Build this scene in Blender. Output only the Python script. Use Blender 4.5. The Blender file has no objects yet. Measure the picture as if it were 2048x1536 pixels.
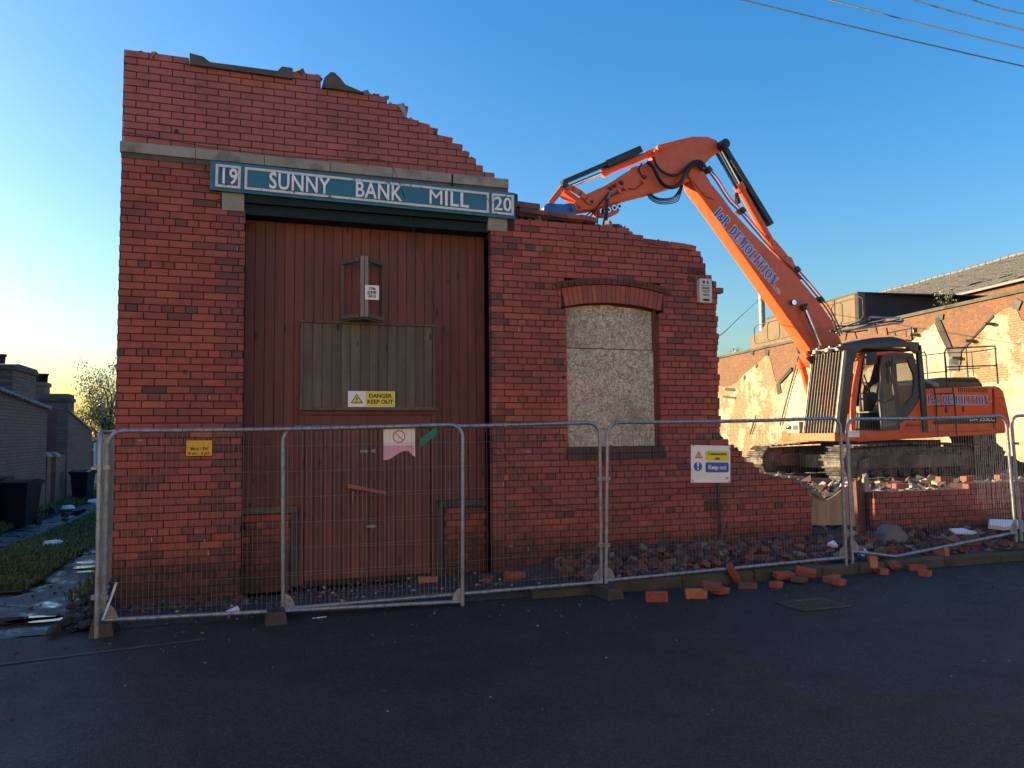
import bpy, math, random
from mathutils import Vector, Matrix, noise
rnd = random.Random(7)
S = bpy.context.scene
rad = math.radians

# ---------------------------------------------------------------- camera
FOC = 1580.0
CAM = Vector((0, -8.68, 1.65))
_t, _p, _r = rad(18.5), rad(3.7), rad(.5)
_x = Vector((math.cos(_t), -math.sin(_t), 0)); _f = Vector((math.sin(_t), math.cos(_t), 0)); _z = Vector((0, 0, 1))
FW = _f*math.cos(_p) + _z*math.sin(_p); _u = -_f*math.sin(_p) + _z*math.cos(_p)
RT = _x*math.cos(_r) - _u*math.sin(_r); UP = _x*math.sin(_r) + _u*math.cos(_r)
cd = bpy.data.cameras.new('camera'); cam = bpy.data.objects.new('camera', cd); S.collection.objects.link(cam)
m3 = Matrix((RT, UP, -FW)).transposed()
cam.matrix_world = Matrix.Translation(CAM) @ m3.to_4x4()
cd.sensor_width = 36; cd.lens = 36*FOC/2048; cd.clip_end = 3000; cd.clip_start = .05
S.camera = cam
# ---------------------------------------------------------------- light
SUN_EL, SUN_AZ = rad(9.5), rad(-58)          # azimuth from +Y towards +X
w = bpy.data.worlds.new('World'); S.world = w; w.use_nodes = True
nt = w.node_tree; bg = nt.nodes['Background']
sky = nt.nodes.new('ShaderNodeTexSky'); sky.sky_type = 'NISHITA'; sky.sun_disc = False
sky.sun_elevation = SUN_EL; sky.sun_rotation = SUN_AZ
sky.air_density = 1.3; sky.dust_density = 2.2; sky.ozone_density = 3.9; sky.altitude = 0
hs = nt.nodes.new('ShaderNodeHueSaturation'); hs.inputs['Saturation'].default_value = 1.27; hs.inputs['Hue'].default_value = .508
nt.links.new(sky.outputs[0], hs.inputs['Color']); nt.links.new(hs.outputs[0], bg.inputs[0]); bg.inputs[1].default_value = .13
sl = bpy.data.lights.new('sun', 'SUN'); sl.energy = 4.2; sl.angle = rad(.5); sl.color = (1, .76, .46)
so = bpy.data.objects.new('sun', sl); S.collection.objects.link(so)
sd = Vector((math.sin(SUN_AZ)*math.cos(SUN_EL), math.cos(SUN_AZ)*math.cos(SUN_EL), math.sin(SUN_EL)))
so.rotation_euler = sd.to_track_quat('Z', 'Y').to_euler(); so.location = (-20, 30, 20)
S.view_settings.view_transform = 'Standard'; S.view_settings.look = 'None'
S.view_settings.exposure = 1.62; S.view_settings.gamma = 1
S.view_settings.use_curve_mapping = False

# ---------------------------------------------------------------- measuring helpers
def ray(px, py): return FW*FOC + RT*(px-1024) - UP*(py-768)
def at(px, py, Y=0.0):
    d = ray(px, py); return CAM + d*((Y-CAM.y)/d.y)
def atx(px, py, X):
    d = ray(px, py); return CAM + d*((X-CAM.x)/d.x)
def gr(px, py, Z=0.0):
    d = ray(px, py); return CAM + d*((Z-CAM.z)/d.z)
def atp(px, py, p0, n):
    d = ray(px, py); return CAM + d*((Vector(p0)-CAM).dot(n)/d.dot(n))
def seen(p):
    v = Vector(p)-CAM; return 1024+FOC*v.dot(RT)/v.dot(FW), 768-FOC*v.dot(UP)/v.dot(FW), v.dot(FW)

# ---------------------------------------------------------------- materials
def newmat(name):
    m = bpy.data.materials.new(name); m.use_nodes = True
    return m, m.node_tree, m.node_tree.nodes['Principled BSDF']
def N(t, kind, **kw):
    n = t.nodes.new(kind)
    for k, v in kw.items():
        if k.startswith('i_'):
            k = k[2:]; n.inputs[int(k) if k.isdigit() else k].default_value = v
        else: setattr(n, k, v)
    return n
def mixc(t, fac, a, b, typ='MIX'):
    n = t.nodes.new('ShaderNodeMix'); n.data_type = 'RGBA'; n.blend_type = typ
    for idx, v in ((0, fac), (6, a), (7, b)):
        if isinstance(v, (int, float)): n.inputs[idx].default_value = v
        elif isinstance(v, (tuple, list)): n.inputs[idx].default_value = (*v[:3], 1)
        else: t.links.new(v, n.inputs[idx])
    return n.outputs[2]
def ramp(t, src, lo, hi, a=0., b=1.):
    n = t.nodes.new('ShaderNodeMapRange'); n.inputs[1].default_value = lo; n.inputs[2].default_value = hi
    n.inputs[3].default_value = a; n.inputs[4].default_value = b; t.links.new(src, n.inputs[0]); return n.outputs[0]
def coords(t, scale=(1, 1, 1), world=False):
    if world:
        g = t.nodes.new('ShaderNodeNewGeometry'); v = g.outputs['Position']
    else:
        g = t.nodes.new('ShaderNodeTexCoord'); o = t.nodes.new('ShaderNodeObjectInfo')
        a = N(t, 'ShaderNodeVectorMath', operation='MULTIPLY_ADD')
        t.links.new(o.outputs['Random'], a.inputs[0]); a.inputs[1].default_value = (31, 17, 23)
        t.links.new(g.outputs['Object'], a.inputs[2]); v = a.outputs[0]
    mp = t.nodes.new('ShaderNodeMapping'); mp.inputs['Scale'].default_value = scale
    t.links.new(v, mp.inputs[0]); return mp.outputs[0]
def nz(t, vec, scale, detail=4, rough=.6, out=0):
    n = N(t, 'ShaderNodeTexNoise', i_Scale=scale, i_Detail=detail, i_Roughness=rough)
    t.links.new(vec, n.inputs['Vector']); return n.outputs[out]
def bump(t, bs, h, strength=.3, dist=.01):
    b = N(t, 'ShaderNodeBump', i_Strength=strength, i_Distance=dist)
    t.links.new(h, b.inputs['Height']); t.links.new(b.outputs[0], bs.inputs['Normal'])
def mat(name, col, rough=.7, metal=0., var=.25, scale=3., bscale=60., bstr=.25, bd=.004, dirt=None, dscale=1.3, dlo=.5, dhi=.7,
        stretch=(1, 1, 1), rvar=.15, world=False, attr=False, spec=.5, coat=0.):
    m, t, bs = newmat(name)
    v = coords(t, stretch, world); n1 = nz(t, v, scale, 6)
    f = ramp(t, n1, .3, .7, 1-var, 1+var)
    base = N(t, 'ShaderNodeAttribute', attribute_name='Col').outputs[0] if attr else (*col, 1)
    cmb = t.nodes.new('ShaderNodeCombineColor'); [t.links.new(f, cmb.inputs[i]) for i in range(3)]
    c = mixc(t, 1., base, cmb.outputs[0], 'MULTIPLY')
    if dirt:
        d = ramp(t, nz(t, v, dscale, 8, .7), dlo, dhi); c = mixc(t, d, c, dirt)
    t.links.new(c, bs.inputs['Base Color'])
    n2 = nz(t, v, bscale, 5, .65)
    t.links.new(ramp(t, n1, .3, .7, rough-rvar, rough+rvar), bs.inputs['Roughness'])
    bs.inputs['Metallic'].default_value = metal; bs.inputs['Specular IOR Level'].default_value = spec
    bs.inputs['Coat Weight'].default_value = coat
    bump(t, bs, n2, bstr, bd)
    return m
MT = {}
def brick_material(name, soot_z=True):
    m, t, bs = newmat(name)
    v = coords(t); wv = coords(t, world=True)
    col = N(t, 'ShaderNodeAttribute', attribute_name='Col').outputs[0]
    fine = nz(t, v, 26, 6, .7); blot = nz(t, wv, 1.1, 5, .6); blot2 = nz(t, wv, 5, 6, .65)
    f = ramp(t, fine, .3, .7, .82, 1.14)
    cmb = t.nodes.new('ShaderNodeCombineColor'); [t.links.new(f, cmb.inputs[i]) for i in range(3)]
    c = mixc(t, 1., col, cmb.outputs[0], 'MULTIPLY')
    c = mixc(t, ramp(t, blot2, .5, .75, 0, .5), c, (.10, .045, .036))
    c = mixc(t, ramp(t, blot, .45, .68, 0, .55), c, (.17, .062, .048))
    # efflorescence and chips
    eff = nz(t, wv, 2.3, 8, .75)
    c = mixc(t, ramp(t, eff, .68, .8, 0, .35), c, (.42, .34, .30))
    if soot_z:   # damp dirt stain over the lowest courses
        g = t.nodes.new('ShaderNodeNewGeometry'); s = t.nodes.new('ShaderNodeSeparateXYZ'); t.links.new(g.outputs['Position'], s.inputs[0])
        a = N(t, 'ShaderNodeMath', operation='ADD'); t.links.new(s.outputs[2], a.inputs[0]); t.links.new(ramp(t, blot2, .2, .8, -.28, .28), a.inputs[1])
        c = mixc(t, ramp(t, a.outputs[0], .28, .62, .8, 0), c, (.035, .028, .022))
    t.links.new(c, bs.inputs['Base Color'])
    t.links.new(ramp(t, fine, .3, .7, .6, .88), bs.inputs['Roughness']); bs.inputs['Specular IOR Level'].default_value = .3
    bump(t, bs, nz(t, v, 90, 5, .7), .35, .003)
    return m
MT['brick'] = brick_material('pressed_red_brick')
MT['brick2'] = brick_material('loose_brick', False)
MT['mortar'] = mat('dark_mortar', (.05, .025, .022), .95, var=.4, scale=8, bscale=80, bstr=.5)
MT['stone'] = mat('weathered_stone', (.27, .26, .22), .85, var=.22, scale=4, dirt=(.05, .048, .04), dlo=.5, dhi=.75, dscale=3, bstr=.4)
MT['darkstone'] = mat('sooty_stone', (.09, .088, .072), .9, var=.35, scale=6, dirt=(.02, .02, .018), bstr=.5)
def wood_material(name, col, dark, rough=.6, vert=True, grain=1., kn=True):
    m, t, bs = newmat(name)
    v = coords(t, (9, 9, .6) if vert else (.6, 9, 9)); v2 = coords(t, (1, 1, 1))
    g = nz(t, v, 2.2, 8, .75); b = nz(t, v2, 1.6, 5)
    f = ramp(t, g, .3, .7, .55, 1.35)
    cmb = t.nodes.new('ShaderNodeCombineColor'); [t.links.new(f, cmb.inputs[i]) for i in range(3)]
    o = t.nodes.new('ShaderNodeObjectInfo')
    c = mixc(t, ramp(t, o.outputs['Random'], 0, 1, 0, .55), col, dark)
    c = mixc(t, 1., c, cmb.outputs[0], 'MULTIPLY')
    if kn:
        vo = N(t, 'ShaderNodeTexVoronoi', i_Scale=4.5); t.links.new(coords(t, (1.6, 1, .55)), vo.inputs['Vector'])
        c = mixc(t, ramp(t, vo.outputs['Distance'], .07, .16, .85, 0), c, tuple(x*.3 for x in dark))
    c = mixc(t, ramp(t, b, .5, .75, 0, .6*grain), c, dark)
    t.links.new(c, bs.inputs['Base Color']); t.links.new(ramp(t, g, .3, .7, rough-.1, rough+.2), bs.inputs['Roughness'])
    bump(t, bs, g, .35, .004)
    return m
MT['redwood'] = wood_material('red_stained_boards', (.165, .056, .042), (.085, .036, .028), .7)
MT['greywood'] = wood_material('weathered_grey_boards', (.14, .122, .088), (.05, .043, .033), .8, kn=True)
MT['palewood'] = wood_material('pale_bare_wood', (.32, .29, .24), (.16, .13, .10), .8, kn=False)
MT['rawwood'] = wood_material('raw_split_wood', (.42, .16, .08), (.2, .07, .04), .8, kn=False)
MT['tanboard'] = wood_material('tan_plywood', (.44, .30, .17), (.28, .18, .10), .7, kn=False, grain=.4)
def osb():
    m, t, bs = newmat('strand_board'); v = coords(t, (1, 1, 1))
    wn = nz(t, v, 9, 2, .5, 1); ad = N(t, 'ShaderNodeVectorMath', operation='MULTIPLY_ADD'); t.links.new(wn, ad.inputs[0]); ad.inputs[1].default_value = (.12, .12, .12); t.links.new(v, ad.inputs[2])
    cs = []
    for sc, st in ((1, (75, 75, 20)), (1, (22, 75, 75))):
        mp = t.nodes.new('ShaderNodeMapping'); mp.inputs['Scale'].default_value = st; t.links.new(ad.outputs[0], mp.inputs[0])
        mp.inputs['Rotation'].default_value = (0, .5*sc, 0)
        vo = N(t, 'ShaderNodeTexVoronoi', i_Scale=1.); t.links.new(mp.outputs[0], vo.inputs['Vector']); cs.append(vo)
    sel = ramp(t, nz(t, v, 22, 2), .47, .53)
    mm = mixc(t, sel, cs[0].outputs['Color'], cs[1].outputs['Color'])
    s = t.nodes.new('ShaderNodeSeparateColor'); t.links.new(mm, s.inputs[0])
    cr = t.nodes.new('ShaderNodeValToRGB'); e = cr.color_ramp.elements
    e[0].color = (.20, .165, .105, 1); e[1].color = (.66, .60, .46, 1); k = e.new(.5); k.color = (.42, .365, .26, 1)
    t.links.new(s.outputs[0], cr.inputs[0])
    c = mixc(t, ramp(t, nz(t, v, 1.7, 6), .5, .72, 0, .55), cr.outputs[0], (.09, .085, .05))
    t.links.new(c, bs.inputs['Base Color']); bs.inputs['Roughness'].default_value = .75
    bump(t, bs, s.outputs[1], .4, .003); return m
MT['osb'] = osb()
MT['signblue'] = mat('sign_blue_paint', (.008, .14, .22), .45, var=.12, scale=5, dirt=(.008, .05, .09), dlo=.55, dhi=.8, bstr=.1)
MT['signwhite'] = mat('old_white_paint', (.62, .62, .60), .6, var=.12, scale=18, dirt=(.2, .13, .09), dlo=.56, dhi=.62, dscale=9, bstr=.2)
MT['teal'] = mat('dark_teal_paint', (.004, .022, .026), .6, var=.3, scale=5, bstr=.15, spec=.2)
MT['galv'] = mat('galvanised_tube', (.27, .30, .34), .42, metal=.45, var=.25, scale=14, dirt=(.16, .15, .14), dlo=.55, dhi=.7, dscale=12, bstr=.15, rvar=.12)
MT['wire'] = mat('galvanised_wire', (.20, .21, .22), .5, metal=.3, var=.2, bstr=.0)
MT['concrete'] = mat('damp_concrete', (.055, .053, .046), .85, var=.3, scale=8, dirt=(.035, .04, .025), bstr=.5)
MT['kerb'] = mat('mossy_kerb_stone', (.065, .063, .048), .85, var=.3, scale=6, dirt=(.03, .038, .016), dlo=.42, dhi=.62, dscale=2.5, bstr=.5)
MT['orange'] = mat('orange_machine_paint', (.80, .135, .045), .45, var=.14, scale=2.2, dirt=(.40, .10, .055), dlo=.53, dhi=.78, dscale=2.2, bstr=.06, rvar=.1, spec=.3)
MT['blue'] = mat('blue_coupler_paint', (.03, .12, .30), .5, var=.25, scale=6, dirt=(.08, .06, .05), dlo=.58, dhi=.68)
MT['blacksteel'] = mat('black_painted_steel', (.022, .026, .030), .5, var=.35, scale=5, dirt=(.09, .08, .065), dlo=.58, dhi=.8, dscale=4)
MT['greysteel'] = mat('dark_grey_paint', (.045, .052, .058), .45, var=.2, scale=5, dirt=(.10, .09, .075), dlo=.6, dhi=.8)
MT['cream'] = mat('pale_guard_bar', (.34, .32, .25), .5, var=.2, scale=6, dirt=(.16, .14, .1), dlo=.55, dhi=.7)
MT['guardgrey'] = mat('guard_plate_grey', (.13, .125, .10), .55, var=.2, scale=6, dirt=(.07, .06, .05), dlo=.55, dhi=.7)
MT['chrome'] = mat('chromed_rod', (.75, .76, .78), .12, metal=1, var=.05, bstr=0, rvar=.03)
MT['rubber'] = mat('black_rubber_hose', (.014, .014, .015), .5, var=.3, bstr=.1)
MT['track'] = mat('worn_track_steel', (.16, .145, .12), .6, metal=.3, var=.4, scale=9, dirt=(.05, .038, .028), dlo=.42, dhi=.6, dscale=5, bstr=.5, bd=.01)
MT['trackframe'] = mat('muddy_steel', (.20, .17, .125), .85, var=.35, scale=4, dirt=(.05, .042, .032), dlo=.4, dhi=.65, bstr=.5)
MT['bin'] = mat('bin_plastic', (.006, .011, .022), .6, var=.2, scale=4, bstr=.1, bscale=30, spec=.2)
MT['lid'] = mat('wet_bin_lid', (.012, .016, .022), .16, var=.2, scale=4, bstr=.2, bscale=12, rvar=.08)
MT['white'] = mat('white_sheet', (.78, .78, .78), .45, var=.05, bstr=.0, dirt=(.55, .54, .50), dlo=.55, dhi=.8)
MT['yellow'] = mat('yellow_print', (.72, .62, .06), .45, var=.04, bstr=0)
MT['amber'] = mat('amber_plate', (.78, .42, .02), .4, var=.05, bstr=0)
MT['black'] = mat('black_print', (.012, .012, .013), .5, var=.1, bstr=0)
MT['signblue2'] = mat('mandatory_blue', (.01, .09, .42), .45, var=.04, bstr=0)
MT['textblue'] = mat('lettering_blue', (.03, .09, .42), .45, var=.08, bstr=0)
MT['textwhite'] = mat('lettering_white', (.74, .74, .76), .45, var=.05, bstr=0)
MT['pink'] = mat('faded_pink_print', (.66, .36, .52), .6, var=.06, bstr=0)
MT['fadedred'] = mat('faded_red_print', (.42, .20, .24), .6, var=.06, bstr=0)
MT['green'] = mat('green_netting', (.01, .19, .12), .7, var=.2, bstr=.1)
MT['alarm'] = mat('alarm_box_plastic', (.55, .56, .50), .4, var=.1, scale=9, dirt=(.28, .28, .2), dlo=.55, dhi=.75, bstr=.05)
MT['slate'] = mat('slate', (.10, .10, .095), .7, var=.35, scale=6, dirt=(.115, .10, .045), dlo=.45, dhi=.7, dscale=1.5, bstr=.4)
MT['slateblue'] = mat('blue_grey_slate', (.13, .14, .16), .5, var=.3, scale=5, bstr=.3)
MT['render'] = mat('tan_render', (.17, .125, .075), .85, var=.18, scale=3, dirt=(.08, .06, .035), dlo=.5, dhi=.72, dscale=2.2, bstr=.3)
MT['darkpanel'] = mat('dark_and_shaded_boarding', (.035, .034, .036), .85, var=.2, scale=3, bstr=.2)  # dark roof timber; on the parapet end the tone includes shade
MT['paper'] = mat('litter_paper', (.72, .73, .76), .6, var=.06, bstr=.1)
MT['mesh_rusty'] = mat('rusty_iron', (.09, .065, .05), .8, var=.4, bstr=.4)
MT['fabric'] = mat('seat_fabric', (.30, .28, .19), .8, var=.2, scale=12)
MT['seatblack'] = mat('black_seat_plastic', (.015, .015, .017), .6, var=.2)
MT['polyst'] = mat('polystyrene', (.70, .71, .74), .8, var=.08, scale=30, bstr=.3)
MT['tar'] = mat('tar_seam', (.05, .05, .048), .8, var=.4, scale=20, bstr=.3)
MT['rubble'] = mat('broken_masonry', (.1, .1, .1), .9, var=.35, scale=7, bscale=40, bstr=.6, bd=.01, attr=True)
MT['leaf'] = mat('sunlit_leaves', (.10, .105, .025), .6, var=.3, bstr=0, attr=True)
MT['leaf'].node_tree.nodes['Principled BSDF'].inputs['Transmission Weight'].default_value = .25
MT['grass'] = mat('verge_grass', (.04, .07, .015), .6, var=.3, bstr=0, attr=True)
MT['bark'] = mat('bark', (.07, .055, .04), .9, var=.4, scale=8, bstr=.6)
def glass(name, col, rough=.03, alpha=.28):
    m, t, bs = newmat(name)
    bs.inputs['Base Color'].default_value = (*col, 1); bs.inputs['Roughness'].default_value = rough; bs.inputs['Alpha'].default_value = alpha
    bs.inputs['Specular IOR Level'].default_value = .8
    v = coords(t); t.links.new(ramp(t, nz(t, v, 3, 5), .3, .7, rough, rough+.12), bs.inputs['Roughness']); return m
MT['glass'] = glass('tinted_cab_glass', (.10, .16, .14))
def road_material():
    m, t, bs = newmat('worn_wet_asphalt')
    v = coords(t, world=True); fine = nz(t, v, 140, 4, .7); vo = N(t, 'ShaderNodeTexVoronoi', i_Scale=95.); t.links.new(v, vo.inputs['Vector'])
    big = nz(t, v, .55, 6, .6); mid = nz(t, v, 2.6, 6, .65)
    st = nz(t, coords(t, (.35, 1.6, 1), world=True), 1.1, 5, .6)
    c = mixc(t, ramp(t, big, .35, .7), (.012, .012, .012), (.040, .040, .039))
    s = t.nodes.new('ShaderNodeSeparateColor'); t.links.new(vo.outputs['Color'], s.inputs[0])
    c = mixc(t, ramp(t, s.outputs[0], .45, 1, 0, .75), c, (.085, .083, .08))
    c = mixc(t, ramp(t, s.outputs[1], .972, .985, 0, .6), c, (.12, .115, .10))
    c = mixc(t, ramp(t, mid, .5, .72, 0, .6), c, (.012, .012, .012))
    c = mixc(t, ramp(t, st, .58, .78, 0, .35), c, (.08, .08, .078))
    t.links.new(c, bs.inputs['Base Color']); bs.inputs['Specular IOR Level'].default_value = .32
    t.links.new(ramp(t, big, .3, .7, .45, .8), bs.inputs['Roughness'])
    a = N(t, 'ShaderNodeMath', operation='ADD'); t.links.new(fine, a.inputs[0]); t.links.new(vo.outputs['Distance'], a.inputs[1])
    bump(t, bs, a.outputs[0], 1., .014); return m
MT['road'] = road_material()
def mud_material(name, c1, c2, wet_lo=.5, wet_hi=.62, sc=1.4, dryr=.9):
    m, t, bs = newmat(name); v = coords(t, world=True)
    a = nz(t, v, sc, 7, .6); b = nz(t, v, 24, 6, .7); wt = ramp(t, a, wet_lo, wet_hi)
    c = mixc(t, ramp(t, b, .35, .65), c1, c2); c = mixc(t, wt, c, tuple(x*.45 for x in c1))
    t.links.new(c, bs.inputs['Base Color'])
    h = mixc(t, wt, b, (.5, .5, .5)); r = mixc(t, wt, (dryr,)*3, (.06,)*3)
    t.links.new(r, bs.inputs['Roughness']); bump(t, bs, h, .8, .02); return m
MT['mud'] = mud_material('wet_cinder_path', (.045, .045, .047), (.13, .125, .115), .50, .60, 1.9, .75)
MT['earth'] = mud_material('demolition_earth', (.035, .028, .022), (.12, .085, .06), .62, .72, 1.2)
MT['pave'] = mud_material('dirty_pavement', (.022, .022, .022), (.05, .047, .043), .58, .68, 1.9, .8)
MT['verge'] = mud_material('verge_soil', (.02, .026, .012), (.035, .048, .018), .8, .9)
def wetpuddle():
    m, t, bs = newmat('puddle_water'); bs.inputs['Base Color'].default_value = (.02, .02, .02, 1); bs.inputs['Roughness'].default_value = .03
    bump(t, bs, nz(t, coords(t, world=True), 6, 3), .04, .01); return m
MT['puddle'] = wetpuddle()
def far_wall(name, cols, mort, plaster=None, bw=.225, bh=.075, axis='Y', pl_lo=.5, pl_hi=.6, stain=(.2, .17, .1), tint=None):
    """brickwork too far off to pick apart: courses in the material"""
    m, t, bs = newmat(name)
    g = t.nodes.new('ShaderNodeNewGeometry'); s = t.nodes.new('ShaderNodeSeparateXYZ'); t.links.new(g.outputs['Position'], s.inputs[0])
    cb = t.nodes.new('ShaderNodeCombineXYZ'); t.links.new(s.outputs[1 if axis == 'Y' else 0], cb.inputs[0]); t.links.new(s.outputs[2], cb.inputs[1])
    bt = N(t, 'ShaderNodeTexBrick', i_Scale=1., offset=.5); bt.inputs['Brick Width'].default_value = bw; bt.inputs['Row Height'].default_value = bh
    bt.inputs['Mortar Size'].default_value = .012; bt.inputs['Mortar Smooth'].default_value = .3; bt.inputs['Bias'].default_value = 0
    bt.inputs['Color1'].default_value = (*cols[0], 1); bt.inputs['Color2'].default_value = (*cols[1], 1); bt.inputs['Mortar'].default_value = (*mort, 1)
    wob = nz(t, g.outputs['Position'], 1.2, 3, .5, 1); ad = N(t, 'ShaderNodeVectorMath', operation='MULTIPLY_ADD'); t.links.new(wob, ad.inputs[0]); ad.inputs[1].default_value = (.03, .03, .03); t.links.new(cb.outputs[0], ad.inputs[2])
    t.links.new(ad.outputs[0], bt.inputs['Vector'])
    v = coords(t, world=True); c = bt.outputs['Color']
    cell = nz(t, v, 7, 4, .7); c = mixc(t, ramp(t, cell, .45, .75, 0, .6), c, cols[2])
    big = nz(t, v, .5, 7, .65)
    if plaster:
        pm = ramp(t, nz(t, v, .9, 8, .72), pl_lo, pl_hi); c = mixc(t, pm, c, plaster)
    c = mixc(t, ramp(t, big, .5, .75, 0, .6), c, stain)
    c = mixc(t, ramp(t, nz(t, v, 3.1, 8, .8), .62, .75, 0, .7), c, tuple(x*.4 for x in stain))
    t.links.new(c, bs.inputs['Base Color']); bs.inputs['Roughness'].default_value = .9
    sub = N(t, 'ShaderNodeMath', operation='SUBTRACT'); sub.inputs[0].default_value = 1; t.links.new(bt.outputs['Fac'], sub.inputs[1])
    a = N(t, 'ShaderNodeMath', operation='ADD'); t.links.new(sub.outputs[0], a.inputs[0]); t.links.new(nz(t, v, 30, 5), a.inputs[1])
    bump(t, bs, a.outputs[0], .6, .015); return m
MT['partybrick'] = far_wall('orange_brown_brickwork', ((.22, .085, .042), (.13, .062, .036), (.26, .15, .085)), (.12, .09, .06), stain=(.085, .06, .038))
MT['whitewash'] = far_wall('flaking_whitewash', ((.31, .235, .14), (.25, .175, .10), (.15, .085, .05)), (.17, .12, .07), plaster=(.40, .335, .23), pl_lo=.50, pl_hi=.56, stain=(.17, .13, .06))
MT['plaster'] = mat('cream_plaster', (.41, .355, .265), .85, var=.12, scale=1.5, dirt=(.27, .21, .12), dlo=.46, dhi=.7, dscale=.9, bstr=.4, bscale=12)
MT['yardbrick'] = far_wall('grimy_yard_brickwork', ((.21, .135, .09), (.14, .10, .075), (.26, .17, .11)), (.09, .07, .055), stain=(.07, .058, .044))
MT['yardbrickX'] = far_wall('grimy_red_brickwork', ((.22, .085, .06), (.15, .07, .05), (.24, .11, .08)), (.11, .085, .07), axis='X', stain=(.09, .06, .05))
MT['bounce_render'] = mat('cream_bounce_render', (.78, .60, .42), .85, var=.1, scale=.6, dirt=(.6, .42, .28), dlo=.5, dhi=.8, dscale=.5, bstr=.3)  # cream tone picked so the added terrace bounces more warm light
MT['letterwhite'] = mat('raised_letter_paint', (.80, .80, .78), .55, var=.04, bstr=.05)
MT['farbrick'] = far_wall('far_chimney_brickwork', ((.30, .15, .10), (.22, .12, .08), (.3, .18, .12)), (.15, .11, .08), axis='X', stain=(.1, .07, .05))

# ---------------------------------------------------------------- mesh building
COL = S.collection
class MB:
    def __init__(s): s.v = []; s.f = []; s.c = []; s.sm = []
    def add(s, vs, fs, col=None, smooth=False):
        o = len(s.v); s.v += [Vector(a) for a in vs]; s.f += [tuple(i+o for i in f) for f in fs]
        s.c += [col]*len(fs); s.sm += [smooth]*len(fs); return s
    def box(s, x0, x1, y0, y1, z0, z1, col=None):
        vs = [(x, y, z) for z in (z0, z1) for y in (y0, y1) for x in (x0, x1)]
        return s.add(vs, [(0, 2, 3, 1), (4, 5, 7, 6), (0, 1, 5, 4), (2, 6, 7, 3), (0, 4, 6, 2), (1, 3, 7, 5)], col)
    def obox(s, c, size, rot=None, col=None, taper=0., ch=0.):
        """oriented box; rot is a 3x3 matrix; ch chamfers its vertical edges"""
        rot = rot or Matrix.Identity(3); hx, hy, hz = (a/2 for a in size); c = Vector(c)
        if ch:
            ring = [(-hx+ch, -hy), (hx-ch, -hy), (hx, -hy+ch), (hx, hy-ch), (hx-ch, hy), (-hx+ch, hy), (-hx, hy-ch), (-hx, -hy+ch)]
        else: ring = [(-hx, -hy), (hx, -hy), (hx, hy), (-hx, hy)]
        n = len(ring); vs = [c+rot@Vector((x*(1-(taper if z > 0 else 0)), y*(1-(taper if z > 0 else 0)), z)) for z in (-hz, hz) for x, y in ring]
        fs = [tuple(range(n-1, -1, -1)), tuple(range(n, 2*n))]+[(i, (i+1) % n, n+(i+1) % n, n+i) for i in range(n)]
        return s.add(vs, fs, col)
    def bar(s, a, b, wd, dp, up=(0, 0, 1), col=None):
        a, b = Vector(a), Vector(b); d = b-a; L = d.length; d.normalize(); u = Vector(up)
        if abs(d.dot(u)) > .98: u = Vector((0, 1, 0))
        sd = d.cross(u).normalized(); u = sd.cross(d)
        return s.obox((a+b)/2, (L, wd, dp), Matrix((d, sd, u)).transposed(), col)
    def tube(s, pts, r, n=8, caps=True, col=None):
        pts = [Vector(p) for p in pts]; o = len(pts); vs = []; prev = None
        for i, p in enumerate(pts):
            d = (pts[min(i+1, o-1)]-pts[max(i-1, 0)]).normalized()
            if prev is None:
                u = Vector((0, 0, 1)) if abs(d.z) < .9 else Vector((1, 0, 0)); a = d.cross(u).normalized()
            else: a = (prev-d*prev.dot(d)).normalized()
            prev = a; b = d.cross(a); rr = r[i] if isinstance(r, (list, tuple)) else r
            vs += [p+(a*math.cos(k*2*math.pi/n)+b*math.sin(k*2*math.pi/n))*rr for k in range(n)]
        fs = [(i*n+k, i*n+(k+1) % n, (i+1)*n+(k+1) % n, (i+1)*n+k) for i in range(o-1) for k in range(n)]
        s.add(vs, fs, col, n > 4)
        if caps: s.add([vs[k] for k in range(n)], [tuple(range(n-1, -1, -1))], col); s.add(vs[-n:], [tuple(range(n))], col)
        return s
    def prism(s, poly, a, b, axis='y', col=None):
        """poly = 2-D outline; extruded from a to b along the axis"""
        def P(u, v, w): return {'y': (u, w, v), 'x': (w, u, v), 'z': (u, v, w)}[axis]
        n = len(poly); vs = [P(u, v, a) for u, v in poly]+[P(u, v, b) for u, v in poly]
        area = sum(poly[i][0]*poly[(i+1) % n][1]-poly[(i+1) % n][0]*poly[i][1] for i in range(n))
        flip = (area > 0) ^ (axis in ('x', 'z')) ^ (b < a)
        f0 = tuple(range(n)) ; f1 = tuple(range(2*n-1, n-1, -1))
        if not flip: f0, f1 = f0[::-1], f1[::-1]
        fs = [f0, f1]+[((i, n+i, n+(i+1) % n, (i+1) % n) if flip else (i, (i+1) % n, n+(i+1) % n, n+i)) for i in range(n)]
        return s.add(vs, fs, col)
    def slab(s, pts, off):
        """planar outline of 3-D points thickened by the vector off"""
        n = len(pts); vs = [Vector(p) for p in pts]+[Vector(p)+Vector(off) for p in pts]
        return s.add(vs, [tuple(range(n)), tuple(range(2*n-1, n-1, -1))]+[(i, n+i, n+(i+1) % n, (i+1) % n) for i in range(n)])
    def lathe(s, prof, c=(0, 0, 0), n=16, rot=None, col=None):
        rot = rot or Matrix.Identity(3); vs = []; c = Vector(c)
        for r, z in prof: vs += [c+rot@Vector((r*math.cos(k*2*math.pi/n), r*math.sin(k*2*math.pi/n), z)) for k in range(n)]
        fs = [(i*n+k, i*n+(k+1) % n, (i+1)*n+(k+1) % n, (i+1)*n+k) for i in range(len(prof)-1) for k in range(n)]
        return s.add(vs, fs, col, True)
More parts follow.
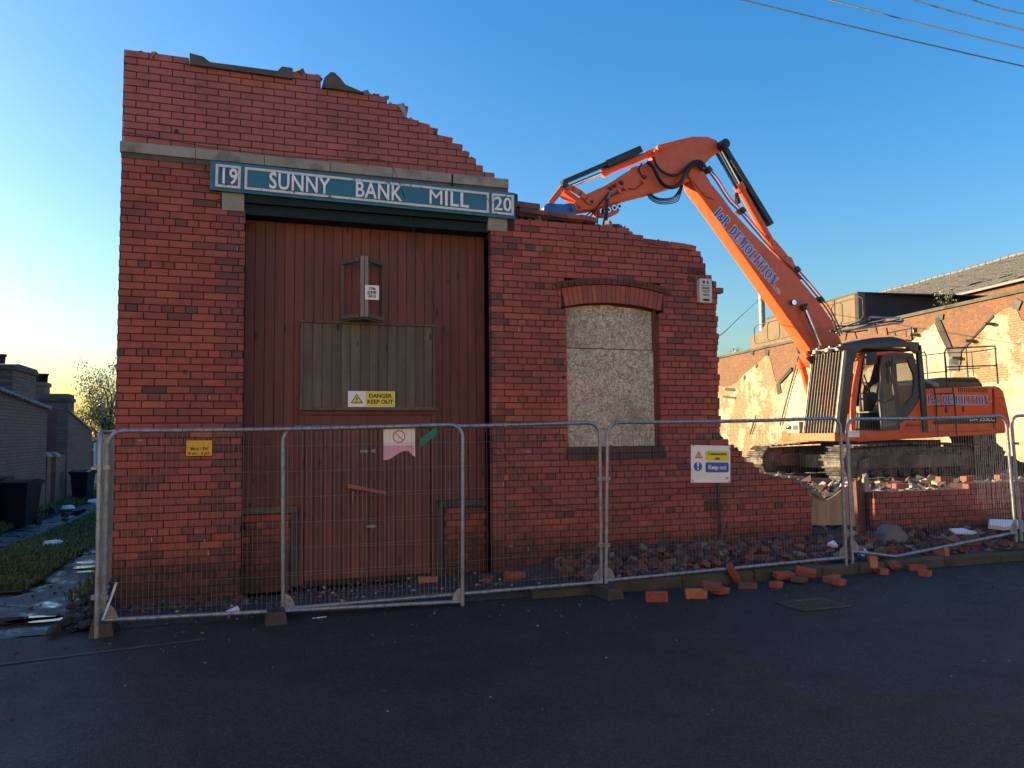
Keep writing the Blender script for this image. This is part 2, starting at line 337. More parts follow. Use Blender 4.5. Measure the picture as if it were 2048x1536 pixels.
    def mesh(s, name, m, off=(0, 0, 0)):
        me = bpy.data.meshes.new(name); off = Vector(off)
        me.from_pydata([tuple(v-off) for v in s.v], [], s.f)
        if any(c is not None for c in s.c):
            at_ = me.color_attributes.new('Col', 'FLOAT_COLOR', 'CORNER'); buf = []
            for f, c in zip(s.f, s.c): buf += [*(c or (.2, .2, .2)), 1.]*len(f)
            at_.data.foreach_set('color', buf)
        me.polygons.foreach_set('use_smooth', s.sm)
        me.materials.append(m if not isinstance(m, str) else MT[m]); me.update(); return me
    def build(s, name, m, parent=None, local=False, origin=None):
        off = (0, 0, 0)
        if not local:
            if parent is not None: off = parent.get('_o', (0, 0, 0))
            elif origin is not None: off = origin
            else:
                xs = [v.x for v in s.v]; ys = [v.y for v in s.v]; zs = [v.z for v in s.v]
                off = ((min(xs)+max(xs))/2, (min(ys)+max(ys))/2, min(zs))
        o = bpy.data.objects.new(name, s.mesh(name, m, off)); COL.objects.link(o)
        if parent is not None: o.parent = parent; o['_o'] = tuple(off)
        elif not local: o.location = off; o['_o'] = tuple(off)
        return o
def tag(o, label=None, cat=None, group=None, kind=None):
    if label: o['label'] = label
    if cat: o['category'] = cat
    if group: o['group'] = group
    if kind: o['kind'] = kind
    return o
def thing(name, loc, label, cat, group=None, rot=None):
    o = bpy.data.objects.new(name, None); COL.objects.link(o); o.location = loc; o.empty_display_size = .2
    if rot: o.rotation_euler = rot
    o['_o'] = tuple(loc); return tag(o, label, cat, group)
def link(name, me, parent, loc, rot=(0, 0, 0), scale=None):
    o = bpy.data.objects.new(name, me); COL.objects.link(o); o.parent = parent; o.location = loc; o.rotation_euler = rot
    if scale: o.scale = scale
    return o
def copy_tree(o, parent=None):
    c = o.copy(); COL.objects.link(c)
    if parent is not None: c.parent = parent
    for ch in list(o.children): copy_tree(ch, c)
    return c
def text(s, size, m, loc, rot=(math.pi/2, 0, 0), parent=None, name='lettering', ext=.001, align='CENTER', bold=.0, sx=1., space=1.):
    cu = bpy.data.curves.new('t', 'FONT'); cu.body = s; cu.size = size; cu.extrude = ext; cu.align_x = align; cu.align_y = 'CENTER'
    cu.offset = bold*size; cu.space_character = space; cu.resolution_u = 3
    ob = bpy.data.objects.new('t', cu); COL.objects.link(ob)
    dg = bpy.context.evaluated_depsgraph_get(); me = bpy.data.meshes.new_from_object(ob.evaluated_get(dg))
    bpy.data.objects.remove(ob); bpy.data.curves.remove(cu)
    for v in me.vertices: v.co.x *= sx
    me.materials.clear(); me.materials.append(MT[m])
    o = bpy.data.objects.new(name, me); COL.objects.link(o); o.location = loc; o.rotation_euler = rot
    if parent is not None: o.parent = parent
    return o
def R3(rx=0, ry=0, rz=0): return Matrix.Rotation(rz, 3, 'Z') @ Matrix.Rotation(ry, 3, 'Y') @ Matrix.Rotation(rx, 3, 'X')
def spline(pts, n=8):
    pts = [Vector(p) for p in pts]; out = []
    for i in range(len(pts)-1):
        p0, p1, p2, p3 = pts[max(i-1, 0)], pts[i], pts[i+1], pts[min(i+2, len(pts)-1)]
        for k in range(n):
            t = k/n; out.append(.5*((2*p1)+(p2-p0)*t+(2*p0-5*p1+4*p2-p3)*t*t+(3*p1-p0-3*p2+p3)*t**3))
    out.append(pts[-1]); return out

# ================================================================ SETTING
def sheet(name, m, x0, x1, y0, y1, nx, ny, zf, kind='structure'):
    b = MB(); vs = [(x0+(x1-x0)*i/nx, y0+(y1-y0)*j/ny, 0) for j in range(ny+1) for i in range(nx+1)]
    vs = [(x, y, zf(x, y)) for x, y, _ in vs]
    b.add(vs, [(j*(nx+1)+i, j*(nx+1)+i+1, (j+1)*(nx+1)+i+1, (j+1)*(nx+1)+i) for j in range(ny) for i in range(nx)], None, True)
    return tag(b.build(name, m, origin=(0, 0, 0)), kind=kind)
def fn(x, y, s=1., seed=0.): return noise.noise(Vector((x*s+seed, y*s-seed, seed)))
sheet('ground', 'earth', -900, 900, -900, 900, 8, 8, lambda x, y: -.35)
sheet('road', 'road', -60, 60, -26, -.98, 60, 20, lambda x, y: 0.0)
# alley: sunken a little towards the back
def alley_z(x, y): return .0-.012*max(0, y-2)+.02*fn(x, y, 1.3, 3)
sheet('alley_path', 'mud', -7.0, -1.2, -1.0, 60, 40, 200, lambda x, y: alley_z(x, y)+.035*fn(x, y, 2.6, 9)-.006)
def pave_z(x, y):
    base = .0 if x < 0 else min(.115, .115*x/3.4)
    return base+.004+.02*max(0, fn(x, y, 2.2, 5))
sheet('pavement', 'pave', -1.2, 40, -.98, .02, 160, 14, lambda x, y: pave_z(x, y) if y > -.97 else (pave_z(x, y) if x > 3.3 else .003))
def site_z(x, y):
    if y < .42: return .12
    k = min(1, (y-.42)/1.2)
    z = .12+k*(.30+.16*fn(x, y, .35, 2)+.10*fn(x, y, 1.1, 6)+.05*fn(x, y, 3.2, 8))
    if y > 5: z += .04
    return z
sheet('site_ground', 'earth', -1.2, 60, .3, 60, 180, 170, site_z)
# kerb
kb = thing('kerb', (3.5, -1.05, 0), None, None); tag(kb, kind='structure')
x = 3.55; i = 0
while x < 24:
    L = .91; b = MB(); dz = rnd.uniform(-.012, .012); h = .125+dz
    b.prism([(-1.085, -.05), (-.975, -.05), (-.975, h), (-1.06, h), (-1.085, h-.03)], x+.006, x+L-.006, 'x'); b.build('kerb_stone', 'kerb', kb); x += L
tag(MB().prism([(-1.075, -.05), (-.985, -.05), (-.985, .09), (-1.075, .07)], 2.75, 3.54, 'x').build('kerb_end_stone', 'kerb', kb))
# puddles (thin water sheets in the hollows of the alley mouth)
def blob(cx, cy, rx, ry, z, n=28, seed=1, ang=0.):
    pts = []
    for k in range(n):
        a = 2*math.pi*k/n; q = 1+.35*noise.noise(Vector((math.cos(a)*1.6+seed, math.sin(a)*1.6, seed)))
        px, py = rx*q*math.cos(a), ry*q*math.sin(a); pts.append((cx+px*math.cos(ang)-py*math.sin(ang), cy+px*math.sin(ang)+py*math.cos(ang), z))
    return pts
pd = MB()
for (px, py, rx, ry, sd_) in ((20, 1243, .42, .14, 2.), (90, 1241, .34, .10, 5.)):
    g = gr(px, py, .0); pd.add(blob(g.x, g.y, rx, ry, .012, seed=sd_), [tuple(range(28))])
tag(pd.build('puddle', 'puddle', origin=(0, 0, 0)), kind='structure')
pd = MB()
for (px, py, rx, ry, sd_, an) in ((160, 1140, .30, .10, 2.2, .1), (60, 1085, .16, .5, 1.2, -.1), (120, 1050, .14, .9, 3.3, .0), (40, 1092, .3, .22, 4., 0), (150, 1020, .12, 1.3, 7., 0), (195, 1148, .25, .07, 8., 0)):
    g = gr(px, py, alley_z(-3, 4)); pd.add(blob(g.x, g.y, rx, ry, alley_z(g.x, g.y)+.018, seed=sd_, ang=an), [tuple(range(28))])
tag(pd.build('puddle_along_path', 'puddle', origin=(0, 0, 0)), kind='structure')

# ================================================================ MILL FACADE
mill = thing('mill_facade', (2.2, 0, 0), 'half-demolished red brick mill front with a ragged stepped gable and boarded doorway', 'building')
PAL = [((.40, .105, .078), 6), ((.37, .098, .074), 6), ((.43, .118, .080), 5), ((.34, .088, .068), 4), ((.28, .08, .064), 1.2), ((.46, .135, .085), 1.2), ((.21, .075, .062), .35)]
def pick(r, dark=0.):
    if r.random() < dark: c = r.choice([(.25, .085, .066), (.18, .075, .060), (.28, .09, .068), (.22, .095, .072), (.26, .09, .066), (.14, .068, .058)])
    else:
        tot = sum(w for _, w in PAL); q = r.uniform(0, tot)
        for c, w_ in PAL:
            q -= w_
            if q <= 0: break
    k = r.uniform(.93, 1.07); return tuple(min(1, .86*a*k*r.uniform(.97, 1.03)) for a in c)
CH = .0035
def brick_shape(b, c, L, H, D, col, ax=(1, 0), jit=0., round_=None):
    """one brick; front face at c (x,y,z centre of the face), ax = direction along the face in plan, depth goes to its left"""
    ux, uy = ax; nx_, ny_ = -uy, ux          # inward normal
    def P(u, v, wd): return (c[0]+ux*u+nx_*wd, c[1]+uy*u+ny_*wd, c[2]+v)
    hl, hh = L/2, H/2
    a = [P(-hl+CH, -hh+CH, 0), P(hl-CH, -hh+CH, 0), P(hl-CH, hh-CH, 0), P(-hl+CH, hh-CH, 0)]
    m_ = [P(-hl, -hh, CH), P(hl, -hh, CH), P(hl, hh, CH), P(-hl, hh, CH)]
    k = [P(-hl, -hh, D), P(hl, -hh, D), P(hl, hh, D), P(-hl, hh, D)]
    fs = [(0, 1, 2, 3)]+[(i, i+4, (i+1) % 4+4, (i+1) % 4) for i in range(4)]+[(i+4, i+8, (i+1) % 4+8, (i+1) % 4+4) for i in range(4)]+[(11, 10, 9, 8)]
    b.add(a+m_+k, fs, col)
BL, BH, PX, PZ = .2165, .0665, .225, .075
# reusable single brick meshes, several tones of each
def std_mesh(L, col, r):
    b = MB(); brick_shape(b, (0, 0, 0), L, BH, .10, col)
    me = b.mesh('brick', 'brick'); return me
def lay(z0, z1, spans, hdr=6, hoff=3, r=None, stretch_above=99, xoff=0.):
    """courses of bricks: list of (x centre, z centre, length, kind)"""
    out = []; n0 = round(z0/PZ); n1 = round(z1/PZ)
    for k in range(n0, n1):
        z = (k+.5)*PZ; hd = (k % hdr == hoff) and z < stretch_above
        pitch = PX/2 if hd else PX; ln = pitch-.0085; ph = (.056 if hd else (0 if k % 2 else .1125))+xoff
        for a, e in spans(z):
            i = math.floor((a-ph)/pitch)
            while ph+i*pitch < e:
                s0 = max(a, ph+i*pitch+.00425); s1 = min(e, ph+(i+1)*pitch-.00425); i += 1
                if s1-s0 < .03: continue
                out.append(((s0+s1)/2, z, s1-s0, 'h' if abs(s1-s0-(PX/2-.0085)) < .003 and hd else ('s' if abs(s1-s0-BL) < .003 else 'c')))
    return out
def gable_tint(z, c):
    """the bricks above the stone band were once painted a dull maroon"""
    return c if z < 4.66 else tuple(a*.35+q*.65 for a, q in zip(c, (.38, .135, .12)))
def make_wall(root, bricks, y=0., nparts=300, depth=.33, dark=lambda x, z: .06, seed=1, jit=.0016, name='brickwork'):
    r = random.Random(seed); data = []
    for (x, z, L, kd) in bricks:
        px, py, d = seen((x, y, z)); area = (L*FOC/d)*(BH*FOC/d); vis = -20 < px < 2070
        data.append([x, z, L, kd, area if vis else 0, gable_tint(z, pick(r, dark(x, z))), r.gauss(0, jit), r.gauss(0, .003)])
    order = sorted([i for i, q in enumerate(data) if q[3] in 'sh'], key=lambda i: -data[i][4])[:nparts]
    sel = set(order); lib = {}
    b = MB()
    for i, (x, z, L, kd, ar, c, j, ro) in enumerate(data):
        if i in sel:
            q = tuple(round(v*30) for v in c); key = (kd, q)
            if key not in lib: lib[key] = std_mesh(BL if kd == 's' else PX/2-.0085, c, r)
            o = root['_o']; link('brick', lib[key], root, (x-o[0], y+j-o[1], z-o[2]), (ro, 0, ro))
        else: brick_shape(b, (x, y+j, z), L, BH, .10, c)
    if b.v: tag(b.build(name, 'brick', root), kind='stuff')
def mortar_core(root, z0, z1, spans, y0=.011, y1=.33, name='mortar'):
    b = MB(); n0 = round(z0/PZ); n1 = round(z1/PZ)
    for k in range(n0, n1):
        z = (k+.5)*PZ
        for a, e in spans(z):
            if e-a < .04: continue
            b.box(a+.004, e-.004, y0, y1, k*PZ, (k+1)*PZ-.0015 if False else (k+1)*PZ)
    return tag(b.build(name, 'mortar', root))
# --- outline
TOPPX = [(246, 98), (267, 98), (268, 107), (380, 119), (381, 133), (583, 162), (584, 143), (643, 150), (644, 176), (700, 184), (775, 192), (776, 208), (812, 213), (813, 236), (832, 240), (833, 246),
         (850, 254), (868, 262), (869, 270), (884, 274), (885, 284), (920, 288), (921, 302), (937, 306), (938, 318), (953, 320), (954, 331), (968, 333), (969, 345), (987, 348), (988, 361), (1016, 363), (1017, 432),
         (1140, 443), (1258, 452), (1259, 464), (1273, 467), (1274, 476), (1336, 484), (1337, 491), (1385, 497), (1404, 510), (1405, 524), (1412, 527), (1413, 546), (1421, 549), (1422, 560), (1432, 563), (1434, 600)]
TOP = [(at(*p).x, at(*p).z) for p in TOPPX]
TOP = sorted(TOP)+[(5.69, TOP[-1][1]-.01)]
LOWPX = [(1447, 872), (1462, 893), (1482, 905), (1490, 924), (1512, 934), (1520, 950), (1545, 958), (1600, 966), (1620, 985)]
LOW = [(at(*p).x, at(*p).z) for p in LOWPX]; LOW[0] = (5.70, LOW[0][1])
LOW.append((7.04, LOW[-1][1]))
def interp(tab, x):
    if x < tab[0][0] or x > tab[-1][0]: return -1
    for (a, za), (b_, zb) in zip(tab, tab[1:]):
        if a <= x <= b_: return za if b_-a < 1e-6 else za+(zb-za)*(x-a)/(b_-a)
    return -1
def topz(x): return interp(TOP, x) if x < 5.70 else interp(LOW, x)
BAND0, BAND1 = 4.5, 4.65
OPX0, OPX1 = -.05, 2.66
WX0, WX1, WZ0 = 3.60, 4.845, 1.5
ACX = (WX0+WX1)/2; WSP = at(1135, 614).z+.012; RISE = .065
RAD = ((WX1-WX0)**2/4+RISE**2)/(2*RISE); ACZ = WSP+RISE-RAD       # arch circle
RO, RH = RAD+.225, RAD+.30
def sub(iv, a, e):
    out = []
    for p, q in iv:
        if e <= p or a >= q: out.append((p, q)); continue
        if a-p > .03: out.append((p, a))
        if q-e > .03: out.append((e, q))
    return out
def spans(z):
    iv = []; x = -1.25; step = .0281; run = None
    while x < 7.04:
        ok = topz(x+step/2) > z-.012
        if ok and run is None: run = x
        if not ok and run is not None: iv.append((run, x)); run = None
        x += step
    if run is not None: iv.append((run, 7.03))
    if BAND0 < z < BAND1: iv = sub(iv, -2, 3.0)
    if 3.0 > 0 and z < BAND0: iv = sub(iv, OPX0, OPX1)
    if 4.02 < z < BAND0: iv = sub(iv, -.30, 2.95)      # pad stones and beam
    if WZ0-.15 < z < WZ0: iv = sub(iv, WX0-.02, WX1+.03)
    if WZ0 <= z < WSP: iv = sub(iv, WX0, WX1)
    if z > WSP-.12:
        h = RH**2-(z-ACZ)**2
        if h > 0 and z < ACZ+RH:
            h = math.sqrt(h); lim = .62+.13*(z-(WSP-.12))/.35; h = min(h, .62+.07+.0*lim)
            if z > WSP-.02: iv = sub(iv, ACX-h, ACX+h)
    k = int(z/PZ)
    if 1.6 < z < 3.85: iv = [(a, e+((k*37) % 7-4)*.006 if e > 5.5 else e) for a, e in iv]
    return [(a, e) for a, e in iv if e-a > .05]
br = lay(0, 5.7, spans, stretch_above=BAND0)
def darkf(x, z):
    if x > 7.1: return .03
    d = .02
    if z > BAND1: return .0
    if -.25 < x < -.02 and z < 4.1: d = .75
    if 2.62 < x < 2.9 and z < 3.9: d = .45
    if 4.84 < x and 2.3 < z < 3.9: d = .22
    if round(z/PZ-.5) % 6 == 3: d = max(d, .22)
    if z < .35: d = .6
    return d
make_wall(mill, br, dark=darkf)
mortar_core(mill, 0, 5.7, spans)
# projecting loose stretcher at the broken edge, and ledge of turned bricks at the broken top
b = MB(); p = at(1430, 580); brick_shape(b, (p.x+.015, -.006, p.z), BL, BH, .10, (.26, .08, .06)); b.build('projecting_brick', 'brick', mill)
# window arch and hood
half = math.asin((WX1-WX0)/2/RAD)
n = 21
for k in range(n):
    a = -half*1.03+(k+.5)*2*half*1.03/n; wd = 2*half*1.03/n
    b = MB(); g = .0028/RAD
    poly = [(ACX+rr*math.sin(t), ACZ+rr*math.cos(t)) for rr, t in ((RAD, a-wd/2+g), (RO-.008, a-wd/2+g), (RO-.008, a+wd/2-g), (RAD, a+wd/2-g))]
    j = rnd.uniform(-.003, .002); col = pick(rnd, .05); col = tuple(c*1.15 for c in col)
    b.prism(poly[::-1], -.004+j, .12, 'y', col); b.build('arch_brick', 'brick', mill)
n = 19
for k in range(n):
    a = -half*1.14+(k+.5)*2*half*1.14/n; wd = 2*half*1.14/n; g = .003/RO
    b = MB(); poly = [(ACX+rr*math.sin(t), ACZ+rr*math.cos(t)) for rr, t in ((RO, a-wd/2+g), (RH, a-wd/2+g), (RH, a+wd/2-g), (RO, a+wd/2-g))]
    b.prism(poly[::-1], -.030+rnd.uniform(-.003, .003), .1, 'y', tuple(c*.5 for c in pick(rnd, .45)))
    rl = [(ACX+rr*math.sin(t), ACZ+rr*math.cos(t)) for rr, t in ((RO+.03, a-wd/2+g), (RO+.06, a-wd/2+g), (RO+.06, a+wd/2-g), (RO+.03, a+wd/2-g))]
    b.prism(rl[::-1], -.040, -.0335, 'y', (.08, .04, .035)); b.build('hood_brick', 'brick', mill)
b = MB(); ang = [-half*1.15+i*2*half*1.15/24 for i in range(25)]
b.prism([(ACX+(RAD+.004)*math.sin(t), ACZ+(RAD+.004)*math.cos(t)) for t in ang]+[(ACX+(RH-.006)*math.sin(t), ACZ+(RH-.006)*math.cos(t)) for t in ang[::-1]], .008, .33, 'y'); b.build('arch_mortar', 'mortar', mill)
# sill bricks
for row, (z0, zz, pr) in enumerate(((WZ0-.15, WZ0-.078, -.035), (WZ0-.072, WZ0-.002, -.018))):
    x = WX0-.03; k = 0
    while x < WX1+.02:
        L = .225; b = MB(); b.box(x+.003, min(x+L-.003, WX1+.035), pr, .2, z0, zz, random.Random(k+row*9).choice([(.05, .036, .032), (.075, .05, .042), (.04, .032, .03)])); b.build('sill_brick', 'brick', mill); x += L; k += 1
# reveals and backing of the window: boards
wf = MB(); 
wf.box(WX0+.0, WX0+.05, .10, .16, WZ0, WSP+.08); wf.box(WX1-.055, WX1, .085, .16, WZ0, WSP+.06); wf.box(WX0+.05, WX1-.055, .12, .16, WSP-.02, WSP+.12)
wf.build('window_frame', MT['redwood'], mill)
zj = at(1200, 699, .09).z
def archz(x): return ACZ+math.sqrt(RAD**2-(x-ACX)**2)-.02
wb = MB(); xs = [WX0+.006+i*(WX1-WX0-.075)/12 for i in range(13)]
wb.prism([(xs[0], zj+.012), (xs[-1], zj+.010)]+[(x, archz(x)-.012*(i > 6)) for i, x in list(enumerate(xs))[::-1]], .076, .094, 'y'); wb.build('window_board', 'osb', mill)
wb = MB(); wb.box(xs[0]+.004, xs[-1]+.008, .064, .082, WZ0+.004, zj); o = wb.build('window_board', 'osb', mill); tag(o, 'lower chipboard sheet with a row of nail holes')
hb = MB()
for (px, py) in ((1186, 779), (1187, 805), (1258, 783), (1259, 803), (1275, 745)):
    q = at(px, py, .06); hb.lathe([(0, .002), (.009, .0)], (q.x, .0635, q.z), 8, R3(rad(90)))
hb.build('nail_hole', 'black', mill)
b = MB()
for k in range(14):
    x = xs[0]+.1+k*.078; b.box(x, x+.003, .0633, .0638, WZ0+.004, WZ0+.14+.02*rnd.random())
tag(b.build('board_splits', 'black', mill), kind='stuff')
# cavity behind boards, dark back panels
b = MB(); b.box(WX0-.1, WX1+.1, .335, .36, WZ0-.1, WSP+.3); b.build('window_backing', 'black', mill)
# stone string course
bs_px = [242, 391, 529, 660, 785, 905]; xs2 = [at(p, 300).x for p in bs_px]+[at(1016, 370).x]
for i, (a, e) in enumerate(zip(xs2, xs2[1:])):
    b = MB(); g = .003 if i != 4 else .003; e2 = e-(.022 if i == 4 else .003); pr = -.028-rnd.uniform(0, .006)
    b.prism([(pr, BAND0+.045), (.2, BAND0+.045), (.2, BAND1+.004), (pr+.004, BAND1+.004), (pr, BAND1)], a+g-(.01 if i == 0 else 0), e2, 'x'); b.build('band_stone', 'stone', mill)
    b = MB(); b.box(a+g, e2, -.012, .2, BAND0-.01, BAND0+.043); 
    b.build('band_moulding', 'darkstone', mill)
# coping stones on the broken gable
p0, p1 = at(380, 120), at(585, 160)
L = p1.x-p0.x; z0 = at(381, 133).z+.004
z1 = at(583, 161).z+.003; zt = lambda f, h: z0+(z1-z0)*f+h
q = [(p0.x, zt(0, 0)), (p1.x, zt(1, 0)), (p1.x, zt(1, .115)), (p1.x-.11, zt(.9, .118)), (p1.x-.16, zt(.85, .06)), (p0.x+.20, zt(.15, .052)), (p0.x+.13, zt(.1, .10)), (p0.x, zt(0, .12))]
b = MB(); b.prism(q, -.05, .33, 'y'); b.build('coping_stone', 'darkstone', mill)
def pxpoly(pts, Y): return [(at(*p_, Y).x, at(*p_, Y).z) for p_ in pts]
b = MB(); b.prism(pxpoly([(643, 176), (648, 158), (661, 146), (668, 147), (680, 158), (690, 171), (727, 187), (727, 189), (700, 184)], -.02), -.05, .30, 'y'); o = b.build('coping_stone', 'darkstone', mill); tag(o, 'snapped off end of a coping stone')
b = MB(); b.prism(pxpoly([(794, 209), (800, 207), (808, 212), (813, 223), (811, 236), (800, 216)], -.01), -.012, .12, 'y'); b.build('mortar_lump', 'stone', mill)
# disturbed loose course at the broken slope
for (px, py, a_) in ((842, 252, .16), (858, 261, .1), (888, 279, .12), (908, 293, .10)):
    c_ = at(px, py, .03); b = MB(); brick_shape(b, (0, 0, 0), BL*.9, BH, .1, pick(rnd, .2)); me = b.mesh('loose_course_brick', 'brick')
    link('loose_course_brick', me, mill, (c_.x-mill['_o'][0], .012, c_.z), (0.1, a_, rad(-5)))
# ledge of tipped bricks right of the sign
for i in range(6):
    c_ = at(1050+i*24, 420+i*3.2, -.02); b = MB(); brick_shape(b, (0, 0, 0), BL, BH, .11, pick(rnd, .55)); me = b.mesh('tipped_brick', 'brick')
    link('tipped_brick', me, mill, (c_.x-mill['_o'][0]+.04, -.03+.02*rnd.random(), c_.z), (rad(-20+rnd.uniform(-8, 8)), rad(4+rnd.uniform(-5, 5)), rad(rnd.uniform(-8, 8))))
b = MB(); b.prism(pxpoly([(1032, 432), (1034, 422), (1140, 436), (1190, 442), (1190, 447), (1140, 443)], 0), .0, .30, 'y'); b.build('mortar_bed', 'mortar', mill)
for (px, py) in ((1040, 411), (1062, 414), (1300, 486), (1322, 489), (1355, 493), (1376, 497)):
    c_ = at(px, py, .02); b = MB(); brick_shape(b, (0, 0, 0), BL, BH, .11, pick(rnd, .5)); me = b.mesh('tipped_brick', 'brick')
    link('tipped_brick', me, mill, (c_.x-mill['_o'][0], -.01, c_.z+.01), (rad(rnd.uniform(-6, 6)), rad(rnd.uniform(0, 8)), rad(rnd.uniform(-5, 5))))
# ragged mortar lumps along the broken top
b = MB(); rr = random.Random(3)
for i in range(620):
    x = rr.uniform(-1.2, 7.0); z = topz(x)
    if 2.88 < x < 3.0 or z < 0: continue
    s = rr.choice((.015, .02, .03, .05))*rr.uniform(.8, 1.3); b.obox((x, rr.uniform(.03, .28), z+rr.uniform(-.01, .012)), (s*1.4, s*1.2, s), R3(rr.uniform(0, 3), rr.uniform(0, 3), rr.uniform(0, 3)), rr.choice([(.12, .05, .04), (.07, .06, .05), (.2, .17, .14), (.16, .07, .05)]))
tag(b.build('broken_mortar', 'rubble', mill), kind='stuff')
# snapped bricks of the inner leaf showing behind the broken edge
b = MB(); rr = random.Random(4)
for i in range(120):
    x = rr.uniform(-1.1, 6.9); z = topz(x)
    if 2.85 < x < 3.02 or z < 0 or -.32 < x < .82: continue
    L_ = rr.uniform(.05, .14); b.obox((x, rr.uniform(.12, .27), z+rr.uniform(-.03, .02)), (L_, .1, .062), R3(rr.uniform(-.15, .15), rr.uniform(-.2, .2), rr.uniform(-.5, .5)), rr.choice([(.16, .06, .045), (.10, .05, .04), (.2, .08, .055), (.13, .11, .09)]))
tag(b.build('snapped_bricks', 'rubble', mill), kind='stuff')
# patterned terracotta tiles by the alarm box
for k in range(2):
    for r_ in range(2):
        p_ = at(1383+k*20, 543+r_*15+k*2); b = MB(); w_ = .105
        b.box(p_.x-w_/2, p_.x+w_/2, -.012, .05, p_.z-.034, p_.z+.034, (.11, .05, .042))
        for sgn in (-1, 1): b.bar((p_.x-w_/2+.01, -.014, p_.z-.03*sgn), (p_.x+w_/2-.01, -.014, p_.z+.03*sgn), .008, .008, (0, 1, 0), (.06, .032, .028))
        b.build('patterned_tile', 'brick', mill)
# air brick
p_ = at(1422, 1012); b = MB(); b.box(p_.x-.10, p_.x+.10, -.006, .03, p_.z-.07, p_.z+.07, (.10, .05, .04)); b.build('air_brick', 'brick', mill)
b = MB()
for i in range(5):
    for j in range(3): b.box(p_.x-.085+i*.036, p_.x-.085+i*.036+.022, -.0085, -.0055, p_.z-.055+j*.04, p_.z-.055+j*.04+.026)
b.build('air_brick_opening', 'black', mill)
# pad stones
for (a, b4, c4, d4) in ((444, 391, 488, 416), (976, 442, 1014, 465)):
    q0, q1 = at(a, b4), at(c4, d4); b = MB(); b.box(q0.x, q1.x, -.012, .3, 4.03, 4.22); b.build('pad_stone', 'stone', mill)
MB().box(-.42, -.0505, .012, .33, 4.02, 4.5).build('pad_backing', 'mortar', mill); MB().box(2.663, 3.0, .012, .33, 4.02, 4.5).build('pad_backing', 'mortar', mill)
# broken-out recess bricks beside the pads (fill)
bb = [(x, z, L, k) for (x, z, L, k) in lay(4.05, 4.5, lambda z: [(-.42 if False else -.30, OPX0-.13), (2.93, 2.955)])]
# beam over the doorway
b = MB(); b.box(-.05, 2.66, -.01, .31, 4.13, 4.31); b.box(-.049, 2.659, .05, .30, 4.02, 4.129); o = b.build('door_beam', 'teal', mill)
b = MB(); b.box(-.049, 2.659, .012, .32, 4.311, 4.50); b.build('beam_packing', 'mortar', mill)
# jamb reveals: bullnose stacks
def jamb(x, sgn, z0, z1, r=.055):
    k = round(z0/PZ)
    while (k+1)*PZ <= z1+.01:
        b = MB(); z = k*PZ; c = pick(rnd, .6); arc = [(r-r*math.cos(t), r-r*math.sin(t)) for t in [i*math.pi/8 for i in range(5)]]  # from side to front
        poly = [(x+sgn*u, -.001+v) for u, v in arc]+[(x+sgn*.14, -.001), (x+sgn*.14, .1), (x+sgn*.003, .1)]
        if sgn > 0: poly = poly
        vs = poly if sgn > 0 else poly
        b.prism(vs, z+.004, z+.071, 'z', c); b.box(min(x+sgn*.003, x+sgn*.1), max(x+sgn*.003, x+sgn*.1), .105, .21, z+.004, z+.071, pick(rnd, .7)); b.box(min(x+sgn*.003, x+sgn*.1), max(x+sgn*.003, x+sgn*.1), .215, .315, z+.004, z+.071, pick(rnd, .7))
        b.build('jamb_brick', 'brick', mill); k += 1
jamb(OPX1+.001, 1, 0, 4.02)
# return wall down the alley side
b = MB(); r_ = random.Random(5)
for k in range(0, 70):
    z = (k+.5)*PZ; lim = 5.3-.0*k; yend = 3.6-(.0 if z < 2.2 else (z-2.2)*1.35)+.1*math.sin(k*1.7)
    y = .11+.004+(0 if k % 2 else .1125)
    while y+BL < yend+.2:
        brick_shape(b, (-1.25+r_.gauss(0, .0015), y+BL/2, z), BL, BH, .1, pick(r_, .15), ax=(0, -1)); y += PX
tag(b.build('return_brickwork', 'brick', mill), kind='stuff')
b = MB()
for k in range(0, 70):
    z = (k+.5)*PZ; yend = 3.6-(.0 if z < 2.2 else (z-2.2)*1.35)+.1*math.sin(k*1.7)
    if yend > .36: b.box(-1.238, -.93, .331, yend, k*PZ, (k+1)*PZ)
b.build('return_mortar', 'mortar', mill)

# ---------------------------------------------------------------- timber screen, doors
PY = .29
def plank_row(root, x0, x1, z0, z1, n, y, m, name='plank', th=.02, zfn=None):
    wd = (x1-x0)/n; o = root['_o']
    for i in range(n):
        a = x0+i*wd; jy = rnd.uniform(-.0025, .0025); b = MB(); c = .004
        zz0, zz1 = (z0, z1) if zfn is None else zfn(a+wd/2)
        b.prism([(a+.0015, y+jy+c), (a+.0015+c, y+jy), (a+wd-.0015-c, y+jy), (a+wd-.0015, y+jy+c), (a+wd-.0015, y+th), (a+.0015, y+th)], zz0, zz1, 'z')
        b.build(name, m, root)
ts = thing('timber_screen', (1.3, PY, 0), 'red stained vertical board screen filling the tall doorway under the blue sign', 'timber screen')
hx0, hx1 = at(601, 700, PY).x, at(868, 700, PY).x; hz1 = at(735, 646, PY).z; hz0 = at(735, 818, PY).z
dx0, dx1 = at(607, 1000, PY).x, at(862, 1000, PY).x; dz1 = at(735, 830, PY).z
LEDZ = at(540, 1012, PY).z
nn = 26; wd = (2.665+.05)/nn
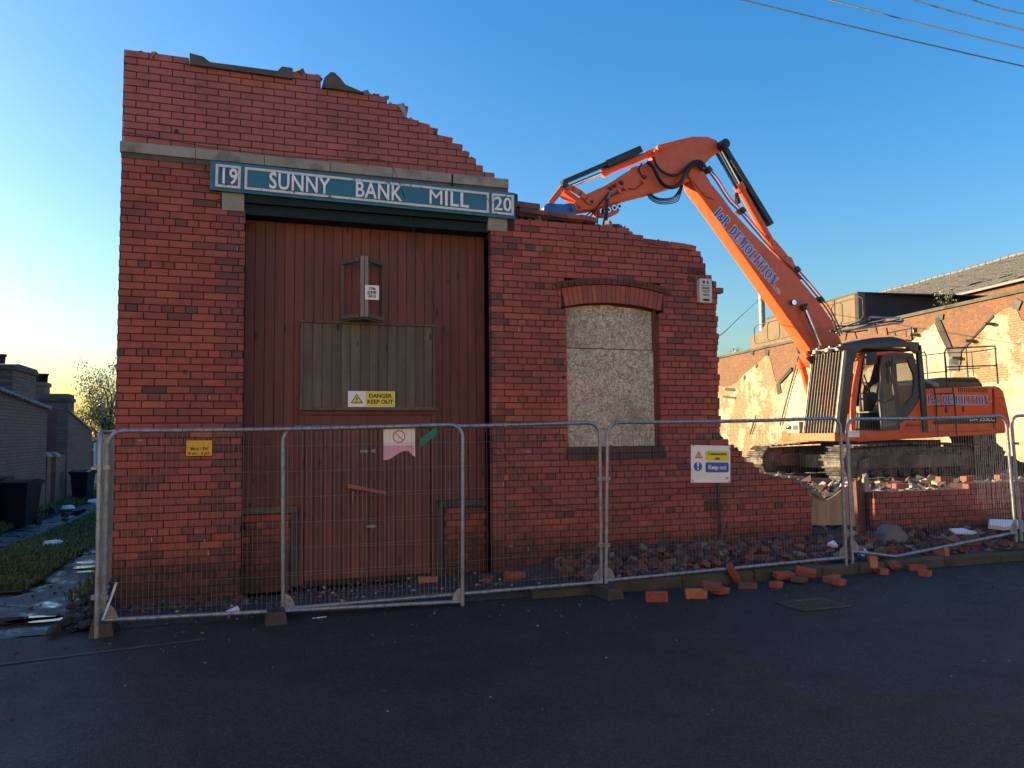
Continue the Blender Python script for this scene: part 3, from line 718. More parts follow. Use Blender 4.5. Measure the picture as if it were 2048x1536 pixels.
for i in range(nn):
    a = -.05+i*wd; mid = a+wd/2
    segs = [(LEDZ, 4.02)]
    if hx0+.06 < mid < hx1-.06: segs = [(hz1+.0, 4.02)]
    for z0_, z1_ in segs:
        b = MB(); jy = rnd.uniform(-.003, .003); c = .0045
        b.prism([(a+.0015, PY+jy+c), (a+.0015+c, PY+jy), (a+wd-.0015-c, PY+jy), (a+wd-.0015, PY+jy+c), (a+wd-.0015, PY+.03), (a+.0015, PY+.03)], z0_, z1_, 'z'); b.build('plank', 'redwood', ts)
b = MB(); b.box(-.20, 2.80, PY+.045, PY+.07, .02, 4.10); b.build('backing', 'black', ts)
# ledges and dwarf walls each side of the door
for (xa, xb) in ((-.045, dx0-.07), (dx1+.075, 2.64)):
    b = MB(); b.box(xa, xb, PY-.10, PY, LEDZ-.07, LEDZ-.002); b.build('ledge', 'darkstone', ts)
dw = [(x, z, L, k) for (x, z, L, k) in lay(0, LEDZ-.08, lambda z: [(-.045, dx0-.135), (dx1+.14, 2.655)], xoff=.04)]
def dwarf():
    b = MB(); r = random.Random(9)
    for (x, z, L, k) in dw: brick_shape(b, (x, PY-.055+r.gauss(0, .001), z), L, BH, .08, tuple(c*.85 for c in pick(r, .35)))
    tag(b.build('dwarf_brickwork', 'brick', ts), kind='stuff')
    MB().box(-.045, dx0-.135, PY-.045, PY+.03, 0, LEDZ-.075).build('dwarf_mortar', 'mortar', ts); MB().box(dx1+.14, 2.655, PY-.045, PY+.03, 0, LEDZ-.075).build('dwarf_mortar', 'mortar', ts)
dwarf()
for xa in (dx0-.13, dx1+.06): b = MB(); b.box(xa, xa+.068, PY-.07, PY+.03, .05, LEDZ-.075); b.build('door_post', 'palewood' if False else 'concrete', ts)
b = MB(); b.box(dx0-.055, dx0, PY-.03, PY+.03, .05, dz1+.06); b.box(dx1, dx1+.055, PY-.03, PY+.03, .05, dz1+.06); b.box(dx0, dx1, PY-.03, PY+.03, dz1, dz1+.058); b.build('door_frame', 'redwood', ts)
# double doors
dr = MB(); 
door = thing('boarded_door', (dx0, PY, .1), 'pair of red boarded doors with two bolts, behind the fence', 'door')
plank_row(door, dx0+.004, dx1-.004, .09, dz1-.004, 14, PY-.006, 'redwood', 'door_board')
b = MB(); b.box(dx0+.004, dx1-.004, PY-.022, PY-.0065, dz1-.12, dz1-.006); b.build('top_rail', 'redwood', door)
def hardware(root, px, py, w_, nm):
    q = at(px, py, PY-.03); b = MB(); b.box(q.x-w_/2, q.x+w_/2, PY-.024, PY-.012, q.z-.014, q.z+.014); b.tube([(q.x-w_/2+.02, PY-.032, q.z), (q.x+w_/2+.01, PY-.032, q.z)], .008, 8)
    b.box(q.x+w_*.1, q.x+w_*.1+.02, PY-.042, PY-.024, q.z-.02, q.z+.02); b.build(nm, 'galv', root)
hardware(door, 728, 903, .085, 'bolt'); hardware(door, 746, 902, .03, 'hasp'); hardware(door, 742, 1053, .11, 'bolt')
# scrap timber nailed across the doors
q0, q1 = at(694, 972, PY-.05), at(772, 986, PY-.05)
st = thing('scrap_timber', tuple((q0+q1)/2), 'bare reddish split timber nailed at a slant across the red doors', 'plank')
MB().bar((q0.x, PY-.045, q0.z), (q1.x, PY-.045, q1.z), .03, .07, (0, 1, 0)).build('batten', 'rawwood', st)
b = MB(); b.bar((q0.x, PY-.047, q0.z), (q1.x, PY-.047, q1.z), .022, .034, (0, 0, 1)); b.bar((q0.x+.02, PY-.067, q0.z+.012), (q1.x-.03, PY-.067, q1.z+.012), .008, .02, (0, 0, 1)); b.build('rough_face', 'rawwood', st)
q2, q3 = at(706, 983, PY-.05), at(705, 1007, PY-.05)
b = MB(); b.add([(q2.x-.012, PY-.05, q2.z), (q2.x+.016, PY-.05, q2.z), (q3.x, PY-.05, q3.z), (q2.x-.012, PY-.03, q2.z), (q2.x+.016, PY-.03, q2.z), (q3.x, PY-.03, q3.z)], [(0, 2, 1), (3, 4, 5), (0, 1, 4, 3), (1, 2, 5, 4), (2, 0, 3, 5)]); b.build('splinter', 'palewood', st)
# boarded hatch of weathered grey planks over the doors
ht = thing('boarded_hatch', ((hx0+hx1)/2, PY-.03, hz0), 'weathered grey boarded hatch in a frame above the red doors', 'hatch')
plank_row(ht, hx0+.022, hx1-.022, hz0+.02, hz1-.024, 14, PY-.03, 'greywood', 'plank')
b = MB(); b.box(hx0, hx0+.021, PY-.05, PY+.028, hz0, hz1); b.build('frame_side', 'greywood', ht)
b = MB(); b.box(hx1-.021, hx1, PY-.05, PY+.028, hz0, hz1); b.build('frame_side', 'greywood', ht)
b = MB(); b.box(hx0-.01, hx1+.01, PY-.055, PY+.028, hz1-.023, hz1+.001); b.build('frame_head', 'greywood', ht)
b = MB(); b.box(hx0-.02, hx1+.02, PY-.075, PY+.028, hz0-.015, hz0+.019); b.build('frame_sill', 'greywood', ht)
# three-sided lantern frame
ax_, az_ = at(684, 521, PY-.01), at(688, 638, PY-.01); bx_, bz_ = at(766, 521, PY-.01), at(775, 638, PY-.01)
tipx = (ax_.x+bx_.x)/2; zt_, zb_ = ax_.z-.03, az_.z+.01; TY = PY-.30
lf = thing('lantern_frame', (tipx, PY, zb_), 'empty three-sided weathered timber frame standing out over the grey hatch', 'frame')
tp, bp = Vector((tipx-.02, TY, zt_)), Vector((tipx-.02, TY, zb_))
for nm, a, e, wd_, m_ in (('post', (ax_.x, PY-.03, zt_), (ax_.x, PY-.03, zb_), .035, 'greywood'), ('post', (bx_.x, PY-.03, zt_), (bx_.x, PY-.03, zb_), .035, 'greywood'),
                         ('corner_post', tuple(tp+Vector((-.024, 0, .03))), tuple(bp+Vector((-.024, 0, -.02))), .04, 'palewood'), ('corner_post', tuple(tp+Vector((.022, .004, .03))), tuple(bp+Vector((.022, .004, -.02))), .036, 'palewood')):
    MB().bar(a, e, wd_, .035, (0, 1, 0)).build(nm, m_, lf)
for za, tpz in ((zt_, tp.z), (zb_, bp.z)):
    for xx in (ax_.x, bx_.x): MB().bar((xx, PY-.03, za), (tp.x+(.045 if xx > tipx else -.045), TY+.03, tpz+.0), .03, .045).build('rail', 'greywood', lf)
b = MB(); b.add([(ax_.x, PY-.03, zb_-.028), (bx_.x, PY-.03, zb_-.028), (tp.x, TY+.02, zb_-.028), (ax_.x, PY-.03, zb_-.04), (bx_.x, PY-.03, zb_-.04), (tp.x, TY+.02, zb_-.04)], [(0, 2, 1), (3, 4, 5), (0, 1, 4, 3), (1, 2, 5, 4), (2, 0, 3, 5)]); b.build('base_board', 'greywood', lf)

# drips, mortar smears and pale scars on the brick face
b = MB(); rr = random.Random(6)
for i in range(70):
    x, z = rr.uniform(-1.15, 6.9), rr.uniform(.3, 4.3)
    if topz(x) < z+.1 or OPX0-.05 < x < OPX1+.1 or (WX0-.1 < x < WX1+.1 and WZ0-.2 < z < 3.6) or (z > 3.95 and x < 3): continue
    w_, h_ = rr.uniform(.004, .010), rr.uniform(.02, .055)
    if rr.random() < .4: w_, h_ = h_, w_*.7
    b.box(x-w_/2, x+w_/2, -.0045, .002, z-h_/2, z+h_/2, rr.choice([(.42, .36, .32), (.3, .24, .21), (.05, .03, .03), (.5, .45, .4)]))
tag(b.build('mortar_scars', 'rubble', mill), kind='stuff')
for (px, py) in ((353, 262), (370, 744), (1127, 755), (438, 402)):
    q = at(px, py); MB().lathe([(.0, -.001), (.013, -.001), (.022, .004)], (q.x, -.004, q.z), 9, R3(rad(90))).build('wall_hole', 'black', mill)
# ---------------------------------------------------------------- signs on the wall
sx0, sx1 = at(421, 330).x, at(1027, 400).x; SW = sx1-sx0; SH = .31
sg = thing('mill_sign', ((sx0+sx1)/2, -.06, 4.352), 'long blue fascia sign with raised white letters SUNNY BANK MILL between 19 and 20', 'sign', rot=(0, rad(.75), 0))
b = MB(); b.box(-SW/2, SW/2, .0, .09, -SH/2, SH/2); b.build('board', 'signblue', sg, True)
def mould(x0, x1, wd=.026):
    b = MB(); z0, z1 = -SH/2+.035, SH/2-.035
    for (a, e, c, d) in ((x0, x1, z1-wd, z1), (x0, x1, z0, z0+wd), (x0, x0+wd, z0+wd, z1-wd), (x1-wd, x1, z0+wd, z1-wd)): b.box(a, e, -.016, .001, c, d)
    b.build('moulding', 'signwhite', sg, True)
pxm = lambda p_: at(p_, 385).x-(sx0+sx1)/2
m1 = (pxm(431), pxm(481)); m2 = (pxm(489), pxm(974)); m3 = (pxm(980), pxm(1023))
for q in (m1, m2, m3): mould(*q)
for (a, e) in (m1, m2, m3):
    b = MB(); b.box(a+.026, e-.026, -.004, .001, -SH/2+.061, SH/2-.061); b.build('panel', 'signblue', sg, True)
def raised(s, x0px, x1px, size=.245, root=sg):
    x0, x1 = pxm(x0px), pxm(x1px); objs = []; W = x1-x0
    base = text(s, size, 'letterwhite', (0, 0, 0), ext=.007, align='LEFT', bold=.012, space=1.05); xs = [v.co.x for v in base.data.vertices]; nat = max(xs)-min(xs); bpy.data.objects.remove(base)
    k = W/nat; adv = 0; prev = ''
    for i, ch in enumerate(s):
        pre = text(s[:i+1], size, 'letterwhite', (0, 0, 0), ext=.007, align='LEFT', bold=.012, space=1.05); one = text(ch, size, 'letterwhite', (0, 0, 0), ext=.007, align='LEFT', bold=(0. if ch == 'M' else .014))
        right = max(v.co.x for v in pre.data.vertices); r1 = max(v.co.x for v in one.data.vertices); l1 = min(v.co.x for v in one.data.vertices)
        x = x0+(right-r1)*k
        for v in one.data.vertices: v.co.x *= k
        me = one.data; bpy.data.objects.remove(pre); bpy.data.objects.remove(one)
        link('letter', me, root, (x, -.012, -.006), (math.pi/2, 0, 0))
raised('SUNNY', 537, 658); raised('BANK', 708, 800, .245); raised('MILL', 853, 932, .24); raised('19', 438, 468, .235); raised('20', 984, 1018, .225)

def board(name, label, cat, c, w_, h_, m, th=.004, rot=(0, 0, 0), face=0.):
    t = thing(name, c, label, cat, rot=rot); b = MB(); b.box(-w_/2, w_/2, 0, th, -h_/2, h_/2); b.build('board', m, t, True); return t
def flat(root, poly, m, y=-.0012, name='print', th=.001): return MB().prism(poly, y, y+th, 'y').build(name, m, root, True)
def wtri(root, cx, cz, s, y=-.002):
    t = lambda k: [(cx-s*k, cz-s*.86*k*.62), (cx+s*k, cz-s*.86*k*.62), (cx, cz+s*.86*k*1.16)]
    flat(root, t(1.), 'black', y-.0006, 'triangle_border'); flat(root, t(.76), 'yellow', y-.0018, 'triangle'); 
    flat(root, [(cx-s*.06, cz-s*.12), (cx+s*.06, cz-s*.12), (cx+s*.10, cz+s*.42), (cx-s*.10, cz+s*.42)], 'black', y-.003, 'exclamation_mark')
    flat(root, [(cx+s*.09*math.cos(a), cz-s*.27+s*.09*math.sin(a)) for a in [i*math.pi/4 for i in range(8)]], 'black', y-.003, 'exclamation_mark')
q0, q1 = at(696, 782, PY-.06), at(790, 814, PY-.06); w_, h_ = q1.x-q0.x, q0.z-q1.z
dg_ = board('danger_sign', 'small white and yellow DANGER KEEP OUT sign on the foot of the grey hatch', 'sign', ((q0.x+q1.x)/2, PY-.058, (q0.z+q1.z)/2), w_, h_, 'white', .01)
flat(dg_, [(-w_*.13, -h_*.48), (w_*.49, -h_*.48), (w_*.49, h_*.48), (-w_*.13, h_*.48)], 'yellow', name='yellow_field')
wtri(dg_, -w_*.315, -h_*.06, h_*.40)
text('DANGER', h_*.36, 'black', (w_*.18, -.003, h_*.2), parent=dg_, bold=.03, sx=1.0, name='lettering'); text('KEEP OUT', h_*.36, 'black', (w_*.18, -.003, -h_*.18), parent=dg_, bold=.03, name='lettering')
q0, q1 = at(729, 571, TY), at(757, 601, TY); w_, h_ = q1.x-q0.x, q0.z-q1.z
ds = board('date_sign', 'small white notice reading 17th JUNE 2013 on the lantern frame', 'notice', ((q0.x+q1.x)/2, TY-.035, (q0.z+q1.z)/2), w_, h_, 'white')
for s_, zz in (('17th', .26), ('JUNE', 0), ('2013', -.26)): text(s_, h_*.27, 'black', (0, -.003, h_*zz), parent=ds, bold=.035)
q0, q1 = at(373, 881), at(424, 911); w_, h_ = q1.x-q0.x, q0.z-q1.z
ys = board('parking_plate', 'small yellow plate reading Mon - Fri 8 am - 6 pm on the left brick pier', 'sign', ((q0.x+q1.x)/2, -.02, (q0.z+q1.z)/2), w_, h_, 'amber')
text('Mon - Fri', h_*.27, 'black', (0, -.002, -h_*.05), parent=ys, bold=.02); text('8 am - 6 pm', h_*.27, 'black', (0, -.002, -h_*.34), parent=ys, bold=.02)
b = MB(); b.box(-w_/2-.006, w_/2+.006, .0045, .012, -h_/2-.006, h_/2+.006); b.build('backing_edge', 'black', ys, True)
# alarm box
q0, q1 = at(1393, 558), at(1420, 608); w_, h_ = q1.x-q0.x, q0.z-q1.z; ac = ((q0.x+q1.x)/2, -.05, (q0.z+q1.z)/2)
al = thing('alarm_box', ac, 'white burglar alarm box with black lettering high on the right of the wall', 'alarm box')
def rrect(w_, h_, r, n=4): 
    out = []
    for cx, cz, a0 in ((w_/2-r, h_/2-r, 0), (-w_/2+r, h_/2-r, 90), (-w_/2+r, -h_/2+r, 180), (w_/2-r, -h_/2+r, 270)):
        out += [(cx+r*math.cos(rad(a0+90*i/n)), cz+r*math.sin(rad(a0+90*i/n))) for i in range(n+1)]
    return out
b = MB(); b.prism(rrect(w_, h_, .03), -.0, .05, 'y'); b.prism(rrect(w_*.93, h_*.96, .028), -.012, -.0005, 'y'); b.build('cover', 'alarm', al, True)
text('SNAPE', h_*.115, 'black', (0, -.0135, h_*.1), parent=al, bold=.03); text('PRESTON', h_*.07, 'black', (0, -.0135, -h_*.05), parent=al, bold=.02); text('720123', h_*.1, 'black', (0, -.0135, -h_*.18), parent=al, bold=.03)
for zz in (.2, .01): flat(al, [(-w_*.34, h_*zz), (w_*.34, h_*zz), (w_*.34, h_*(zz+.018)), (-w_*.34, h_*(zz+.018))], 'black', -.0135, 'printed_bar')
for i in (-1, 1): flat(al, [(i*w_*.16-w_*.08, h_*.29), (i*w_*.16+w_*.08, h_*.29), (i*w_*.16+w_*.08-i*w_*.04, h_*.40), (i*w_*.16-w_*.08, h_*.40)], 'black', -.0135, 'emblem')
flat(al, [(.30*w_*math.cos(a), -h_*.38+.05*h_*math.sin(a)) for a in [i*math.pi/6 for i in range(12)]], 'black', -.0135, 'sounder_slot')

# hanging cable over the facade
def cable(name, pts, r, label, cat='cable', m='rubber', n=6): return tag(MB().tube(spline(pts, 10), r, 5).build(name, m), label, cat)
cable('hanging_cable', [at(244, 262, -.035), at(400, 291, -.04), at(560, 311, -.04), at(700, 321, -.045), at(770, 322, -.05), at(800, 370, -.10), at(830, 470, .05), at(870, 620, .2), at(930, 790, .1), at(985, 880, -.02), at(1050, 960, -.02), at(1120, 1010, -.02), at(1250, 1020, -.02), at(1330, 1000, -.02), at(1365, 975, -.02)], .0035,
      'thin black cable trailing from the stone band across the red boards and right wall')
cable('dangling_string', [at(905, 660, .27), at(900, 760, .27), at(872, 850, .0), at(868, 905, .0)], .002, 'thin dark cord hanging beside the grey hatch', 'cord')
# black service post behind the construction sign
b = MB(); q0 = at(1437, 965, -.06); q1 = at(1442, 1078, -.06); b.tube([(q0.x, -.05, q0.z+.25), (q1.x, -.05, q1.z-.05)], .018, 8); b.box(q0.x-.02, q0.x+.02, -.05, .0, q0.z-.01, q0.z+.03)
tag(b.build('service_pipe', 'blacksteel'), 'thin black pipe fixed to the wall below the construction sign', 'pipe')

# ================================================================ TEMPORARY FENCE
def fence(lt, lb, rt, rb, Yl, Yr, label, foot_l=.12, foot_r=.12, bend=None, sag=0., wires=True):
    LT, LB, RT_, RB = at(*lt, Yl), at(*lb, Yl), at(*rt, Yr), at(*rb, Yr)
    return fence3(LT, LB, RT_, RB, label, foot_l, foot_r, bend, wires)
def fence3(LT, LB, RT_, RB, label, foot_l=.12, foot_r=.12, bend=None, wires=True):
    o = thing('mesh_fence', tuple((LB+RB)/2), label, 'fence panel', 'mesh fence panels along the mill front')
    up_l, up_r = (LT-LB).normalized(), (RT_-RB).normalized(); al_ = (RT_-LT).normalized(); r = .13
    path = [LB-up_l*foot_l, LB, LT-up_l*r]
    for i in range(1, 6):
        a = i*math.pi/10; path.append(LT-up_l*r*(1-math.sin(a))+al_*r*(1-math.cos(a)))
    for i in range(1, 9):
        f = i/9; path.append((LT+al_*r).lerp(RT_-al_*r, f)+Vector((0, 0, -.012*math.sin(math.pi*f))))
    for i in range(0, 6):
        a = i*math.pi/10; path.append(RT_-al_*r*(1-math.sin(a))-up_r*r*(1-math.cos(a)))
    path += [RB, RB-up_r*foot_r]
    MB().tube(path, .0195, 8).build('frame_tube', 'galv', o)
    bot = [LB+Vector((0, 0, .02))]+([bend] if bend else [])+[RB+Vector((0, 0, .02))]
    MB().tube([bot[0].lerp(bot[-1], 0)]+bot[1:-1]+[bot[-1]] if bend else [bot[0], bot[-1]], .0185, 8).build('bottom_rail', 'galv', o)
    for P_, dr in ((LB, 1), (RB, -1)):
        d = (RB-LB).normalized()*dr; b = MB(); pts = [P_+Vector((0, 0, .03))]+[P_+Vector((0, 0, .03))+d*.095*math.sin(a)*1.0+Vector((0, 0, .12*math.cos(a))) for a in [i*math.pi/2/6 for i in range(7)]]
        pts = [P_+Vector((0, 0, .015))]+[P_+Vector((0, 0, .015))+d*.105*math.sin(a)+Vector((0, 0, .14*math.cos(a))) for a in [i*math.pi/14 for i in range(8)]]
        b.slab(pts, (0, .004, 0)); b.build('corner_plate', 'galv', o)
    if wires:
        b = MB(); L = (RT_-LT).length; n = int(L/.042)
        def botz(f):
            if bend:
                fb = (bend-LB).length/(RB-LB).length
                return (LB.lerp(bend, f/fb) if f < fb else bend.lerp(RB, (f-fb)/(1-fb)))
            return LB.lerp(RB, f)
        for i in range(1, n):
            f = i/n; a = botz(f)+Vector((0, 0, .02)); e = LT.lerp(RT_, f); 
            dd = min(f, 1-f)*L
            if dd < r: e = e-Vector((0, 0, r*(1-math.sqrt(max(0, 1-(1-dd/r)**2)))))
            mid = a.lerp(e, .5)+Vector((rnd.uniform(-.004, .004), rnd.uniform(-.006, .006), 0)); b.tube([a, mid, e], .0011, 3, False)
        for j, q in enumerate((.06, .2, .34, .48, .62, .76, .9)):
            pts = [botz(f).lerp(LT.lerp(RT_, f), q)+Vector((0, -.004, .006*math.sin(f*9+j))) for f in [k/12 for k in range(13)]]; b.tube(pts, .0014, 3, False)
        tag(b.build('wire_mesh', 'wire', o), kind='stuff')
        # wires lapped round the top tube
        b = MB()
        for i in range(2, n-2):
            if i % 2: continue
            f = i/n; c = LT.lerp(RT_, f)+Vector((0, 0, -.012*math.sin(math.pi*f))); b.tube([c+Vector((0, -.0205, -.015)), c+Vector((0, -.0205, .008)), c+Vector((0, 0, .022))], .0022, 3, False)
            c = botz(f)+Vector((0, 0, .02)); b.tube([c+Vector((0, -.0195, .015)), c+Vector((0, -.0195, -.008)), c+Vector((0, 0, -.021))], .0022, 3, False)
        tag(b.build('wire_ties', 'rubber', o), kind='stuff')
    return o
A1 = fence((215, 862), (208, 1245), (925, 849), (925, 1207), -1.15, -1.13, 'front left mesh fence panel reaching from the alley corner past the red doors', .10, .10)
A2 = fence((566, 856), (566, 1222), (1199, 845), (1203, 1168), -1.07, -1.10, 'second mesh fence panel lapped behind the first, across the doors to the window', .08, .12)
A3 = fence((1215, 845), (1212, 1165), (1680, 836), (1692, 1118), -1.12, -1.06, 'mesh fence panel carrying the construction sign in front of the window wall', .12, .12)
A4 = fence((1694, 838), (1704, 1106), (2012, 832), (2032, 1068), -1.05, -.98, 'mesh fence panel before the digger, its wires torn loose at top right', .12, .1, bend=at(1790, 1113, -1.03))
A5 = fence((2022, 832), (2042, 1066), (2300, 822), (2310, 1040), -1.0, -.9, 'mesh fence panel cut by the right edge of the picture', .1, .1)
# return panel down the alley and its mate
LT, LB = at(200, 862, -1.25), at(193, 1258, -1.25)
R_T = Vector((-1.52, 1.9, 1.74)); R_B = Vector((-1.50, 1.9, .06))
A6 = fence3(LT, LB, R_T, R_B, 'mesh fence panel turned back along the alley beside the brick corner', .1, .1)
# couplers
def coupler(a, b_, label):
    a, b_ = Vector(a), Vector(b_); t = thing('fence_clamp', tuple((a+b_)/2), label, 'clamp', 'clamps joining the fence posts'); d = (b_-a).normalized()
    m_ = MB().bar(a-d*.028, b_+d*.028, .05, .035); m_.build('clamp', 'galv', t); MB().tube([(a+b_)/2+Vector((0, -.05, 0)), (a+b_)/2+Vector((0, .04, 0))], .008, 6).build('bolt', 'wire', t); return t
for (pa, pb, Y, lb) in (((196, 935), (213, 935), -1.2, 'upper clamp joining the corner fence posts by the alley'), ((190, 1195), (209, 1195), -1.2, 'lower clamp joining the corner fence posts by the alley'),
                        ((1199, 958), (1214, 957), -1.12, 'upper clamp between the fence posts below the window'), ((1201, 1090), (1213, 1090), -1.12, 'lower clamp between the fence posts below the window'),
                        ((1686, 893), (1698, 893), -1.06, 'upper clamp between the fence posts before the digger'), ((1690, 1069), (1702, 1068), -1.06, 'lower clamp between the fence posts before the digger'),
                        ((2022, 887), (2032, 887), -.99, 'clamp between the fence posts near the right edge')):
    coupler(at(*pa, Y), at(*pb, Y), lb)
# feet
def foot(px, py, Z, label, ang=0., ln=.62):
    g = gr(px, py, Z); t = thing('ballast_block', (g.x, g.y, Z), label, 'fence foot', 'blocks holding up the fence', rot=(0, 0, ang))
    b = MB(); b.prism([(-.095, 0), (.095, 0), (.075, .11), (-.075, .11)], -ln/2, ln/2, 'y'); b.build('block', 'concrete', t, True)
    b = MB()
    for k in (-.18, 0, .18): b.box(-.03, .03, k-.03, k+.03, .111, .113)
    b.build('socket', 'black', t, True); return t
foot(205, 1262, .0, 'concrete fence foot at the alley corner', .1, .5); foot(551, 1238, .0, 'concrete fence foot under the first pair of lapped panels', 0, .5); foot(1208, 1190, .0, 'concrete fence foot by the kerb end below the window', .05, .5)
foot(1697, 1140, .0, 'concrete fence foot on the kerb before the digger', .1, .5); foot(2037, 1086, .11, 'concrete fence foot near the right edge', .1, .5)
# white plastic offcut leaning in the corner of the fence
cable('white_strip', [at(233, 1165, -1.1), at(215, 1215, -1.17), at(205, 1240, -1.19)], .011, 'bent white plastic strip leaning on the corner fence post', 'strip', 'white')

tag(MB().slab([gr(-60, 1334, 0)+Vector((0, 0, .004)), gr(410, 1278, 0)+Vector((0, 0, .004)), gr(410, 1281, 0)+Vector((0, 0, .004)), gr(-60, 1339, 0)+Vector((0, 0, .004))], (0, 0, .002)).build('tar_seam', 'tar', origin=(0, 0, 0)), kind='structure')
# construction sign
YS = -1.13
q0, q1, q2, q3 = at(1382, 888, YS), at(1465, 894, YS), at(1461, 967, YS), at(1378, 963, YS); w_ = (q1-q0).length; h_ = (q0-q3).length; c_ = (q0+q1+q2+q3)/4
cs = board('construction_sign', 'white board with Construction site and Keep out, tied to the fence', 'sign', tuple(c_), w_, h_, 'white', .006, rot=(0, rad(1.8), math.atan2(.3, 3.4)))
wtri(cs, -w_*.31, h_*.22, h_*.125)
flat(cs, rrect(w_*.6, h_*.27, .012), 'yellow', name='yellow_field').location = (w_*.16, 0, h_*.22)
flat(cs, rrect(w_*.6, h_*.27, .025), 'signblue2', name='blue_field').location = (w_*.16, 0, -h_*.09)
flat(cs, [(w_*.105*math.cos(a), h_*.125*math.sin(a)) for a in [i*math.pi/14 for i in range(28)]], 'signblue2', name='blue_disc').location = (-w_*.33, 0, -h_*.07)
flat(cs, [(-.014, .0), (-.020, .05), (-.012, .06), (.0, .06), (.008, .05), (.003, 0)], 'white', -.003, 'exclamation_mark').location = (-w_*.32, 0, -h_*.08)
flat(cs, [(.011*math.cos(a), .011*math.sin(a)) for a in [i*math.pi/5 for i in range(10)]], 'white', -.003, 'exclamation_mark').location = (-w_*.33, 0, -h_*.13)
text('Construction', h_*.115, 'black', (w_*.16, -.003, h_*.275), parent=cs, bold=.02); text('site', h_*.115, 'black', (w_*.16, -.003, h_*.155), parent=cs, bold=.02)
text('Keep out', h_*.16, 'white', (w_*.16, -.003, -h_*.09), parent=cs, bold=.02); text('m', h_*.13, 'black', (w_*.41, -.003, -h_*.37), parent=cs)
b = MB()
for (x_, z_) in ((-.45, .47), (.47, .42), (-.47, -.45), (.45, -.47)): b.tube([(x_*w_, -.004, z_*h_-.012), (x_*w_+.006, -.008, z_*h_), (x_*w_, .01, z_*h_+.02)], .003, 5)
b.build('cable_tie', 'black', cs, True)
# torn prohibition poster
YP = -1.09
def pw(pts, Y): return [(at(*p_, Y).x, at(*p_, Y).z) for p_ in pts]
pc = at(798, 890, YP); pr_ = thing('torn_poster', tuple(pc), 'torn white poster with a faded red prohibition circle and pink band, on the fence', 'poster')
lc = lambda pts: [(x-pc.x, z-pc.z) for x, z in pw(pts, YP)]
MB().prism(lc([(767, 858), (830, 857), (830, 914), (817, 902), (806, 902), (796, 907), (780, 918), (767, 920)]), 0, .003, 'y').build('sheet', 'white', pr_, True)
MB().prism(lc([(767, 891), (827, 890), (828, 911), (817, 902), (806, 902), (796, 907), (780, 918), (767, 919)]), -.0015, -.0005, 'y').build('pink_band', 'pink', pr_, True)
cc = lc([(798, 873)])[0]; b = MB(); ro, ri = .062, .050
for k in range(24):
    a, e = k*math.pi/12, (k+1)*math.pi/12; b.prism([(cc[0]+ri*math.cos(a), cc[1]+ri*math.sin(a)), (cc[0]+ro*math.cos(a), cc[1]+ro*math.sin(a)), (cc[0]+ro*math.cos(e), cc[1]+ro*math.sin(e)), (cc[0]+ri*math.cos(e), cc[1]+ri*math.sin(e))], -.002, -.001, 'y')
b.bar((cc[0]-.035, -.0025, cc[1]+.035), (cc[0]+.035, -.0025, cc[1]-.035), .010, .001, (0, 1, 0)); b.build('prohibition_circle', 'fadedred', pr_, True)
# green netting scrap
g0 = pw([(840, 878), (868, 856), (872, 853), (872, 868), (868, 876), (858, 880), (842, 894), (838, 893)], -1.16)
tag(MB().prism(g0, -1.175, -1.168, 'y').build('netting_scrap', 'green'), 'scrap of green netting hanging from the top rail of the fence', 'netting')
# small paper on the right panel
YQ = -1.09; q0, q1 = at(1696, 861, YQ), at(1719, 874, YQ)
pp = board('paper_notice', 'small white paper notice on the fence before the digger cab', 'notice', tuple((q0+q1)/2), q1.x-q0.x, q0.z-q1.z, 'white', .002)
text('notice' if False else '~~~~', .025, 'fadedred', (0, -.002, .01), parent=pp)
# wires torn loose from the fence, lit by the sun
b = MB()
for i in range(20):
    x0_ = 1952+i*3.9; a = at(x0_-2, 868, -1.03); m_ = at(x0_, 925, -1.08); e = at(x0_+3+rnd.uniform(-2, 2), 1000+rnd.uniform(0, 12)*(1 if i % 3 else 2.), -1.12+rnd.uniform(-.03, .03)); b.tube([a, m_, e], .002, 4)
tag(b.build('torn_wires', 'wire'), 'fan of torn wires curling out of the fence near the right edge', 'wires')
b = MB()
for i in range(8):
    a = at(1390+i*8, 1125, -1.03); e = at(1352+i*17, 1020+rnd.uniform(0, 6), -.95); m_ = at(1372+i*12, 1070, -1.12); b.tube(spline([a, m_, e], 5), .0018, 4)
tag(b.build('bowed_wires', 'wire'), 'bowed loose wires of the fence below the construction sign', 'wires')

# ================================================================ LOW WALL ON THE RIGHT
lw = thing('low_brick_wall', (10, 0, .1), 'knocked-down low red brick wall to the right of the broken doorway', 'wall')
def lwspan(z):
    e = 15.5; a = 8.07
    t = .79+(.0)
    if z < .79: return [(a, e)]
    if z < .865: return [(9.75, 15.5)]
    return []
ER = lay(.0, .9, lwspan, hdr=6, hoff=4, xoff=.05)
make_wall(lw, ER, dark=lambda x, z: .03, seed=12)
mortar_core(lw, 0, .9, lwspan)
rs = random.Random(21)
for (px, py, a_) in ((1805, 978, .02), (1893, 974, .03), (1942, 973, -.02), (2010, 972, .0)):
    c_ = at(px, py, .03); me = MB(); brick_shape(me, (0, 0, 0), BL, BH, .1, pick(rs, .1)); link('loose_top_brick', me.mesh('loose_top_brick', 'brick'), lw, (c_.x-10, .01, .865-.1+.035+(.075 if px > 1890 else 0)), (0, a_, rad(rs.uniform(-8, 8))))
b = MB()
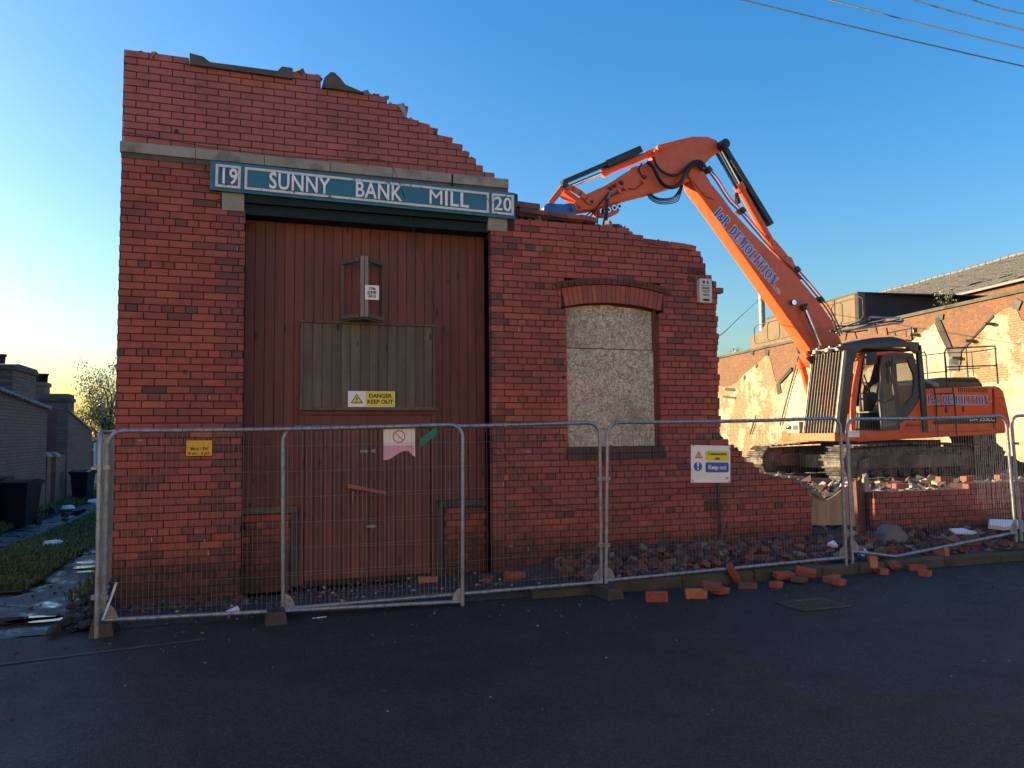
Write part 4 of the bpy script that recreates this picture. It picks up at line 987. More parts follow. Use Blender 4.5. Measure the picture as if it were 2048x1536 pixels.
for i in range(320):
    x = rs.uniform(8.1, 14); z = .79 if x < 9.75 else .865; s = rs.uniform(.012, .045); b.obox((x, rs.uniform(.03, .5), z+s*.3), (s*1.6, s*1.3, s), R3(rs.uniform(0, 3), rs.uniform(0, 3), rs.uniform(0, 3)), rs.choice([(.12, .05, .04), (.3, .27, .22), (.5, .46, .38), (.16, .07, .05), (.05, .045, .04)]))
tag(b.build('broken_mortar', 'rubble', lw), kind='stuff')
# doorway gap: tan board, posts, ragged laths
YB = .12
tb = thing('tan_board', tuple(at(1660, 1050, YB)), 'broken tan board with a V-shaped top edge in the gap of the low wall', 'board')
MB().prism(pxpoly([(1622, 1050), (1624, 984), (1640, 992), (1653, 1000), (1668, 992), (1688, 976), (1699, 968), (1702, 1050)], YB), YB, YB+.018, 'y').build('board', 'tanboard', tb)
b = MB()
for (pa, pb_) in (((1590, 962), (1652, 1002)), ((1596, 958), (1640, 990)), ((1604, 970), (1648, 998)), ((1582, 960), (1610, 966)), ((1600, 962), (1604, 984))): b.bar(at(*pa, YB-.04+rs.uniform(-.03, .03)), at(*pb_, YB-.04), .02, .012)
b.build('splintered_lath', 'palewood', tb)
for (pa, pb_, w_, m_, lb, nm) in (((1700, 962), (1706, 1052), .05, 'tanboard', 'slim tan post at the left of the doorway gap', 'post'), ((1716, 965), (1722, 1062), .10, 'redwood', 'splintered red post in the doorway gap of the low wall', 'post'), ((1731, 958), (1734, 1052), .075, 'palewood', 'grey broken post beside the right-hand low wall', 'post')):
    a, e = at(*pa, .2), at(*pb_, .2); b = MB(); b.bar(a, e, w_, w_*.8, (0, 1, 0))
    for k in range(5): b.bar(a+Vector((w_*(k-2)*.2, 0, -.02)), a+Vector((w_*(k-2)*.22, 0, rs.uniform(.02, .08))), w_*.17, w_*.3, (0, 1, 0))
    tag(b.build('broken_post', m_), lb, nm)
q0, q1 = at(1622, 1058, .0), at(1745, 1075, .0)
tag(MB().box(7.05, 8.06, -.02, .3, .02, .20).build('doorstep', 'concrete'), 'dark worn step in the gap between the low brick walls', 'step')

# ================================================================ RUBBLE
def chunk(b, c, s, r, col, flat_=1.):
    """irregular lump of masonry: a box with pulled corners"""
    rot = R3(r.uniform(-.6, .6), r.uniform(-.6, .6), r.uniform(0, 6.3)); vs = []
    for z in (-1, 1):
        for x_, y_ in ((-1, -1), (1, -1), (1, 1), (-1, 1)):
            vs.append(Vector(c)+rot@Vector((x_*s[0]/2*r.uniform(.6, 1.05), y_*s[1]/2*r.uniform(.6, 1.05), z*s[2]/2*r.uniform(.55, 1.05)*flat_)))
    b.add(vs, [(3, 2, 1, 0), (4, 5, 6, 7), (0, 1, 5, 4), (1, 2, 6, 5), (2, 3, 7, 6), (3, 0, 4, 7)], col)
DK = [(.045, .035, .03), (.06, .05, .042), (.035, .032, .03), (.12, .05, .038), (.15, .055, .04), (.09, .075, .06), (.05, .045, .045)]
def heap(x, y):
    """height of the rubble lying on the pavement"""
    if x < 2.6: return 0
    k = min(1, (x-2.6)/1.5); edge = min(1, max(0, (y+1.0)/.5))
    return max(0, k*edge*(.01+.12*min(1, max(0, y+.9)/.8)+.06*fn(x, y, 1.6, 11)))*(1 if x < 9 else max(.35, 1-(x-9)*.2))
hs = sheet('rubble_heap', 'earth', 2.6, 16, -.96, .0, 150, 16, lambda x, y: pave_z(x, y)-.012+heap(x, y), kind='stuff')
tag(hs, 'low bank of earth and crushed brick between the kerb and the broken wall', 'rubble')
b = MB(); r = random.Random(31)
for i in range(1500):
    x = 3.3+abs(r.gauss(0, 1))*3.3 if i % 2 else r.uniform(3.4, 12); y = -.03-.93*r.random()**1.35; s = r.choice((.02, .03, .04, .05, .07, .09))*r.uniform(.8, 1.3)*(.7 if y < -.8 else 1)
    if x > 13: continue
    chunk(b, (x, y, pave_z(x, y)+heap(x, y)+s*.2), (s*1.5, s*1.1, s*.8), r, tuple(c*r.uniform(.7, 1.3) for c in r.choice(DK+[(.17, .155, .14), (.2, .075, .05)])))
for i in range(560):
    x = r.uniform(-1.1, 3.4); y = r.uniform(-1.0, .24) if -.02 < x < 2.6 else r.uniform(-1.0, -.02); s = r.uniform(.006, .024)
    chunk(b, (x, y, pave_z(x, y)+s*.3), (s*1.5, s*1.2, s), r, tuple(c*r.uniform(.7, 1.4) for c in r.choice(DK+[(.3, .28, .25)])))
for i in range(160):
    x = r.uniform(-1.1, 0); y = r.uniform(-.3, -.02); s = r.uniform(.02, .06); chunk(b, (x, y, s*.3), (s*1.8, s*1.2, s), r, r.choice(DK))
tag(b.build('rubble', 'rubble'), 'broken brick and stone crumbs strewn along the foot of the mill wall', 'rubble', kind='stuff')
b = MB(); r = random.Random(77)
for i in range(900):
    x = r.uniform(-3, 11); y = -1.12-abs(r.gauss(0, 1))*.75; s = r.uniform(.004, .016)
    if x < 3 and r.random() < .5: continue
    chunk(b, (x, y, s*.25), (s*1.7, s*1.2, s), r, r.choice([(.03, .03, .03), (.05, .045, .04), (.10, .045, .035), (.14, .13, .12), (.02, .02, .02), (.06, .055, .05)]))
for i in range(120):
    x = r.uniform(-3, 11); y = -r.uniform(1.3, 6); s = r.uniform(.004, .011); chunk(b, (x, y, s*.25), (s*1.7, s*1.2, s), r, r.choice([(.03, .03, .03), (.12, .11, .10), (.02, .02, .02), (.28, .27, .25)]))
tag(b.build('road_grit', 'rubble'), 'small stones and brick crumbs scattered over the wet road', 'grit', kind='stuff')
b = MB(); r = random.Random(41)
for i in range(2600):
    x = r.uniform(.2, 22); y = r.uniform(.45, 1)**1.0*r.uniform(.5, 12)+.3 if i % 3 else r.uniform(.45, 1.6)
    if 13.1 < x < 18.7 and 6.7 < y < 10.3: continue
    s = r.choice((.04, .06, .08, .12, .18))*r.uniform(.7, 1.3); chunk(b, (x, y, site_z(x, y)+s*.2), (s*1.6, s*1.1, s*.8), r, tuple(c*r.uniform(.8, 1.5) for c in r.choice(DK+[(.32, .29, .24), (.2, .08, .05), (.45, .42, .36)])))
tag(b.build('demolition_rubble', 'rubble'), 'heaps of broken brick and plaster filling the cleared site behind the walls', 'rubble', kind='stuff')
# loose bricks
def cbrick(L=.215, W=.1, H=.065, col=(.27, .08, .05), chip=0, r=rnd, frog=True):
    b = MB(); e = .004; hx, hy, hz = L/2, W/2, H/2
    ring = lambda k, z: [(-hx+k, -hy+k, z), (hx-k-chip*r.uniform(0, .03), -hy+k, z), (hx-k, hy-k-chip*r.uniform(0, .02), z), (-hx+k, hy-k, z)]
    vs = ring(e, -hz)+ring(0, -hz+e)+ring(0, hz-e)+ring(e, hz)
    fs = [(3, 2, 1, 0)]+[(4*l+i, 4*l+(i+1) % 4, 4*l+4+(i+1) % 4, 4*l+4+i) for l in range(3) for i in range(4)]
    if frog:
        b.add(vs, fs, col); t = ring(.022, hz); d = [(x*.85, y*.8, hz-.012) for x, y, z in t]; b.add(ring(e, hz)+t+d, [(i, (i+1) % 4, 4+(i+1) % 4, 4+i) for i in range(4)]+[(4+i, 4+(i+1) % 4, 8+(i+1) % 4, 8+i) for i in range(4)]+[(8, 9, 10, 11)], col)
    else: b.add(vs, fs+[(12, 13, 14, 15)], col)
    return b.mesh('loose_brick', 'brick2')
BR_A, BR_B, BR_C, BR_D, BR_E, BR_F = (cbrick(col=(.30, .085, .055)), cbrick(col=(.42, .16, .085), frog=False), cbrick(col=(.19, .07, .052), chip=1), cbrick(L=.12, col=(.34, .10, .06), chip=1, frog=False), cbrick(col=(.10, .075, .06), chip=1, frog=False), cbrick(L=.15, col=(.26, .085, .06), chip=1))
def loose(me, px, py, Z, rot, label, group='loose bricks fallen along the kerb and wall foot', cat='brick'):
    g = gr(px, py, Z); o = bpy.data.objects.new('loose_brick', me); COL.objects.link(o); o.rotation_euler = rot
    zz = min((Matrix(R3(*rot))@v.co).z for v in me.vertices); o.location = (g.x, g.y, Z-zz); return tag(o, label, cat, group)
PI = math.pi
named = [(BR_A, 1313, 1203, 0, (PI/2*1.0, 0, -.3), 'red brick on edge on the road, left of the orange one'), (BR_B, 1392, 1197, 0, (PI/2, 0, -.28), 'pale orange brick standing on edge on the road by the mossy kerb'),
 (BR_A, 1440, 1190, 0, (.15, .1, .5), 'red brick lying on the road right of the pale orange brick'), (BR_C, 1425, 1182, .07, (.2, .1, -.2), 'red brick on top of the pair by the mossy kerb'),
 (BR_A, 1467, 1168, .0, (.9, .9, .3), 'red brick leaning on end against the kerb'), (BR_E, 1496, 1177, .0, (0, 0, -.4), 'dark sooty brick lying on the road by the kerb'),
 (BR_D, 1553, 1175, 0, (0, 0, .4), 'short orange half brick at the front of the kerbside pile'), (BR_A, 1568, 1158, .03, (.2, 0, -.1), 'red brick in the middle of the kerbside pile'), (BR_E, 1600, 1166, .0, (0, .1, .4), 'grey lump of brickwork in the kerbside pile'),
 (BR_A, 1612, 1155, .04, (.35, .15, -.7), 'red brick tilted on the kerbside pile'), (BR_A, 1664, 1163, 0, (0, 0, .35), 'large red brick lying flat left of the fence foot'), (BR_D, 1679, 1170, 0, (0, 0, .1), 'small pink brick piece before the flat red brick'),
 (BR_B, 1746, 1143, .0, (.4, -.8, .9), 'bright orange-red brick propped up right of the fence foot'), (BR_D, 1765, 1148, 0, (0, 0, 1.2), 'orange half brick right of the propped one'), (BR_F, 1790, 1142, 0, (.8, .2, .3), 'pale broken brick with mortar against the kerb'),
 (BR_A, 1832, 1140, 0, (0, 0, -.25), 'mortar-topped red brick on the road by the kerb'), (BR_E, 1880, 1131, .0, (0, 0, .2), 'squared buff brick block against the kerb'), (BR_B, 1883, 1113, .10, (PI/2, .1, 1.4), 'orange half brick on top of the buff block'),
 (BR_B, 856, 1172, .03, (PI/2, 0, -.3), 'single red brick on edge on the cinders before the boarded doors'), (BR_C, 978, 1166, .06, (0, .0, 1.), 'brick with pale top inside the fence, below the right wall'), (BR_C, 1026, 1166, .06, (0, .1, -.1), 'red brick with pale mortar top inside the second fence panel'),
 (BR_A, 1030, 1157, .11, (0, .05, .3), 'pale-topped brick resting on the red brick inside the fence'), (BR_D, 1850, 1152, 0, (0, 0, 2.), 'brown brick fragment on the road')]
for q in named: loose(*q)
r = random.Random(91); meshes = [cbrick(col=(.15, .06, .045), chip=1), BR_E, BR_C, cbrick(col=(.11, .055, .045)), cbrick(L=.13, col=(.17, .065, .05), chip=1), BR_E, cbrick(L=.16, col=(.13, .09, .07), chip=1)]
k = 0
while k < 62:
    x = r.uniform(3.3, 11.5) if k > 30 else r.uniform(3.4, 7.5); y = r.uniform(-.80, -.1); z = pave_z(x, y)+heap(x, y)
    me = meshes[k % len(meshes)]; o = bpy.data.objects.new('loose_brick', me); COL.objects.link(o); o.location = (x, y, z+.025); o.rotation_euler = (r.uniform(-.7, .7), r.uniform(-.7, .7), r.uniform(0, 6.3))
    tag(o, 'loose dusty brick lying in the rubble between fence and broken wall', 'brick', 'bricks lying in the rubble behind the fence'); k += 1
# slabs and sheets in the rubble
def slabthing(name, pts, Y, th, m, label, cat):
    P_ = [at(px, py, yy) for (px, py, yy) in pts]; return tag(MB().slab(P_, (0, th*.5, -th)).build(name, m), label, cat)
slabthing('stone_slab', [(1357, 1096, -.45), (1372, 1094, -.5), (1392, 1118, -.62), (1394, 1124, -.62), (1380, 1122, -.55), (1350, 1105, -.4)], 0, .06, 'concrete', 'pale broken stone slab tilted on the rubble below the window wall', 'stone')
slabthing('stone_block', [(1338, 1112, -.45), (1352, 1097, -.38), (1360, 1098, -.32), (1382, 1122, -.55), (1375, 1135, -.62), (1345, 1120, -.5)], 0, .10, 'darkstone', 'dark cornice block beneath the tilted pale slab', 'stone')
slabthing('white_sheet_scrap', [(1706, 1090, -.6), (1722, 1089, -.55), (1744, 1112, -.8), (1731, 1122, -.9), (1716, 1110, -.8)], 0, .01, 'polyst', 'crumpled white sheet at the foot of the fence before the digger', 'sheet')
slabthing('polystyrene_slab', [(1899, 1057, -.35), (1925, 1056, -.3), (1954, 1064, -.4), (1948, 1067, -.48), (1911, 1066, -.48)], 0, .018, 'polyst', 'flat white sheet lying on a dark block behind the fence', 'sheet')
slabthing('foam_slab', [(1979, 1038, -.2), (2046, 1040, -.2), (2046, 1050, -.35), (2010, 1054, -.38), (1995, 1052, -.36), (1979, 1050, -.34)], 0, .05, 'polyst', 'broken white foam slab lying on the rubble at the right edge', 'slab')
slabthing('bent_flashing', [(1655, 1086, -.5), (1667, 1080, -.45), (1677, 1091, -.55), (1666, 1090, -.58)], 0, .03, 'white', 'small bent white flashing left of the fence posts', 'scrap')
g = at(1930, 1085, -.4); tag(MB().obox((g.x, -.38, g.z), (.30, .3, .22), R3(.1, .1, .4), ch=.02).build('dark_block', 'darkstone'), 'dark stone block under the flat white sheet', 'stone')
# blue crate or tub half buried
g = at(1782, 1070, -.35); b = MB(); b.prism([(g.x-.17, g.z-.12), (g.x+.22, g.z-.12), (g.x+.2, g.z+.0), (g.x+.05, g.z+.13), (g.x-.08, g.z+.12), (g.x-.17, g.z+.02)], -.42, -.25, 'y'); tag(b.build('slate_slab', 'slateblue'), 'blue-grey slate slab leaning on the right-hand low wall', 'slab')
for (px, py, L, a_, lb) in ((1975, 1105, .42, .05, 'pale stick lying across the kerb stones at the right'), (1690, 1050, .3, 1.4, 'thin white stick upright by the fence posts')):
    g = at(px, py, -.7); tag(MB().bar((g.x-L/2*math.cos(a_), -.75, g.z-L/2*math.sin(a_)*-1), (g.x+L/2*math.cos(a_), -.7, g.z+L/2*math.sin(a_)*-1), .02, .015).build('stick', 'palewood'), lb, 'stick')
# weeds by the pipe
def weed(px, py, Y, h, n, label, col=(.05, .075, .025)):
    g = at(px, py, Y); b = MB(); r = random.Random(int(px))
    for i in range(n):
        a = r.uniform(0, 6.3); ln = h*r.uniform(.4, 1); c0 = g+Vector((r.uniform(-.04, .04), r.uniform(-.03, .03), 0)); pr = c0
        for k in range(1, 5):
            t = k/4; nx_ = c0+Vector((math.cos(a)*ln*.7*t*t, math.sin(a)*ln*.5*t*t, ln*(t-.35*t*t))); w_ = .006*(1.2-t)
            b.add([pr+Vector((-w_, 0, 0)), pr+Vector((w_, 0, 0)), nx_+Vector((w_*.7, 0, 0)), nx_+Vector((-w_*.7, 0, 0))], [(0, 1, 2, 3)], tuple(c*r.uniform(.6, 1.5) for c in col)); pr = nx_
    tag(b.build('weed', 'leaf'), label, 'weed')
weed(1440, 1100, -.12, .30, 50, 'clump of weeds at the foot of the thin black pipe'); weed(1400, 1100, -.12, .22, 30, 'low weeds left of the thin black pipe'); weed(1465, 1102, -.15, .18, 25, 'small grassy weed right of the thin black pipe')
# litter
g = at(466, 1222, -.85); tag(MB().tube([(g.x-.05, -.9, .045), (g.x+.045, -.86, .075)], .03, 12).build('crushed_can', 'paper'), 'crumpled white and blue can just inside the fence', 'can')
g = gr(640, 1236, 0); tag(MB().slab(blob(g.x, g.y, .08, .015, .004, 12, 4., .2), (0, 0, .004)).build('litter_scrap', 'paper'), 'thin white scrap of litter on the road before the doors', 'litter')
g = gr(1000, 1180, 0); 
# drain
g = gr(1625, 1210, 0); dt = thing('road_drain', (g.x, g.y, 0), 'iron slotted drain grate set in the road by the kerb pile', 'drain', rot=(0, 0, .0))
b = MB(); W_, D_ = .27, .21
b.box(-W_, W_, -D_, -D_+.03, .004, .012); b.box(-W_, W_, D_-.03, D_, .004, .012); b.box(-W_, -W_+.03, -D_+.03, D_-.03, .004, .012); b.box(W_-.03, W_, -D_+.03, D_-.03, .004, .012); b.build('frame', 'mesh_rusty', dt, True)
for i in range(9): MB().box(-W_+.055+i*.052, -W_+.055+i*.052+.026, -D_+.03, D_-.03, .004, .011).build('grate_bar', 'mesh_rusty', dt, True)
MB().box(-W_+.03, W_-.03, -D_+.03, D_-.03, .002, .0035).build('gully', 'black', dt, True)

# ================================================================ EXCAVATOR
GZ = .46
ex = thing('excavator', (16.3, 8.6, GZ), 'orange demolition excavator with raised boom reaching over the broken mill wall', 'excavator')
YN, YF, YBM = 7.1, 10.05, 8.32       # near side, far side, near face of the boom
BW = .42
def E(pts, Y): return [(at(px, py, Y).x, at(px, py, Y).z) for px, py in pts]
def bevprism(poly, a, b_, name, m, parent=ex, bev=.02, seg=2):
    o = MB().prism(poly, a, b_, 'y').build(name, m, parent)
    md = o.modifiers.new('b', 'BEVEL'); md.width = bev; md.segments = seg; md.limit_method = 'ANGLE'; md.angle_limit = rad(35)
    for p_ in o.data.polygons: p_.use_smooth = True
    return o
# boom
boom_pts = [(1383, 368), (1377, 348), (1383, 335), (1396, 333), (1412, 355), (1440, 388), (1466, 423), (1502, 462), (1540, 500), (1589, 546), (1638, 604), (1664, 641), (1690, 700), (1712, 760), (1718, 830), (1670, 835), (1650, 760), (1622, 690), (1590, 636), (1558, 584), (1529, 555 if False else 553), (1500, 526), (1450, 461), (1409, 403)]
boom_poly = E([(1378, 350), (1384, 336), (1397, 334), (1412, 355), (1440, 388), (1466, 423), (1502, 462), (1540, 500), (1589, 546), (1638, 604), (1664, 641), (1690, 700), (1712, 760), (1718, 830), (1672, 835), (1652, 760), (1617, 694), (1560, 614), (1500, 530), (1450, 460), (1409, 403), (1389, 377)], YBM)
boom = bevprism(boom_poly, YBM, YBM+BW, 'boom', 'orange', bev=.012)
# welds across the underside and raised strip on the side
b = MB()
for (px, py, qx, qy) in ((1399, 420, 0, 0), (1484, 532, 0, 0), (1517, 584, 0, 0), (1590, 684, 0, 0)):
    a = at(px, py, YBM+BW); u = at(px+24, py-8, YBM); b.tube([(a.x, YBM+BW-.01, a.z), (a.x+.01, YBM+.0, a.z+.01)], .012, 5)
b.build('weld_seam', 'orange', ex)
# boom tip fork cheeks
bevprism(E([(1376, 350), (1385, 334), (1399, 334), (1410, 346), (1420, 362), (1432, 400), (1410, 392), (1394, 372)], YBM-.04), YBM-.04, YBM-.003, 'boom_cheek', 'orange')
def serif(s, size, mats, org, ang, Y, parent, name='lettering', sx=.8):
    """bold serif capitals from strokes; (outline, fill) materials"""
    S_, T = .26, .085   # stem, thin
    def arc(cx, cz, rx, rz, w1, a0, a1, n=10):
        out = []
        for i in range(n):
            t0, t1 = rad(a0+(a1-a0)*i/n), rad(a0+(a1-a0)*(i+1)/n); k = lambda t: w1*abs(math.cos(t))+T*1.0*abs(math.sin(t))
            out.append([(cx+rx*math.cos(t0), cz+rz*math.sin(t0)), (cx+rx*math.cos(t1), cz+rz*math.sin(t1)), (cx+(rx-k(t1))*math.cos(t1), cz+(rz-k(t1)*.9)*math.sin(t1)), (cx+(rx-k(t0))*math.cos(t0), cz+(rz-k(t0)*.9)*math.sin(t0))])
        return out
    def rc(x0, x1, z0, z1): return [(x0, z0), (x1, z0), (x1, z1), (x0, z1)]
    def stem(x, w_=S_, e=.09): return [rc(x, x+w_, 0, 1), rc(x-e, x+w_+e, 0, .06), rc(x-e, x+w_+e, .94, 1)]
    G = {'I': (.62, lambda: stem(.18)), 'L': (.86, lambda: stem(.14)+[rc(.2, .8, 0, T), [(.70, 0), (.82, 0), (.82, .32), (.78, .32)]]),
         'T': (.92, lambda: stem(.33)+[rc(.04, .88, 1-T, 1), [(.04, .70), (.09, .70), (.16, 1), (.04, 1)], [(.76, 1), (.83, .70), (.88, .70), (.88, 1)]]),
         'E': (.88, lambda: stem(.14)+[rc(.2, .80, 0, T), rc(.2, .80, 1-T, 1), rc(.3, .62, .48, .56), [(.71, 0), (.82, 0), (.82, .3), (.78, .3)], [(.71, 1), (.78, .72), (.82, .72), (.82, 1)], rc(.57, .63, .36, .68)]),
         'D': (.98, lambda: stem(.14)+arc(.38, .5, .54, .5, S_, -90, 90)+[rc(.2, .4, 0, T), rc(.2, .4, 1-T, 1)]),
         'O': (1.0, lambda: arc(.5, .5, .48, .52, S_, 0, 360, 20)),
         'R': (1.0, lambda: stem(.14)+arc(.42, .735, .36, .265, S_*.85, -90, 90)+[rc(.2, .44, 1-T, 1), rc(.2, .44, .47, .47+T), [(.48, .5), (.70, .47), (.98, .0), (.70, .0)], rc(.68, 1.02, 0, .06)]),
         'M': (1.2, lambda: [rc(.16, .24, 0, 1), rc(.06, .34, 0, .06), rc(.04, .3, .94, 1), [(.16, 1), (.42, 1), (.66, .3), (.56, 0)], [(.56, 0), (.66, .28), (.86, 1), (.80, 1)]]+[rc(.80, 1.04, 0, 1), rc(.72, 1.12, 0, .06), rc(.8, 1.12, .94, 1)]),
         'N': (1.08, lambda: [rc(.16, .24, 0, 1), rc(.06, .34, 0, .06), rc(.04, .3, .94, 1), [(.16, 1), (.42, 1), (.92, 0), (.72, 0)], rc(.84, .92, 0, 1), rc(.74, 1.02, .94, 1)]),
         '&': (.78, lambda: arc(.36, .22, .28, .22, .16, 60, 330, 12)+arc(.36, .56, .20, .2, .13, -60, 240, 12)+[[(.2, .62), (.36, .62), (.76, 0), (.55, 0)], [(.60, .34), (.78, .34), (.58, .08), (.50, .12)]]), ' ': (.5, lambda: [])}
    ca, sa = math.cos(ang), math.sin(ang); x = 0
    for ch in s:
        wdt, fn_ = G[ch]; polys = fn_()
        if polys:
            for lay_, (grow, dy, mt) in enumerate(((.075, .0, mats[0]), (0, -.004, mats[1]))):
                b = MB()
                for qi, pl in enumerate(polys):
                    cx = sum(p_[0] for p_ in pl)/len(pl); cz = sum(p_[1] for p_ in pl)/len(pl); out = []
                    for px, pz in pl:
                        if grow:
                            px += grow*(1 if px > cx else -1); pz += grow*(1 if pz > cz else -1)
                        X_ = (x+px)*size*sx; Z_ = pz*size; out.append((org.x+X_*ca-Z_*sa-0, org.z+X_*sa+Z_*ca))
                    yy = Y-.002+dy-.00012*qi; b.add([(u, yy, v) for u, v in out], [tuple(range(len(out)))])
                b.build('letter' if lay_ else 'letter_outline', mt, parent)
        x += wdt+.06
    return x*size*sx
ta = at(1428, 428, YBM); te = at(1548, 574, YBM); ang = math.atan2(te.z-ta.z, te.x-ta.x); Lt = (te-ta).length
serif('I&R DEMOLITION', .275, ('textwhite', 'textblue'), at(1426, 427, YBM), ang, YBM, ex, sx=Lt/(.275*12.9)) 
q = at(1555, 583, YBM); text('LTD', .14, 'textwhite', (q.x-ex['_o'][0]-.02, YBM-.004-ex['_o'][1], q.z-ex['_o'][2]+.04), (PI/2, -ang, 0), ex, bold=.02)
# stick (dipper arm)
YA = YBM+.03; AW = BW-.06
arm_poly = E([(1145, 408), (1156, 397), (1169, 390), (1210, 371), (1234, 356), (1267, 335), (1284, 329), (1312, 316), (1309, 300), (1319, 289), (1350, 281), (1384, 273), (1414, 273), (1433, 280), (1442, 292), (1440, 303), (1422, 315), (1410, 328), (1398, 352), (1377, 364), (1318, 381), (1245, 400), (1191, 417), (1152, 422)], YA)
bevprism(arm_poly, YA, YA+AW, 'dipper_arm', 'orange', bev=.014)
# cut-in line on the arm crown
b = MB(); a, e = at(1316, 306, YA), at(1374, 279, YA); b.tube([(a.x, YA-.002, a.z), (e.x, YA-.002, e.z)], .007, 4); b.build('weld_seam', 'orange', ex)
def cyl(name, p, q_, r, m, Y, n=12, y2=None):
    a, e = at(*p, Y), at(*q_, Y); return MB().tube([a, e], r, n).build(name, m, ex)
def pin(px, py, Y, r, L=.12, m='blacksteel', name='pin'):
    a = at(px, py, Y); b = MB(); b.tube([(a.x, Y-L/2, a.z), (a.x, Y+L/2, a.z)], r, 14); b.tube([(a.x, Y-L/2-.02, a.z), (a.x, Y-L/2, a.z)], r*.62, 12); return b.build(name, m, ex)
# bucket cylinder above the arm
YC = YA+AW/2
a, e = at(1132, 376, YC), at(1210, 344, YC); cyl('cylinder_rod', (1132, 376), (1212, 343), .045, 'chrome', YC)
b = MB(); a, e = at(1207, 346, YC), at(1296, 309, YC); b.tube([a, e], .085, 14); dv = (e-a).normalized(); b.tube([a-dv*.03, a+dv*.12], .108, 14); b.tube([e-dv*.06, e+dv*.05], .10, 14)
e2 = at(1316, 301, YC); b.bar(e, e2, .12, .16); b.build('cylinder_barrel', 'orange', ex)
MB().bar(at(1124, 366, YC-.05), at(1213, 328, YC-.05), .2, .10).build('rod_guard', 'blacksteel', ex)
MB().bar(at(1210, 330, YC-.05), at(1279, 300, YC-.05), .24, .16).build('rod_guard', 'blacksteel', ex)
for pa, Yp, r_ in (((1129, 371), YA-.04, .075), ((1318, 296), YA-.03, .07), ((1181, 404), YA-.03, .06), ((1160, 413), YA-.03, .05)): pin(*pa, Yp, r_, .10, 'orange' if pa[0] in (1318, 1160) else 'blacksteel')
for Yl in (YA-.06, YA+AW+.01):
    b = MB()
    P_ = [at(x_, y_, Yl) for x_, y_ in ((1130, 372), (1145, 377), (1160, 386), (1172, 396), (1181, 405))]; 
    for u, v in zip(P_, P_[1:]): b.bar(u, v+(v-u)*.12, .05, .13, (0, 0, 1))
    b.build('bucket_link', 'orange', ex)
MB().bar(at(1124, 384, YC), at(1152, 404, YC), .3, .12).build('bucket_link', 'orange', ex)
for s_ in (-1, 1): MB().bar(at(1126, 374, YC+s_*.2), at(1100, 408, YC+s_*.2), .05, .13).build('bucket_link', 'orange', ex)
bevprism(E([(1089, 442), (1088, 413), (1093, 407), (1103, 405), (1112, 407), (1128, 408), (1142, 405), (1150, 408), (1153, 421), (1152, 442)], YA-.05), YA-.05, YA+AW+.05, 'quick_coupler', 'blue', bev=.02)
pin(1145, 417, YA-.07, .06, .06, 'blue')
# attachment below, behind the wall top
bevprism(E([(1090, 443), (1152, 443), (1160, 500), (1080, 500)], YA), YA+.02, YA+AW-.02, 'attachment', 'blacksteel', bev=.02)
# lug plate with four eyes under the arm
lp = MB(); lug = E([(1191, 418), (1245, 401), (1243, 418), (1240, 424), (1226, 430), (1210, 431), (1200, 430), (1194, 424)], YA); lp.prism(lug, YA+.10, YA+.14, 'y'); lp.prism(lug, YA+AW-.14, YA+AW-.10, 'y'); lp.build('lug_plate', 'orange', ex)
for (px, py) in ((1204, 423), (1216, 420), (1228, 416), (1238, 413)):
    a = at(px, py, YA+.08); b = MB()
    for k in range(14):
        t0, t1 = k*PI/7, (k+1)*PI/7
        b.prism([(a.x+.04*math.cos(t0), a.z+.04*math.sin(t0)), (a.x+.068*math.cos(t0), a.z+.068*math.sin(t0)), (a.x+.068*math.cos(t1), a.z+.068*math.sin(t1)), (a.x+.04*math.cos(t1), a.z+.04*math.sin(t1))], YA+.05, YA+.10, 'y')
    b.build('pin_eye', 'chrome', ex); b = MB(); b.tube([(a.x, YA+.07, a.z), (a.x, YA+.098, a.z)], .04, 12); b.build('pin_hole', 'black', ex)
# arm cylinder
pin(1441, 293, YC-.17, .12, .5, 'blacksteel', 'cylinder_eye')
cyl('cylinder_rod', (1441, 300), (1480, 372), .055, 'chrome', YC)
b = MB(); a, e = at(1476, 368, YC), at(1545, 492, YC); b.tube([a, e], .105, 14); dv = (e-a).normalized(); b.tube([a, a+dv*.2], .14, 14); e2 = at(1578, 530, YC); b.bar(e-dv*.1, e2, .16, .2); b.build('cylinder_barrel', 'orange', ex)
MB().bar(at(1446, 296, YC-.04), at(1540, 450, YC-.04), .2, .13).build('rod_guard', 'blacksteel', ex)
MB().bar(at(1434, 306, YC-.1), at(1474, 378, YC-.1), .04, .08).build('rod_guard', 'blacksteel', ex)
bevprism(E([(1560, 520), (1568, 513), (1578, 517), (1590, 545), (1600, 560), (1580, 545)], YC), YC-.12, YC+.12, 'cylinder_lug', 'orange', bev=.01)
b = MB()
for k in range(4): a = at(1474+k*1.5, 388+k*5, YC-.16); b.tube([a, a+Vector((0, .1, .0))], .05, 8)
b.build('valve_block', 'mesh_rusty', ex)
